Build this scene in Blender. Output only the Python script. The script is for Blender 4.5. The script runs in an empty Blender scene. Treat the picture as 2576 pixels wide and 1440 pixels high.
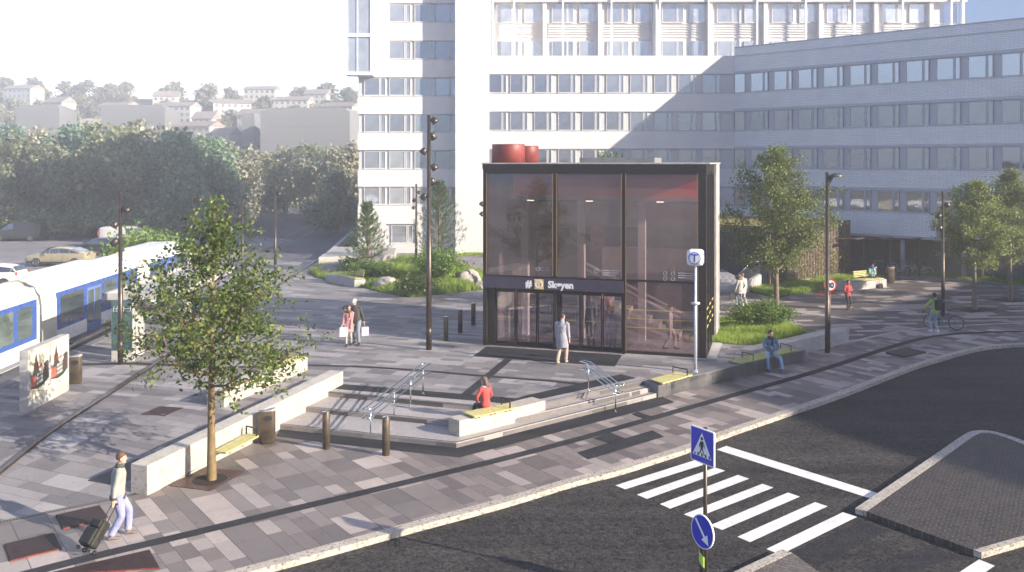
import bpy, bmesh, math, random
from mathutils import Vector as V, Matrix, noise as mnoise
R = math.radians
rnd = random.Random(7)
# ------------------------------------------------------------------ photo geometry
F, HZ, CX, HC = 2270.0, 405.0, 1288.0, 8.0      # focal length, horizon row, centre column (photo 2576 wide), eye height
def G(px, py, z=0.0):                            # survey: ground point at height z
    y = F*(HC-z)/(py-HZ); return V(((px-CX)/F*y, y, z))
def AT(px, py, y):
    return V(((px-CX)/F*y, y, HC-(py-HZ)/F*y))
GN = V((-.592, .806, 0)); GA = V((.806, .592, 0)); G0 = V((-9.1, 21.6, 0)); RAMP = 5.0
def zL(x, y):
    d = (V((x, y, 0))-G0).dot(GN)
    return .45*min(1, max(0, d/RAMP))
def GL(px, py, dz=0):
    z = .2
    for _ in range(40):
        p = G(px, py, z); z = .5*z+.5*(zL(p.x, p.y)+dz)
    return G(px, py, z)
U = V((.9575, -.288, 0)); W = V((.288, .9575, 0))          # pavilion axes
A1 = V((.806, .592, 0)); A2 = V((-.592, .806, 0))          # street axes
EL, AZX, AZY = R(21), .90, -.436
SUN = V((AZX*math.cos(EL), AZY*math.cos(EL), math.sin(EL)))
C = bpy.context.scene.collection
# ------------------------------------------------------------------ objects
def thing(name, label, cat, loc=(0, 0, 0), rz=0.0, group=None):
    o = bpy.data.objects.new(name, None); C.objects.link(o)
    o.location = loc; o.rotation_euler = (0, 0, rz); o.empty_display_size = .2
    o['label'] = label; o['category'] = cat
    if group: o['group'] = group
    return o
def tag(o, label=None, cat=None, group=None, kind=None):
    if label: o['label'] = label
    if cat: o['category'] = cat
    if group: o['group'] = group
    if kind: o['kind'] = kind
    return o
def copy_tree(o, parent=None, depth=0):
    c = o.copy(); C.objects.link(c); c.parent = parent
    for ch in list(o.children): copy_tree(ch, c, depth+1)
    return c
def orth(a):
    a = a.normalized(); t = V((0, 0, 1)) if abs(a.z) < .9 else V((1, 0, 0))
    x = a.cross(t).normalized(); return x, a.cross(x).normalized()
class MB:
    def __init__(s): s.v = []; s.f = []; s.m = []; s.mi = 0; s.sm = []
    def add(s, vs, fs, smooth=False):
        b = len(s.v); s.v += [tuple(p) for p in vs]
        for f in fs: s.f.append(tuple(i+b for i in f)); s.m.append(s.mi); s.sm.append(smooth)
        return s
    def hexa(s, bot, top):
        return s.add(list(bot)+list(top), [(3, 2, 1, 0), (4, 5, 6, 7), (0, 1, 5, 4), (1, 2, 6, 5), (2, 3, 7, 6), (3, 0, 4, 7)])
    def box(s, c, size, rz=0, M=None):
        hx, hy, hz = [k/2 for k in size]; c = V(c); vs = []
        R3 = M if M is not None else Matrix.Rotation(rz, 3, 'Z')
        for z in (-hz, hz):
            for x, y in ((-hx, -hy), (hx, -hy), (hx, hy), (-hx, hy)): vs.append(c+R3@V((x, y, z)))
        return s.hexa(vs[:4], vs[4:])
    def bx(s, x0, x1, y0, y1, z0, z1): return s.box(((x0+x1)/2, (y0+y1)/2, (z0+z1)/2), (x1-x0, y1-y0, z1-z0))
    def bar(s, a, b, w, h, up=V((0, 0, 1))):
        a = V(a); b = V(b); d = (b-a).normalized(); sx = d.cross(up).normalized()*w/2; u = sx.cross(d).normalized()*h/2
        return s.hexa([a-sx-u, a+sx-u, b+sx-u, b-sx-u], [a-sx+u, a+sx+u, b+sx+u, b-sx+u])
    def prism(s, poly, z0, z1):
        n = len(poly); area = sum(poly[i][0]*poly[(i+1) % n][1]-poly[(i+1) % n][0]*poly[i][1] for i in range(n))
        if area < 0: poly = list(poly)[::-1]
        vs = [(p[0], p[1], z0) for p in poly]+[(p[0], p[1], z1) for p in poly]
        return s.add(vs, [tuple(range(n))[::-1], tuple(range(n, 2*n))]+[(i, (i+1) % n, (i+1) % n+n, i+n) for i in range(n)])
    def loft(s, rings, cap=True, smooth=True, close=True):
        n = len(rings[0]); vs = [p for r in rings for p in r]; fs = []
        for k in range(len(rings)-1):
            for i in range(n if close else n-1):
                j = (i+1) % n; fs.append((k*n+i, k*n+j, (k+1)*n+j, (k+1)*n+i))
        s.add(vs, fs, smooth)
        if cap:
            b = len(s.v)-len(vs)
            s.f += [tuple(b+i for i in range(n))[::-1], tuple(b+(len(rings)-1)*n+i for i in range(n))]; s.m += [s.mi]*2; s.sm += [False]*2
        return s
    def tube(s, pts, rad, n=8, cap=True, smooth=True, xa=None):
        pts = [V(p) for p in pts]; rings = []
        if not isinstance(rad, (list, tuple)): rad = [rad]*len(pts)
        px = None
        for i, p in enumerate(pts):
            d = (pts[min(i+1, len(pts)-1)]-pts[max(i-1, 0)])
            d = d.normalized() if d.length > 1e-9 else V((0, 0, 1))
            if xa is not None: x = (V(xa)-d*V(xa).dot(d)).normalized()
            elif px is None: x = orth(d)[0]
            else: x = (px-d*px.dot(d)); x = x.normalized() if x.length > 1e-6 else orth(d)[0]
            px = x; y = d.cross(x); r = rad[i]; rx, ry = r if isinstance(r, (list, tuple)) else (r, r)
            rings.append([p+x*(math.cos(2*math.pi*k/n)*rx)+y*(math.sin(2*math.pi*k/n)*ry) for k in range(n)])
        return s.loft(rings, cap, smooth)
    def cyl(s, c, r, h, n=16, r2=None, smooth=True):
        c = V(c); return s.tube([c, c+V((0, 0, h))], [r, r if r2 is None else r2], n, True, smooth)
    def revolve(s, prof, c=(0, 0, 0), n=16, M=None, smooth=True):
        c = V(c); M = M or Matrix.Identity(3); rings = []
        for r, z in prof: rings.append([c+M@V((math.cos(2*math.pi*k/n)*r, math.sin(2*math.pi*k/n)*r, z)) for k in range(n)])
        return s.loft(rings, True, smooth)
    def ball(s, c, r, n=12, m=8):
        c = V(c); r = V(r) if isinstance(r, (list, tuple, V)) else V((r, r, r)); rings = []
        for i in range(1, m):
            a = math.pi*i/m; rings.append([c+V((math.cos(2*math.pi*k/n)*math.sin(a)*r.x, math.sin(2*math.pi*k/n)*math.sin(a)*r.y, -math.cos(a)*r.z)) for k in range(n)])
        return s.loft(rings)
    def torus(s, c, Rr, r, axis='y', n=24, m=6, a0=0, a1=2*math.pi):
        c = V(c); pts = []
        k = n if a1-a0 > 6.28 else n
        for i in range(k+1):
            a = a0+(a1-a0)*i/k
            pts.append(c+(V((math.cos(a), 0, math.sin(a))) if axis == 'y' else V((math.cos(a), math.sin(a), 0)) if axis == 'z' else V((0, math.cos(a), math.sin(a))))*Rr)
        rings = []
        ax = {'y': V((0, 1, 0)), 'z': V((0, 0, 1)), 'x': V((1, 0, 0))}[axis]
        for p in pts:
            o = (p-c).normalized(); rings.append([p+o*math.cos(2*math.pi*j/m)*r+ax*math.sin(2*math.pi*j/m)*r for j in range(m)])
        return s.loft(rings, False)
    def quad(s, a, b, c, d): return s.add([a, b, c, d], [(0, 1, 2, 3)])
    def build(s, name, mat, parent=None, world=False, bevel=0, label=None, sub=0):
        me = bpy.data.meshes.new(name); vs = s.v
        if world and parent is not None:
            Mi = (Matrix.Translation(parent.location) @ Matrix.Rotation(parent.rotation_euler.z, 4, 'Z')).inverted(); vs = [tuple(Mi@V(p)) for p in vs]
        me.from_pydata(vs, [], s.f)
        mats = mat if isinstance(mat, (list, tuple)) else [mat]
        for m in mats: me.materials.append(m)
        me.polygons.foreach_set('material_index', s.m); me.polygons.foreach_set('use_smooth', s.sm); me.update()
        o = bpy.data.objects.new(name, me); C.objects.link(o)
        if parent is not None: o.parent = parent
        if label: o['label'] = label
        if bevel:
            b = o.modifiers.new('Bevel', 'BEVEL'); b.width = bevel; b.segments = 2; b.limit_method = 'ANGLE'
        if sub:
            b = o.modifiers.new('Sub', 'SUBSURF'); b.levels = sub; b.render_levels = sub
        return o
def struct(name, mb, mat, **k): return tag(mb.build(name, mat, **k), kind='structure')
def isect(p, d, q, e):       # 2-D line intersection
    p, d, q, e = V(p[:2]), V(d[:2]), V(q[:2]), V(e[:2])
    D = d.x*e.y-d.y*e.x; t = ((q.x-p.x)*e.y-(q.y-p.y)*e.x)/D
    return V((p.x+d.x*t, p.y+d.y*t))
# ------------------------------------------------------------------ materials
class NT:
    def __init__(s, m): s.t = m.node_tree; s.n = s.t.nodes; s.l = s.t.links
    def new(s, k, **kw):
        n = s.n.new(k)
        for a, b in kw.items(): setattr(n, a, b)
        return n
    def math(s, op, a, b=None, c=None, clamp=False):
        n = s.new('ShaderNodeMath', operation=op); n.use_clamp = clamp
        for i, v in enumerate((a, b, c)):
            if v is None: continue
            if isinstance(v, (int, float)): n.inputs[i].default_value = v
            else: s.l.new(v, n.inputs[i])
        return n.outputs[0]
    def mix(s, f, a, b, mode='MIX'):
        n = s.new('ShaderNodeMix', data_type='RGBA', blend_type=mode)
        for i, v in ((0, f), (6, a), (7, b)):
            if isinstance(v, (int, float)): n.inputs[i].default_value = v
            elif isinstance(v, (tuple, list)): n.inputs[i].default_value = (*v[:3], 1)
            else: s.l.new(v, n.inputs[i])
        return n.outputs[2]
    def noise(s, vec, scale, det=3, rough=.55):
        n = s.new('ShaderNodeTexNoise'); n.inputs['Scale'].default_value = scale; n.inputs['Detail'].default_value = det; n.inputs['Roughness'].default_value = rough
        if vec is not None: s.l.new(vec, n.inputs['Vector'])
        return n.outputs['Fac']
    def ramp(s, fac, stops, interp='LINEAR'):
        n = s.new('ShaderNodeValToRGB'); cr = n.color_ramp; cr.interpolation = interp
        while len(cr.elements) < len(stops): cr.elements.new(.5)
        for e, (p, c) in zip(cr.elements, stops):
            e.position = p; e.color = (*c, 1) if len(c) == 3 else c
        s.l.new(fac, n.inputs[0]); return n.outputs[0]
    def pos(s): return s.new('ShaderNodeNewGeometry').outputs['Position']
    def obj(s): return s.new('ShaderNodeTexCoord').outputs['Object']
    def bump(s, h, dist=.01, st=.5):
        n = s.new('ShaderNodeBump'); n.inputs['Strength'].default_value = st; n.inputs['Distance'].default_value = dist
        s.l.new(h, n.inputs['Height']); return n.outputs[0]
def newmat(name):
    m = bpy.data.materials.new(name); m.use_nodes = True; nt = NT(m)
    return m, nt, nt.n['Principled BSDF']
def M_(name, col, rough=.6, metal=0.0, var=.18, scale=6.0, bump=0.0, bscale=60, coat=0.0, spec=.5):
    m, nt, p = newmat(name); o = nt.obj()
    n1 = nt.noise(o, scale, 4); c2 = tuple(max(0, k*(1-var)) for k in col); c3 = tuple(min(1, k*(1+var*.6)) for k in col)
    nt.l.new(nt.ramp(n1, [(.3, c2), (.7, c3)]), p.inputs['Base Color'])
    p.inputs['Roughness'].default_value = rough; p.inputs['Metallic'].default_value = metal
    p.inputs['Coat Weight'].default_value = coat; p.inputs['Specular IOR Level'].default_value = spec
    nt.l.new(nt.math('MULTIPLY_ADD', nt.noise(o, scale*3, 3), .25, rough-.12), p.inputs['Roughness'])
    if bump: nt.l.new(nt.bump(nt.noise(o, bscale, 4), bump, .6), p.inputs['Normal'])
    return m
def M_paving(name, ang, w, L, cols, joint=.35, off=(0, 0), gap=.018, rough=.32, warm=(1.06, 1, .96)):
    m, nt, p = newmat(name); pos = nt.pos()
    mp = nt.new('ShaderNodeMapping'); mp.inputs['Rotation'].default_value = (0, 0, -ang); mp.inputs['Location'].default_value = (off[0], off[1], 0)
    nt.l.new(pos, mp.inputs[0]); sp = nt.new('ShaderNodeSeparateXYZ'); nt.l.new(mp.outputs[0], sp.inputs[0])
    u, v = sp.outputs[0], sp.outputs[1]
    vr = nt.math('DIVIDE', v, w); row = nt.math('FLOOR', vr)
    # two neighbouring rows merge now and then into a wide one
    pair = nt.math('FLOOR', nt.math('DIVIDE', row, 2)); wn0 = nt.new('ShaderNodeTexWhiteNoise', noise_dimensions='1D'); nt.l.new(nt.math('ADD', pair, 91.7), wn0.inputs['W'])
    wide = nt.math('GREATER_THAN', wn0.outputs['Value'], .62)
    row = nt.math('SUBTRACT', row, nt.math('MULTIPLY', wide, nt.math('MODULO', nt.math('ADD', row, 2000), 2)))
    fr = nt.math('DIVIDE', nt.math('SUBTRACT', vr, row), nt.math('ADD', wide, 1))
    wn = nt.new('ShaderNodeTexWhiteNoise', noise_dimensions='1D'); nt.l.new(nt.math('ADD', row, .37), wn.inputs['W'])
    Lr = nt.math('MULTIPLY_ADD', wn.outputs['Value'], L*.9, L*.65)
    wn1 = nt.new('ShaderNodeTexWhiteNoise', noise_dimensions='1D'); nt.l.new(nt.math('ADD', row, 17.3), wn1.inputs['W'])
    uu = nt.math('ADD', nt.math('DIVIDE', u, Lr), nt.math('MULTIPLY', wn1.outputs['Value'], 13.0)); col = nt.math('FLOOR', uu); fu = nt.math('FRACT', uu)
    cb = nt.new('ShaderNodeCombineXYZ'); nt.l.new(row, cb.inputs[0]); nt.l.new(col, cb.inputs[1])
    w2 = nt.new('ShaderNodeTexWhiteNoise', noise_dimensions='3D'); nt.l.new(cb.outputs[0], w2.inputs['Vector'])
    k = len(cols); c = nt.ramp(w2.outputs['Value'], [(i/k, cc) for i, cc in enumerate(cols)], 'CONSTANT')
    grain = nt.noise(pos, 55, 5, .75); big = nt.noise(pos, .35, 3); mid = nt.noise(pos, 3.1, 4)
    c = nt.mix(1, c, nt.ramp(grain, [(.32, (.62, .62, .62)), (.5, (1, 1, 1)), (.7, (1.0, 1.0, 1.0))]), 'MULTIPLY')
    c = nt.mix(1, c, nt.ramp(mid, [(.3, (.86, .86, .87)), (.65, (1, 1, 1))]), 'MULTIPLY')
    c = nt.mix(1, c, nt.ramp(big, [(.3, (.84, .84, .86)), (.7, (1, 1, 1))]), 'MULTIPLY')
    c = nt.mix(1, c, nt.ramp(nt.noise(pos, 7.5, 2, .5), [(.27, (.72, .70, .69)), (.36, (1, 1, 1))]), 'MULTIPLY')
    vo = nt.new('ShaderNodeTexVoronoi'); vo.inputs['Scale'].default_value = 1.3; nt.l.new(pos, vo.inputs['Vector']); c = nt.mix(1, c, nt.ramp(vo.outputs['Distance'], [(.030, (.35, .34, .34)), (.045, (1, 1, 1))]), 'MULTIPLY')
    d = nt.math('MINIMUM', fr, nt.math('SUBTRACT', 1, fr)); d2 = nt.math('MINIMUM', fu, nt.math('SUBTRACT', 1, fu))
    j = nt.math('MAXIMUM', nt.math('LESS_THAN', d, gap), nt.math('MULTIPLY', nt.math('LESS_THAN', d2, gap*.5), .55))
    c = nt.mix(1, c, warm, 'MULTIPLY'); c = nt.mix(nt.math('MULTIPLY', j, 1-joint), c, (.04, .04, .045))
    nt.l.new(c, p.inputs['Base Color'])
    p.inputs['Specular IOR Level'].default_value = .3
    nt.l.new(nt.math('MULTIPLY_ADD', w2.outputs['Value'], .2, nt.math('MULTIPLY_ADD', mid, .3, rough)), p.inputs['Roughness'])
    h = nt.math('ADD', nt.math('MULTIPLY', grain, .3), nt.math('MULTIPLY', j, -.8)); nt.l.new(nt.bump(h, .006, .7), p.inputs['Normal'])
    return m
def M_asphalt(name, c0, c1, fine=1.0):
    m, nt, p = newmat(name); pos = nt.pos()
    g = nt.new('ShaderNodeTexVoronoi'); g.inputs['Scale'].default_value = 42*fine; nt.l.new(pos, g.inputs['Vector'])
    n1 = nt.noise(pos, 26*fine, 6, .85); n2 = nt.noise(pos, .5, 4)
    c = nt.ramp(n1, [(.38, c0), (.52, tuple((a+b)/2 for a, b in zip(c0, c1))), (.68, c1)])
    c = nt.mix(1, c, nt.ramp(n2, [(.3, (.72, .72, .75)), (.7, (1.12, 1.1, 1.08))]), 'MULTIPLY')
    mp = nt.new('ShaderNodeMapping'); mp.inputs['Rotation'].default_value = (0, 0, -R(33)); mp.inputs['Scale'].default_value = (.06, 1.1, 1); nt.l.new(pos, mp.inputs[0])
    c = nt.mix(1, c, nt.ramp(nt.noise(mp.outputs[0], 1.0, 4, .6), [(.35, (.74, .74, .76)), (.5, (1, 1, 1)), (.66, (1.22, 1.2, 1.18))]), 'MULTIPLY')
    c = nt.mix(1, c, nt.ramp(nt.noise(pos, 1.7, 5, .7), [(.28, (.55, .55, .57)), (.40, (1, 1, 1))]), 'MULTIPLY')
    nt.l.new(c, p.inputs['Base Color']); p.inputs['Roughness'].default_value = .75; p.inputs['Specular IOR Level'].default_value = .15
    nt.l.new(nt.bump(nt.math('ADD', n1, nt.math('MULTIPLY', g.outputs['Distance'], .6)), .02, .9), p.inputs['Normal'])
    return m
def M_granite(name, base, dark, amount=.5, scale=26, rough=.55):
    m, nt, p = newmat(name); pos = nt.pos()
    a = nt.noise(pos, scale, 5, .7); b = nt.noise(pos, scale*.28, 4); q = nt.noise(pos, 1.1, 3)
    c = nt.mix(nt.ramp(a, [(.30+.06*amount, (1, 1, 1)), (.42+.08*amount, (0, 0, 0))]), base, dark)
    c = nt.mix(1, c, nt.ramp(b, [(.3, (.82, .82, .82)), (.6, (1, 1, 1))]), 'MULTIPLY')
    c = nt.mix(1, c, nt.ramp(q, [(.3, (.88, .88, .87)), (.65, (1, 1, 1))]), 'MULTIPLY')
    nt.l.new(c, p.inputs['Base Color']); p.inputs['Roughness'].default_value = rough
    nt.l.new(nt.bump(a, .006, .5), p.inputs['Normal']); return m
def M_brick(name, c1, c2, mort, bw=.5, rh=.105, ms=.012, bump=.01, tint=None):
    m, nt, p = newmat(name); o = nt.obj(); sp = nt.new('ShaderNodeSeparateXYZ'); nt.l.new(o, sp.inputs[0])
    cb = nt.new('ShaderNodeCombineXYZ'); nt.l.new(nt.math('ADD', sp.outputs[0], sp.outputs[1]), cb.inputs[0]); nt.l.new(sp.outputs[2], cb.inputs[1])
    b = nt.new('ShaderNodeTexBrick'); b.inputs['Scale'].default_value = 1; b.inputs['Brick Width'].default_value = bw; b.inputs['Row Height'].default_value = rh
    b.inputs['Mortar Size'].default_value = ms; b.inputs['Mortar Smooth'].default_value = .2; b.inputs['Bias'].default_value = 0
    b.inputs['Color1'].default_value = (*c1, 1); b.inputs['Color2'].default_value = (*c2, 1); b.inputs['Mortar'].default_value = (*mort, 1)
    # jitter so the courses are not ruler straight
    nn = nt.new('ShaderNodeTexNoise'); nn.inputs['Scale'].default_value = 1.3; nt.l.new(o, nn.inputs['Vector'])
    vm = nt.new('ShaderNodeVectorMath', operation='SCALE'); nt.l.new(nn.outputs['Color'], vm.inputs[0]); vm.inputs['Scale'].default_value = .05
    va = nt.new('ShaderNodeVectorMath', operation='ADD'); nt.l.new(cb.outputs[0], va.inputs[0]); nt.l.new(vm.outputs[0], va.inputs[1]); nt.l.new(va.outputs[0], b.inputs['Vector'])
    c = nt.mix(1, b.outputs['Color'], nt.ramp(nt.noise(o, .6, 4), [(.3, (.88, .88, .9)), (.7, (1, 1, 1))]), 'MULTIPLY')
    nt.l.new(c, p.inputs['Base Color']); p.inputs['Roughness'].default_value = .7
    nt.l.new(nt.bump(nt.math('SUBTRACT', nt.math('MULTIPLY', nt.noise(o, 18, 3), .35), b.outputs['Fac']), bump, .8), p.inputs['Normal'])
    return m
def M_leaf(name, cols, trans=.45):
    m, nt, p = newmat(name); g = nt.new('ShaderNodeNewGeometry').outputs['Random Per Island']
    c = nt.ramp(g, [(i/max(1, len(cols)-1), k) for i, k in enumerate(cols)])
    c = nt.mix(1, c, nt.ramp(nt.noise(nt.obj(), 1.2, 2), [(.3, (.7, .75, .7)), (.7, (1.15, 1.1, 1))]), 'MULTIPLY')
    c = nt.mix(1, c, nt.ramp(nt.new('ShaderNodeObjectInfo').outputs['Random'], [(0, (.72, .74, .78)), (.5, (1, 1, 1)), (1, (1.35, 1.25, 1.05))]), 'MULTIPLY')
    nt.l.new(c, p.inputs['Base Color']); p.inputs['Roughness'].default_value = .45
    tr = nt.new('ShaderNodeBsdfTranslucent'); nt.l.new(c, tr.inputs[0]); mx = nt.new('ShaderNodeMixShader'); mx.inputs[0].default_value = trans
    nt.l.new(p.outputs[0], mx.inputs[1]); nt.l.new(tr.outputs[0], mx.inputs[2]); nt.l.new(mx.outputs[0], nt.n['Material Output'].inputs[0])
    return m
def M_glass(name, tint, refl=.3, base=(.05, .05, .07), opac=0.0, rough=.02):
    """see-through sheet: tinted transparency, mirror reflection and a painted veil of light"""
    m, nt, p = newmat(name); nt.n.remove(p)
    tr = nt.new('ShaderNodeBsdfTransparent'); tr.inputs[0].default_value = (*tint, 1)
    gl = nt.new('ShaderNodeBsdfGlossy'); gl.inputs['Roughness'].default_value = rough; gl.inputs[0].default_value = (.9, .92, 1, 1)
    df = nt.new('ShaderNodeBsdfDiffuse'); df.inputs[0].default_value = (*base, 1)  # diffuse share paints a milky veil of reflected light into the glass
    m1 = nt.new('ShaderNodeMixShader'); m1.inputs[0].default_value = opac; nt.l.new(tr.outputs[0], m1.inputs[1]); nt.l.new(df.outputs[0], m1.inputs[2])
    fr = nt.new('ShaderNodeFresnel'); fr.inputs[0].default_value = 1.5; m2 = nt.new('ShaderNodeMixShader')
    nt.l.new(nt.math('ADD', nt.math('MULTIPLY', fr.outputs[0], 1.2), refl, clamp=True), m2.inputs[0])
    nt.l.new(m1.outputs[0], m2.inputs[1]); nt.l.new(gl.outputs[0], m2.inputs[2]); nt.l.new(m2.outputs[0], nt.n['Material Output'].inputs[0])
    return m
def M_pane(name, base, refl=.35, rough=.04, var=.35):
    """window pane with room or blind behind it: body colour plus mirror"""
    m, nt, p = newmat(name); o = nt.new('ShaderNodeObjectInfo').outputs['Random']; ob = nt.obj()
    sp = nt.new('ShaderNodeSeparateXYZ'); nt.l.new(ob, sp.inputs[0])
    c = nt.mix(nt.ramp(nt.noise(ob, .8, 2), [(.35, (0, 0, 0)), (.65, (1, 1, 1))]), base, tuple(min(1, k*(1+var)+.03) for k in base))
    c = nt.mix(1, c, nt.ramp(o, [(0, (.6, .6, .65)), (.5, (1, 1, 1)), (1, (1.7, 1.7, 1.6))]), 'MULTIPLY')
    nt.l.new(c, p.inputs['Base Color']); p.inputs['Roughness'].default_value = .5
    gl = nt.new('ShaderNodeBsdfGlossy'); gl.inputs['Roughness'].default_value = rough
    nt.l.new(nt.bump(nt.noise(ob, 1.5, 1), .01, .25), gl.inputs['Normal'])
    mx = nt.new('ShaderNodeMixShader'); mx.inputs[0].default_value = refl
    nt.l.new(p.outputs[0], mx.inputs[1]); nt.l.new(gl.outputs[0], mx.inputs[2]); nt.l.new(mx.outputs[0], nt.n['Material Output'].inputs[0])
    return m
m_low = M_paving('street paving', math.atan2(.806, -.592), .36, .78, [(.225, .205, .20), (.37, .34, .33), (.155, .142, .142), (.26, .235, .23), (.19, .177, .178), (.46, .42, .405), (.21, .192, .188)])
m_up = M_paving('plaza paving', math.atan2(-.288, .9575), .34, .95, [(.25, .235, .235), (.40, .375, .37), (.18, .17, .174), (.28, .262, .262), (.22, .207, .208), (.34, .32, .315)], rough=.40, warm=(1.0, 1, 1.02)); m_up.node_tree.nodes['Principled BSDF'].inputs['Specular IOR Level'].default_value = .22
m_right = M_paving('court paving', math.atan2(.10, 1), .42, 1.15, [(.13, .115, .11), (.46, .41, .385), (.16, .142, .138), (.11, .098, .097), (.15, .132, .128), (.38, .34, .32), (.125, .112, .11)])
m_band = M_asphalt('charcoal band paving', (.022, .024, .030), (.060, .062, .070), .8)
m_road = M_asphalt('asphalt', (.007, .007, .009), (.105, .10, .098), .42)
m_roadpatch = M_asphalt('worn asphalt', (.016, .017, .022), (.06, .06, .065), .5)
m_park = M_asphalt('pale car park asphalt', (.24, .225, .24), (.33, .31, .33), .3)
m_farroad = M_asphalt('far road asphalt', (.10, .095, .12), (.17, .16, .19), .3)
m_paint = M_granite('road paint', (.84, .82, .79), (.42, .41, .40), -.25, 22, .6)
m_kerb = M_granite('kerb granite', (.52, .465, .40), (.10, .09, .085), .95, 13)
m_gran = M_granite('pale granite', (.52, .475, .41), (.16, .145, .13), .30, 15)
m_conc = M_granite('grey concrete', (.42, .41, .41), (.27, .27, .28), .4, 9, .7)
m_conc_d = M_granite('dark concrete', (.20, .20, .21), (.11, .11, .12), .4, 9, .7)
m_conc_l = M_('light concrete', (.42, .40, .38), .75, var=.22, scale=2.5, bump=.003)
m_wood = M_('pale wood slats', (.50, .46, .20), .6, var=.2, scale=9, bump=.004, bscale=25)
m_steel_d = M_('dark weathered steel', (.10, .082, .068), .42, .75, var=.35, scale=5, bump=.001)
m_bin = M_('bronze patina steel', (.16, .125, .09), .45, .6, var=.45, scale=4)
m_chrome = M_('brushed stainless', (.62, .66, .66), .22, 1, var=.1, scale=12)
m_corten = M_('corten plate', (.036, .017, .017), .75, .1, var=.45, scale=5, bump=.003, bscale=30)
m_corten_r = M_('red edge plate', (.20, .04, .03), .7, .1, var=.3, scale=5)
m_black = M_('black', (.02, .02, .022), .6, var=.2)
m_frame = M_('bronze black window frame', (.038, .033, .032), .38, .5, var=.2)
m_white = M_('white paint', (.78, .78, .78), .4, var=.05, scale=3)
m_steelw = M_('white galvanised post', (.62, .64, .70), .35, .2, var=.08)
m_red = M_('rust red drum', (.21, .038, .032), .5, var=.3, scale=2)
# ------------------------------------------------------------------ camera, sky, sun
sc = bpy.context.scene
cd = bpy.data.cameras.new('camera'); cam = bpy.data.objects.new('camera', cd); C.objects.link(cam); sc.camera = cam
cam.location = (0, 0, HC); cam.rotation_euler = (R(90), 0, 0); cd.sensor_width = 36; cd.lens = 36*F/2576; cd.shift_y = -(720-HZ)/2576; cd.clip_end = 5000; cd.clip_start = .2
w = bpy.data.worlds.new('World'); sc.world = w; w.use_nodes = True; wt = w.node_tree; wn = wt.nodes; bg = wn['Background']
sky = wn.new('ShaderNodeTexSky'); sky.sky_type = 'NISHITA'; sky.sun_disc = False; sky.sun_elevation = EL; sky.sun_rotation = math.atan2(AZX, AZY)
sky.air_density = 1.1; sky.dust_density = .6; sky.ozone_density = 5.0; sky.altitude = 50
wnt0 = NT(w); wt.links.new(wnt0.mix(1, sky.outputs[0], (.40, .64, 1.06), 'MULTIPLY'), bg.inputs[0]); bg.inputs[1].default_value = .05
# bright white morning haze low in the north-west sky
wnt = NT(w); tc_ = wnt.new('ShaderNodeTexCoord').outputs['Generated']; nd_ = V((-.52, .85, .06)).normalized()
dp_ = wnt.new('ShaderNodeVectorMath', operation='DOT_PRODUCT'); wt.links.new(tc_, dp_.inputs[0]); dp_.inputs[1].default_value = nd_
gl_ = wnt.ramp(dp_.outputs['Value'], [(.25, (0, 0, 0)), (.42, (.01, .015, .018)), (.55, (.045, .06, .068)), (.78, (.09, .11, .12)), (.87, (.34, .35, .35)), (.93, (.80, .79, .77)), (1, (1.7, 1.63, 1.52))])
cl_ = wnt.noise(tc_, 2.2, 5, .6); gl_ = wnt.mix(1, gl_, wnt.ramp(cl_, [(.3, (.85, .86, .88)), (.7, (1.1, 1.1, 1.1))]), 'MULTIPLY')
dq_ = wnt.new('ShaderNodeVectorMath', operation='DOT_PRODUCT'); wt.links.new(tc_, dq_.inputs[0]); dq_.inputs[1].default_value = V((-.97, -.15, .08)).normalized()
gl_ = wnt.mix(1, gl_, wnt.ramp(dq_.outputs['Value'], [(.55, (0, 0, 0)), (.82, (.12, .16, .21)), (1, (.42, .50, .62))]), 'ADD')
em_ = wnt.new('ShaderNodeBackground'); em_.inputs[1].default_value = 1.0; wt.links.new(gl_, em_.inputs[0]); ad_ = wnt.new('ShaderNodeAddShader'); wt.links.new(bg.outputs[0], ad_.inputs[0]); wt.links.new(em_.outputs[0], ad_.inputs[1]); wt.links.new(ad_.outputs[0], wn['World Output'].inputs[0])
sl = bpy.data.lights.new('sun', 'SUN'); sl.energy = 5.0; sl.angle = R(.53); sl.color = (1, .89, .73)
so = bpy.data.objects.new('sun', sl); C.objects.link(so); so.rotation_euler = (-SUN).to_track_quat('-Z', 'Y').to_euler(); so.location = (60, -30, 60)
sc.view_settings.view_transform = 'Standard'; sc.view_settings.look = 'None'; sc.view_settings.gamma = 1; sc.view_settings.exposure = 1.6
sc.cycles.volume_bounces = 0; sc.cycles.max_bounces = 7; sc.cycles.transparent_max_bounces = 14; sc.cycles.diffuse_bounces = 3; sc.cycles.volume_step_rate = 4
# ------------------------------------------------------------------ curves of the street
def smooth(pts, k=3):
    pts = [V(p) for p in pts]
    for _ in range(k):
        q = [pts[0]]
        for a, b in zip(pts, pts[1:]): q += [a*.75+b*.25, a*.25+b*.75]
        q.append(pts[-1]); pts = q
    return pts
def offset(pts, d):
    out = []
    for i, p in enumerate(pts):
        t = (pts[min(i+1, len(pts)-1)]-pts[max(0, i-1)]).normalized(); out.append(p+V((t.y, -t.x, 0))*d)
    return out
def flat(p, z): return V((p.x, p.y, z))
kerb_px = [(-700, 1705), (0, 1572), (300, 1504), (563, 1440), (755, 1390), (1006, 1321), (1258, 1256), (1437, 1201), (1535, 1180), (1650, 1143), (1718, 1122), (1798, 1090), (1932, 1045), (2075, 998), (2136, 976), (2277, 921.7), (2346, 901), (2414, 881), (2482, 868), (2576, 862), (2760, 866), (3000, 885)]
kin = smooth([G(x, y, 0) for x, y in kerb_px], 2)
kout = offset(kin, .27)
ROADZ = -.13
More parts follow.
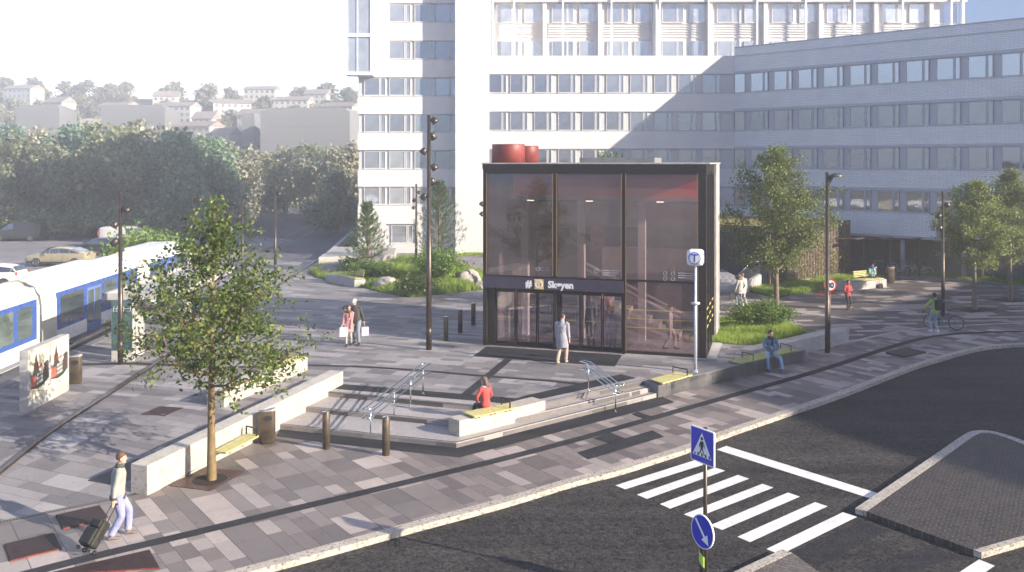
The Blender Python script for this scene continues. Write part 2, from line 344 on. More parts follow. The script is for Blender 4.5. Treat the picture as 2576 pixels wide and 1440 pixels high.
g = MB(); g.quad((-3000, -200, -.9), (3000, -200, -.9), (3000, 3500, -.9), (-3000, 3500, -.9))
struct('ground', g, M_('dry ground', (.20, .19, .15), .9, var=.3, scale=.05))
# road: everything on the traffic side of the kerb
b = MB(); far = [V((p.x+30, p.y-45, 0)) for p in kout]
for i in range(len(kout)-1): b.quad(flat(kout[i], ROADZ), flat(far[i], ROADZ), flat(far[i+1], ROADZ), flat(kout[i+1], ROADZ))
road = struct('road', b, m_road)
b = MB()
for i in range(len(kin)-1):
    for_ = [kin[i], kout[i], kout[i+1], kin[i+1]]
    b.hexa([flat(p, -.3) for p in (for_[0], for_[1], for_[2], for_[3])], [flat(for_[0], .006), flat(for_[1], .002), flat(for_[2], .002), flat(for_[3], .006)])
struct('kerb', b, m_kerb)
# lower pavement sheet (z 0): kerb to the walls, and the court on the right
b = MB(); back = V((-10, 33, 0))
low = [flat(p, 0) for p in kin]
# fan of strips reaching back along A2
nb = len(low); bk = [p+V((-.30, .95, 0))*30 for p in low]
sp_i = 0
for i in range(nb-1): b.quad(low[i], low[i+1], bk[i+1], bk[i])
struct('pavement', b, m_low)
# ---- steps and the upper plaza edge
def L2(a, b_): a = V(a); b_ = V(b_); return a, (b_-a)
def corner(la, lb): return isect(V(la[0][:2]), V(la[1][:2]), V(lb[0][:2]), V(lb[1][:2]))
S = []
for z, l0, l1, r0, r1 in ((.15, (711, 1069), (1148, 1114.6), (1148, 1114.6), (1654, 989)), (.30, (773, 1025), (1131, 1060), (1373, 1034), (1632, 975.7)), (.45, (830, 986.4), (1149.5, 1016.8), (1372.7, 1011.7), (1617, 958))):
    a, a2, c1, c2 = G(*l0, z), G(*l1, z), G(*r0, z), G(*r1, z)
    k = corner((a, a2-a), (c1, c2-c1)); S.append((a, V((k.x, k.y, z)), c2, (a2-a).normalized(), (c2-c1).normalized()))
W1n = G(371, 1247, 0); W1f = G(863.7, 968, .45); W1d = (V((W1f.x, W1f.y, 0))-V((W1n.x, W1n.y, 0))).normalized()
W3a = G(1655.5, 968, .45); W3b = G(2028, 880, .45); W3d = (W3b-W3a).normalized()
t = thing('stone_steps', 'three shallow granite steps bending around the seat block below the station entrance', 'steps', (S[0][1].x, S[0][1].y, 0))
m_step = M_granite('step granite', (.40, .37, .37), (.2, .19, .19), .5, 34)
m_riser = M_paving('riser granite', math.atan2(-.288, .9575), 5, .9, [(.20, .19, .19), (.42, .40, .38), (.13, .125, .12), (.33, .31, .30), (.48, .45, .42)], gap=.002)
W3m = W3a+V((-.35, .28, 0))
for i, (a, k, c2, dl, dr) in enumerate(S):
    z = (i+1)*.15; zb = z-.15
    a2 = S[min(2, i+1)]; inner = [S[i+1][0], S[i+1][1], S[i+1][2]] if i < 2 else None
    b = MB(); bw = 1.75 if i < 2 else .5
    # tread + riser as a solid slab running back under the next one
    nl = V((-dl.y, dl.x, 0)); nr = V((-dr.y, dr.x, 0))
    if nl.y < 0: nl = -nl
    if nr.y < 0: nr = -nr
    aL = a-dl*1.6; cR = c2+dr*.35; ki = isect(V((aL+nl*bw)[:2]), V(dl[:2]), V((cR+nr*bw)[:2]), V(dr[:2])); ki = V((ki.x, ki.y, 0))
    if i > 0: aL = a-dl*.9
    for p, q, pi, qi in ((aL, k, aL+nl*bw, ki), (k, cR, ki, cR+nr*bw)):
        zt_ = z+(.003 if i == 2 else 0); b.hexa([flat(v, zb-.05) for v in (p, q, qi, pi)], [flat(v, zt_) for v in (p, q, qi, pi)])
    st = b.build('step', m_up if i > 3 else m_step, t, world=True)
    # nosing groove, darker line just behind the front edge, and toothed risers
    e = MB(); e.mi = 0
    def strip(p, q, n, w0, w1, zz): e.quad(flat(p-n*0+n*w0, zz), flat(q+n*w0, zz), flat(q+n*w1, zz), flat(p+n*w1, zz))
    strip(aL, k, nl, .035, .075, z+.007); strip(k, cR, nr, .035, .075, z+.007)
    e.build('nosing_line', m_black, st, world=False).location = (-t.location.x, -t.location.y, 0)
    e = MB()
    for p, q, n in ((aL, k, nl), (k, cR, nr)): e.add([flat(p-n*.004, zb), flat(q-n*.004, zb), flat(q-n*.004, z-.025), flat(p-n*.004, z-.025)], [(0, 1, 2, 3)])
    e.build('riser_facing', m_riser, st).location = (-t.location.x, -t.location.y, 0)
# ---- upper plaza, flat part (z .45) and ramp
Pt0 = V((G0.x+GN.x*RAMP, G0.y+GN.y*RAMP)); platx = lambda y: -17.5-.043*(y-35.8)
def on_line(p, d, X): t_ = (X-p[0])/d[0]; return V((X, p[1]+d[1]*t_, 0))
tl = on_line(Pt0, GA, -16.6); pe = V((W1f.x, W1f.y, 0)); O = G(1215, 869, .45); O.z = 0
PW, PD = 8.94, 6.0
pbr = O+U*PW+W*PD
kU = S[2][1]; kUi = V((kU.x, kU.y, 0))
poly = [tl, isect(Pt0, GA, pe+V((-.2, 0, 0)), W1d).to_3d(), S[2][0]-S[2][3]*.15, kUi, S[2][2]+S[2][4]*.0, W3a, W3b, W3b+V((-.45, .62, 0)), V((13.4, 39.9, 0)), V((11.0, 40.9, 0)), pbr, V((6.2, 72, 0)), V((6, 75, 0)), V((-3, 75, 0)), G(926, 640, .45), G(800, 654, .45), G(640, 654, .45), V((platx(68), 68, 0))]
def poly_sheet(b, pts, z):
    from mathutils.geometry import tessellate_polygon
    pts = [flat(V((p[0], p[1], 0)), z if not callable(z) else z(p[0], p[1])) for p in pts]
    tr = tessellate_polygon([[V((p.x, p.y, 0)) for p in pts]])
    fs = []
    for t3 in tr:
        a, b_, c = [pts[i] for i in t3]
        cr = (b_-a).xy.to_3d().cross((c-a).xy.to_3d()).z
        fs.append(tuple(t3) if cr > 0 else tuple(t3)[::-1])
    b.add(pts, fs)
b = MB(); poly_sheet(b, poly, .45)
# edge skirts so the plaza has thickness
for i in range(2, 11):
    p, q = poly[i], poly[i+1]; b.quad(flat(p, -.05), flat(q, -.05), flat(q, .449), flat(p, .449))
struct('plaza', b, m_up)
gl = on_line(G0, GA, -16.6); gr = isect(G0, V(GA[:2]), V(W1n[:2]), V(W1d[:2])).to_3d()
wl = V((-W1d.y, W1d.x, 0))*.45
b = MB(); far0 = gl-GA*14; far1 = tl-GA*14
b.add([flat(far0, .004), flat(gl, .004), flat(gr+GA*.1, .004), flat(poly[1]+GA*.1, .45), flat(tl, .45), flat(far1, .45)], [(0, 1, 4, 5), (1, 2, 3, 4)])
struct('ramp', b, m_up)
# ---- bands laid 4 mm proud
def band(name, polys, mat, z, parent=None):
    b = MB()
    for pts in polys: poly_sheet(b, pts, z)
    return struct(name, b, mat)
def ribbon(pts, wd, z):
    a = offset(pts, wd/2); c = offset(pts, -wd/2); b = MB()
    for i in range(len(pts)-1): b.quad(flat(a[i], z), flat(a[i+1], z), flat(c[i+1], z), flat(c[i], z))
    return b
ds = smooth([G(x, y) for x, y in [(-500, 1585), (0, 1462), (222, 1403), (440, 1353), (629, 1307), (1006, 1218), (1384, 1126), (1660, 1047), (1890, 982), (2073, 930), (2243, 872), (2329, 849), (2414, 838.5), (2576, 834), (2800, 836)]], 2)
struct('pavement_band', ribbon(ds, .34, .004), m_band)
nr = V((-S[0][4].y, S[0][4].x, 0)); nl = V((-S[0][3].y, S[0][3].x, 0))
nr = nr if nr.y > 0 else -nr; nl = nl if nl.y > 0 else -nl
k0 = flat(S[0][1], 0); l0 = flat(S[0][0], 0)-S[0][3]*.1; r0 = flat(S[0][2], 0)
D2 = lambda x, y: (x*.3057+1320.7, y*.3057+817.6)
ko = G(1157, 1151.5)
band('pavement_band', [[l0, k0, ko, G(831, 1116), G(695, 1098)], [k0, r0+S[0][4]*.2, G(1697, 1013), ko],
     [G(*D2(870, 738)), G(*D2(930, 716)), G(*D2(1045, 757)), G(*D2(975, 776))], [G(*D2(565, 935)), G(*D2(700, 888)), G(*D2(830, 937)), G(*D2(690, 976))],
     [G(*D2(430, 1052)), G(*D2(690, 973)), G(*D2(820, 937)), G(*D2(1050, 870)), G(*D2(1145, 922)), G(*D2(520, 1110))]], m_band, .008)
C4 = lambda x, y: (x*.3494+628.9, y*.3494+817.6)
band('plaza_band', [[G(*C4(672, 428), .45), G(*C4(1520, 498), .45), G(*C4(1920, 531), .45), G(*D2(0, 585), .45), G(*D2(790, 408), .45), G(*D2(915, 440), .45), G(*D2(130, 612), .45), G(*C4(1880, 570), .45), G(*C4(1590, 545), .45), G(*C4(610, 462), .45)],
     [G(*C4(1520, 500), .45), G(*C4(1590, 506), .45), G(*C4(1892, 248), .45), G(*C4(1838, 242), .45)]], m_band, .459)
struct('plaza_band', ribbon([G(*C4(x, y), .45) for x, y in [(415, 292), (800, 302), (1200, 328), (1700, 371), (2160, 405)]]+[G(*D2(480, 492), .45)], .22, .463), m_band)
struct('plaza_band', ribbon([G(178, 884, .45), G(300, 823, .45), G(430, 760, .45), G(560, 697, .45)], .5, .454), m_band)
struct('plaza_band', ribbon([G(200, 918, .45), G(340, 915, .45), G(560, 925, .45), G(720, 922, .45)], .3, .462), m_band)
# pale court to the right, over the street paving
cr = [G(2136, 862.7), G(2232, 839), G(2350, 823), G(2468, 817.5), G(2576, 812.7), G(2700, 812), V((44, 45, 0)), V((44, 48, 0)), V((22, 70, 0)), V((6, 74, 0)), V((6, 60, 0)), pbr+V((0, .1, 0)), V((12, 42, 0))]
b = MB(); poly_sheet(b, cr, .004); struct('court_paving', b, m_right)
struct('court_line', ribbon(smooth([G(*p) for p in [(1780, 753), (1804, 756.5), (1918, 774), (2095, 798), (2311, 828.5)]], 1), .26, .012), m_conc_l)
struct('court_line', ribbon(smooth([G(*p) for p in [(2120, 868), (2136, 862.7), (2232, 839), (2350, 823), (2468, 817.5), (2576, 812.7), (2700, 810)]], 2), .20, .016), m_conc_l)
# entrance mat stone
band('plaza_band', [[G(1189.6, 897, .45), G(1547, 923, .45), G(1565, 893.6, .45), G(1224, 872.4, .45)]], m_band, .456)
# ---- left: trackbed, car park, far roads
b = MB(); b.prism([(platx(10)-.02, 10), (platx(62), 62), (platx(62)-3.6, 62), (platx(10)-3.6, 10)], -.1, .12); struct('trackbed', b, M_('trackbed concrete', (.16, .16, .19), .8, var=.3, scale=1))
b = MB(); b.prism([(platx(10)+.38, 10), (platx(66)+.38, 66), (platx(66), 66), (platx(10), 10)], 0, .47); struct('platform_kerb', b, m_conc_d, bevel=.02)
b = MB(); poly_sheet(b, [(platx(10)-3.6, 10), (platx(62)-3.6, 62), (platx(68)-3.6, 68), (-16, 92), (-40, 110), (-150, 130), (-150, 20), (-60, 10)], 0); struct('car_park', b, m_park)
b = MB(); poly_sheet(b, [(platx(62), 62), (platx(68), 68), G(640, 654, .45).xy, G(800, 654, .45).xy, G(889, 590, .45).xy, (-14, 120), (-30, 170), (-50, 200), (-60, 150), (-52, 118), (-22, 92), (platx(62)-3.6, 66)], .10); struct('road', b, m_farroad)
b = MB(); poly_sheet(b, [(-150, 108), (-55, 100), (-26, 112), (-16, 118), (-12, 130), (-60, 170), (-150, 160)], .05); struct('far_pavement', b, m_park)
b = MB()
for dx in (0, .9): b.add(ribbon(smooth([G(640, 654, .1)+V((-1.5+dx*1.4, 0, 0)), G(700, 610, .1)+V((dx*1.5, 0, 0)), G(760, 577, .1)+V((dx*2, 0, 0)), G(800, 560, .1)+V((dx*4, 0, 0)), G(740, 545, .1)+V((dx*4, 3, 0))], 3), .16, .13).v, ribbon(smooth([V((0, 0, 0))]*5, 3), .16, .13).f)
struct('tram_rails', b, m_steel_d)
b = MB(); poly_sheet(b, [G(1128, 655, .45), G(1213, 640, .45), V((-2, 75, 0)), V((4, 74, 0)), G(1222, 702, .45), G(1213, 702, .45)], .456); struct('path', b, m_park)
# ---- crossing marks
D5 = lambda x, y: (x*.4385+1446.5, y*.4385+943.4)
stripes = [[(232, 635), (288, 658), (752, 512), (695, 488)], [(355, 688), (413, 713), (862, 551), (805, 533)], [(487, 742), (546, 769), (999, 597), (935, 575)], [(625, 801), (685, 825), (1139, 648), (1075, 626)], [(775, 864), (845, 891), (1290, 700), (1222, 676)],
           [(932, 930), (1005, 961), (1450, 755), (1377, 731)], [(1098, 1000), (1178, 1033), (1618, 816), (1537, 789)], [(2205, 1133), (2298, 1172), (2408, 1097), (2318, 1060)], [(812, 430), (868, 408), (1760, 687), (1700, 712)]]
for i, q in enumerate(stripes):
    b = MB(); poly_sheet(b, [G(*D5(*p), ROADZ) for p in q], ROADZ+.004); b.build('road_marking', m_paint, road)
for q in ([(1225, 1030), (1640, 838), (1790, 890), (1400, 1100)], [(1620, 1105), (2040, 985), (2210, 1045), (1740, 1190)]):
    b = MB(); poly_sheet(b, [G(*D5(*p), ROADZ) for p in q], ROADZ+.003); b.build('worn_patch', m_roadpatch, road)
# ---- traffic islands
def M_cobble():
    m, nt, p = newmat('dark cobbles'); pos = nt.pos(); mp = nt.new('ShaderNodeMapping'); mp.inputs['Rotation'].default_value = (0, 0, R(32)); nt.l.new(pos, mp.inputs[0])
    bb = nt.new('ShaderNodeTexBrick'); bb.inputs['Scale'].default_value = 1; bb.inputs['Brick Width'].default_value = .19; bb.inputs['Row Height'].default_value = .125; bb.inputs['Mortar Size'].default_value = .012; bb.inputs['Mortar Smooth'].default_value = .6
    for k_, c_ in (('Color1', (.028, .026, .026)), ('Color2', (.055, .049, .046)), ('Mortar', (.13, .095, .07))): bb.inputs[k_].default_value = (*c_, 1)
    nn = nt.new('ShaderNodeTexNoise'); nn.inputs['Scale'].default_value = 3; nt.l.new(mp.outputs[0], nn.inputs['Vector']); vm = nt.new('ShaderNodeVectorMath', operation='SCALE'); nt.l.new(nn.outputs['Color'], vm.inputs[0]); vm.inputs['Scale'].default_value = .06
    va = nt.new('ShaderNodeVectorMath', operation='ADD'); nt.l.new(mp.outputs[0], va.inputs[0]); nt.l.new(vm.outputs[0], va.inputs[1]); nt.l.new(va.outputs[0], bb.inputs['Vector'])
    nt.l.new(bb.outputs['Color'], p.inputs['Base Color']); p.inputs['Roughness'].default_value = .55
    nt.l.new(nt.bump(nt.math('SUBTRACT', nt.math('MULTIPLY', nt.noise(pos, 14, 4), .4), bb.outputs['Fac']), .03, .9), p.inputs['Normal']); return m
m_cob = M_cobble()
E5 = lambda x, y: (x*.2576+2075.4, y*.2576+1069)
isl = thing('traffic_island', 'large dark cobbled traffic island with rounded far corner and granite kerb', 'traffic island', tuple(G(*E5(1000, 700))))
out = smooth([G(*E5(x, y)) for x, y in [(295, 815), (700, 542), (1110, 265), (1350, 95), (1450, 50), (1640, 55), (1943, 150), (2400, 360)]], 2)
inn = offset(out, .26)
near_o = [G(*E5(1530, 1247)), G(*E5(1943, 1128)), G(*E5(2700, 900))]; near_i = [G(*E5(1450, 1220)), G(*E5(1943, 1080)), G(*E5(2700, 860))]
b = MB(); poly_sheet(b, inn+[near_i[2], near_i[1], near_i[0]], -.004)
f0, f1 = inn[0], near_i[0]; b.quad(flat(f0, ROADZ-.05), flat(f1, ROADZ-.05), flat(f1, -.004), flat(f0, -.004))
b.build('cobble_bed', m_cob, isl, world=True)
b = MB()
for i in range(len(out)-1): b.hexa([flat(p, -.3) for p in (out[i], inn[i], inn[i+1], out[i+1])], [flat(p, .0) for p in (out[i], inn[i], inn[i+1], out[i+1])])
b.build('kerb', m_kerb, isl, world=True)
b = MB()
for i in range(2): b.hexa([flat(p, -.3) for p in (near_o[i], near_o[i+1], near_i[i+1], near_i[i])], [flat(p, .0) for p in (near_o[i], near_o[i+1], near_i[i+1], near_i[i])])
b.build('kerb', m_kerb, isl, world=True)
D6 = lambda x, y: (x*.2576+1572.3, y*.2576+1069)
isl = thing('traffic_island', 'small brown cobbled refuge tip with one granite kerb under the blue arrow sign', 'traffic island', tuple(G(1900, 1440)))
o1 = [G(*D6(1535, 1210)), G(*D6(1030, 1445)), G(*D6(-300, 2070))]; d_ = (o1[0]-o1[1]).normalized(); i1 = [p+V((d_.y, -d_.x, 0))*.24 for p in o1]
b = MB()
for i in range(2): b.hexa([flat(p, -.3) for p in (o1[i+1], i1[i+1], i1[i], o1[i])], [flat(p, 0) for p in (o1[i+1], i1[i+1], i1[i], o1[i])])
b.build('kerb', m_kerb, isl, world=True, bevel=.015)
m_cob2 = m_cob.copy(); m_cob2.name = 'brown cobbles'
for n_ in m_cob2.node_tree.nodes:
    if n_.type == 'TEX_BRICK':
        n_.inputs['Color1'].default_value = (.12, .105, .095, 1); n_.inputs['Color2'].default_value = (.17, .15, .135, 1)
b = MB(); fr_ = G(2062, 1440); poly_sheet(b, [i1[0], i1[1], i1[2], i1[2]+V((3, -4, 0)), fr_+(fr_-i1[0])*1.5, fr_], -.004); b.quad(flat(fr_+(fr_-i1[0])*1.5, ROADZ-.05), flat(i1[0], ROADZ-.05), flat(i1[0], -.004), flat(fr_+(fr_-i1[0])*1.5, -.004))
b.build('cobble_bed', m_cob2, isl, world=True)
# ------------------------------------------------------------------ granite and concrete walls
def wallblock(name, label, cat, a, b_, wdt, side, zb, zt0, zt1, mat, bevel=.02, end=None):
    a = flat(a, 0); b_ = flat(b_, 0); d = (b_-a).normalized(); n = V((-d.y, d.x, 0))*side*wdt
    m = MB(); m.hexa([flat(p, zb) for p in ((a, b_, b_+n, a+n) if side > 0 else (a+n, b_+n, b_, a))], [flat(a, zt0), flat(b_, zt1), flat(b_+n, zt1), flat(a+n, zt0)] if side > 0 else [flat(a+n, zt0), flat(b_+n, zt1), flat(b_, zt1), flat(a, zt0)])
    o = m.build(name, mat, bevel=bevel); return tag(o, label, cat)
wallblock('granite_wall', 'long pale granite seat wall running from the suitcase man up to the steps', 'wall', W1n, W1f, .5, 1, -.1, .71, .907, m_gran)
N2, F2 = G(612, 1003, .45), G(774, 931, .45)
wallblock('granite_wall', 'shorter pale granite wall behind the young street tree, wooden seat at its far end', 'wall', N2-(F2-N2)*.25, F2, .62, 1, .1, .93, .93, m_gran)
A3, B3 = G(1155.4, 1099.6, .15), G(1372.4, 1044.7, .15)
d3 = (flat(B3, 0)-flat(A3, 0)).normalized(); n3 = V((-d3.y, d3.x, 0))
b = MB(); C3 = G(1131, 1092, .15); b.hexa([flat(p, .1) for p in (A3, B3, B3+n3*.62, C3+n3*.12+d3*.05)], [flat(p, .60) for p in (A3, B3, B3+n3*.62, C3+n3*.12+d3*.05)])
tag(b.build('granite_block', m_gran, bevel=.02), 'pale granite seat block in the middle of the steps under the seated woman in red', 'seat block')
b = MB(); n4 = V((-W3d.y, W3d.x, 0)); W3s = G(1615.7, 958, .45)
b.hexa([flat(p, -.1) for p in (W3a, W3b, W3b+n4*.55, W3a+n4*.6)], [flat(p, .466) for p in (W3a, W3b, W3b+n4*.55, W3a+n4*.6)])
tag(b.build('retaining_wall', m_conc_d, bevel=.012), 'dark concrete retaining wall carrying two wooden seats below the station corner', 'wall')
# far end stub with dark steel face
Ba, Bb = G(1877, 884, .45), G(2136, 862.7, 0)
wallblock('concrete_wall', 'long bare concrete block behind the man sitting with crossed scarf, ending beyond the lamp', 'wall', V((Bb.x, Bb.y, 0))+(W3d*-7.1), Bb, .6, 1, -.05, .60, .60, m_conc)
# low wall and basin by the pine island
tp = lambda x, y, z: G(x, y, z)
wb = [G(801, 672.5, .45), G(992, 650+14, .45), G(998, 646, .45), G(840, 643, .45)]
t = thing('gravel_basin', 'low concrete tank with gravel top beside the small pine', 'planter', tuple(G(900, 660, .45)))
b = MB(); b.hexa([flat(p, .3) for p in wb], [flat(p, 1.15) for p in wb]); b.build('tank', m_conc_l, t, world=True, bevel=.03)
ctr = sum(wb, V((0, 0, 0)))/4; b = MB(); poly_sheet(b, [ctr+(flat(p, 0)-flat(ctr, 0))*.86 for p in wb], 1.156); b.build('gravel_top', M_granite('gravel', (.42, .40, .37), (.2, .19, .17), 1, 8), t, world=True)
wallblock('ramp_wall', 'low grey wall climbing away past the corner of the white office tower', 'wall', G(835, 646, .45), G(889, 592, .45), .3, 1, .3, .9, .9, m_conc)
# ------------------------------------------------------------------ wooden seats on the walls
def armrest(parent, a, b_, z, h=.22, th=.035):
    m = MB(); a = V(a); b_ = V(b_)
    m.bar(flat(a, z), flat(a, z+h), th, th, W); m.bar(flat(b_, z), flat(b_, z+h), th, th, W); m.bar(flat(a, z+h), flat(b_, z+h), th, th)
    return m.build('armrest', m_steel_d, parent, world=True)
def wood_seat(label, q, z, arms, zt=.07, group='wooden seats on the walls', mat=None):
    """q: four ground corners, long sides q0-q1 and q3-q2"""
    q = [flat(p, 0) for p in q]; t = thing('wooden_seat', label, 'seat', (q[0].x, q[0].y, z), group=group)
    b = MB(); n = 5
    for k in range(n):
        f0, f1 = (k+.06)/n, (k+.94)/n
        p = [q[0].lerp(q[3], f0), q[1].lerp(q[2], f0), q[1].lerp(q[2], f1), q[0].lerp(q[3], f1)]
        b.hexa([flat(v, z+.025) for v in p], [flat(v, z+zt) for v in p])
    b.build('slats', mat or m_wood, t, world=True)
    b = MB()
    for f in (.12, .5, .88):
        a0 = q[0].lerp(q[1], f); a1 = q[3].lerp(q[2], f); b.bar(flat(a0, z+.012), flat(a1, z+.012), .05, .03)
    b.build('bearer', m_steel_d, t, world=True)
    for f in arms:
        a0 = q[0].lerp(q[1], f); a1 = q[3].lerp(q[2], f); armrest(t, a0.lerp(a1, .06), a0.lerp(a1, .94), z+zt-.01)
    return t
def C4g(pts, z): return [G(*C4(*p), z) for p in pts]
wood_seat('wooden slat seat on top of the wall behind the street tree', C4g([(225, 305), (395, 235), (290, 228), (125, 292)], .97), .93, (.82,))
wood_seat('wooden slat seat under the seated woman in red', C4g([(1617, 663), (1910, 597), (1845, 566), (1535, 630)], .66), .60, (.88,))
wood_seat('sunlit wooden slat seat on the retaining wall right of the steps', [G(*D2(*p), .53) for p in ((1135, 480), (1380, 410), (1240, 386), (1030, 447))], .466, (.85,))
D8 = lambda x, y: (x*.3933+1760.9, y*.3933+377.3)
wood_seat('shaded wooden slat seat under the man in the blue jumper', [G(*D8(*p), .53) for p in ((262, 1368), (622, 1283), (545, 1262), (180, 1348))], .466, (.22, .9), mat=M_('shade-toned wood', (.30, .34, .13), .7, var=.25, scale=8))  # darker, greener copy of the slat wood with the shade in its colour
# cantilevered seat on the long wall's street face, by the bin
s0, s1 = G(*(lambda x, y: (x*.3887, y*.3887+880.5))(1380, 655), .42), G(*(lambda x, y: (x*.3887, y*.3887+880.5))(1600, 538), .42)
f3 = lambda x, y: (x*.3887, y*.3887+880.5)
wood_seat('wooden slat seat hung on the long granite wall next to the bin', [G(*f3(1462, 668), .42), G(*f3(1675, 556), .42), G(*f3(1600, 538), .42), G(*f3(1382, 655), .42)], .36, (.95,))
# bench with backrest by the pine island and by the cycle stands
def bench_wall(label, lwall, a, b_, dep, zt, zb, lab2, f0, f1, wmat, back=(.55, 1.0), cat='wall'):
    a = flat(a, 0); b_ = flat(b_, 0); d = (b_-a).normalized(); n = V((-d.y, d.x, 0)); n = n if n.y > 0 else -n
    m = MB(); m.hexa([flat(p, zb) for p in (a, b_, b_+n*dep, a+n*dep)], [flat(p, zt) for p in (a, b_, b_+n*dep, a+n*dep)])
    tag(m.build('concrete_seat_wall', wmat, bevel=.02), lwall, cat)
    L = (b_-a).length; p0 = a+d*L*f0; p1 = a+d*L*f1
    t = wood_seat(lab2, [p0+n*.08, p1+n*.08, p1+n*(dep-.1), p0+n*(dep-.1)], zt, ())
    q0, q1 = p0.lerp(p1, back[0]), p0.lerp(p1, back[1]); m = MB()
    for k in range(4): m.bar(flat(q0+n*(dep-.1+k*.02), zt+.2+k*.1), flat(q1+n*(dep-.1+k*.02), zt+.2+k*.1), .025, .075)
    m.build('backrest', m_wood, t, world=True); m = MB()
    for f in (.1, .9):
        q = q0.lerp(q1, f); m.tube([flat(q+n*(dep-.12), zt+.05), flat(q+n*(dep-.02), zt+.56)], .018, 6); m.tube([flat(q+n*.12, zt+.05), flat(q+n*.12, zt+.27), flat(q+n*(dep-.1), zt+.27)], .015, 6)
    m.build('backrest_frame', m_steel_d, t, world=True)
    return t
D7 = lambda x, y: (x*.3494+628.9, y*.3494+440.2)
bench_wall('', 'grey concrete seat wall at the edge of the grass island', G(*D7(545, 765), .45), G(*D7(752, 812), .45), .75, .9, .35, 'slatted bench with backrest on the seat wall at the grass island', .3, .98, m_conc)
ba = G(*D8(930, 905)); bb_ = G(*D8(1195, 878))
bench_wall('', 'light concrete seat wall in front of the cycle stands', ba, bb_, .85, .5, -.05, 'slatted bench with backrest under the person in the blue scarf', .05, .96, m_conc_l, back=(.42, .98))
# ------------------------------------------------------------------ plates, pits and drains
def plate(name, label, cat, q, z, mat, th=.03, group=None, z0=None):
    q = [flat(p, 0) for p in q]; b = MB(); zz = (lambda p: z) if not callable(z) else (lambda p: z(p.x, p.y))
    b.hexa([flat(p, zz(p)-.02) for p in q], [flat(p, zz(p)+th) for p in q]); return tag(b.build(name, mat), label, cat, group)
Z2 = lambda x, y: (x*.1709, y*.1709+1194.9)
G0_ = 'rust coloured cover plates'
def redplate(label, pts): 
    q = [G(*Z2(*p)) for p in pts]; o = plate('cover_plate', label, 'cover plate', q, 0, [m_corten, m_corten_r], .03, G0_)
    for i in (2,): o.data.polygons[i].material_index = 1
    return o
redplate('rusty cover plate just left of the suitcase man', [(930, 810), (1590, 642), (1465, 463), (818, 607)])
redplate('rusty cover plate left of the black suitcase', [(152, 1283), (905, 1100), (790, 868), (62, 1037)])
redplate('longest rusty cover plate at the bottom edge, below the dark paving band', [(700, 1492), (2348, 1385), (2200, 1120), (560, 1500)])
plate('cover_plate', 'rusty square cover plate in the sloping plaza left of the street tree', 'cover plate', [GL(*f3(*p)) for p in ((1062, 431), (1188, 377), (1035, 367), (910, 419))], zL, m_corten, .012, G0_)
plate('cover_plate', 'dark raised steel plate near the right hand kerb', 'cover plate', [G(*D8(*p)) for p in ((1305, 1330), (1447, 1300), (1325, 1272), (1188, 1304))], 0, M_('dark brown plate', (.045, .035, .033), .6, .3), .06)
plate('cover_plate', 'red plate in the paving beside the speed sign', 'cover plate', [G(*D8(*p)) for p in ((800, 942), (888, 922), (800, 905), (715, 922))], .004, m_corten_r, .012, G0_)
plate('cover_plate', 'red kerbed plate beside the parked pink bicycle', 'cover plate', [G(*D8(*p)) for p in ((1480, 818), (1508, 808), (1470, 797), (1440, 806))], .004, m_corten_r, .10, G0_)
m_grate = M_brick('tree grate', (.055, .022, .022), (.04, .018, .018), (.13, .06, .05), .18, .09, .006, .004)
m_grate_o = m_grate
def pit(label, pts, hole, r, gz=.004, mat=None):
    q = [flat(p, 0) for p in pts]; c = sum(q, V((0, 0, 0)))/4; t = thing('tree_pit', label, 'tree pit', (c.x, c.y, gz))
    b = MB(); b.hexa([flat(p, gz-.03) for p in q], [flat(p, gz+.012) for p in q]); b.build('grate', mat or m_corten, t, world=True)
    b = MB(); b.cyl(flat(hole, gz+.008), r, .01, 24); b.build('soil', M_('soil', (.02, .017, .015), .9), t, world=True); return t
T1 = G(524, 1212)
m_gg, nt, p_ = newmat('perforated grate'); pos = nt.pos(); mp = nt.new('ShaderNodeMapping'); mp.inputs['Rotation'].default_value = (0, 0, -R(36)); nt.l.new(pos, mp.inputs[0])
bb = nt.new('ShaderNodeTexBrick'); bb.inputs['Scale'].default_value = 1; bb.inputs['Brick Width'].default_value = .2; bb.inputs['Row Height'].default_value = .1; bb.inputs['Mortar Size'].default_value = .008
for k_, c_ in (('Color1', (.055, .022, .022)), ('Color2', (.04, .02, .02)), ('Mortar', (.16, .09, .07))): bb.inputs[k_].default_value = (*c_, 1)
nt.l.new(mp.outputs[0], bb.inputs['Vector']); nt.l.new(bb.outputs['Color'], p_.inputs['Base Color']); nt.l.new(nt.bump(bb.outputs['Fac'], .01, -.6), p_.inputs['Normal'])
pit('dark red perforated grate around the young street tree', [G(*f3(1360, 915)), G(*f3(1595, 787)), G(*f3(1330, 765)), G(*f3(1085, 880))], T1+V((.0, .1, 0)), .42, mat=m_gg)
pit('dark steel tree pit at the trunk of the tree near the cyclist', [G(*D8(*p)) for p in ((1735, 1043), (1912, 1022), (1750, 1003), (1612, 1020))], G(*D8(1755, 1025)), .3, .006, M_('dark steel grate', (.03, .026, .026), .6, .4))
pit('dark steel tree pit furthest right by the frame edge', [G(*D8(*p)) for p in ((2000, 978), (2110, 962), (1960, 942), (1860, 957))], G(*D8(1985, 962)), .3, .006, M_('dark steel grate b', (.03, .026, .026), .6, .4))
plate('cover_plate', 'black opening cover in the paving behind the suitcase man', 'cover plate', [GL(*f3(*p)) for p in ((700, 872), (845, 842), (900, 702), (568, 848))], zL, m_black, .012)
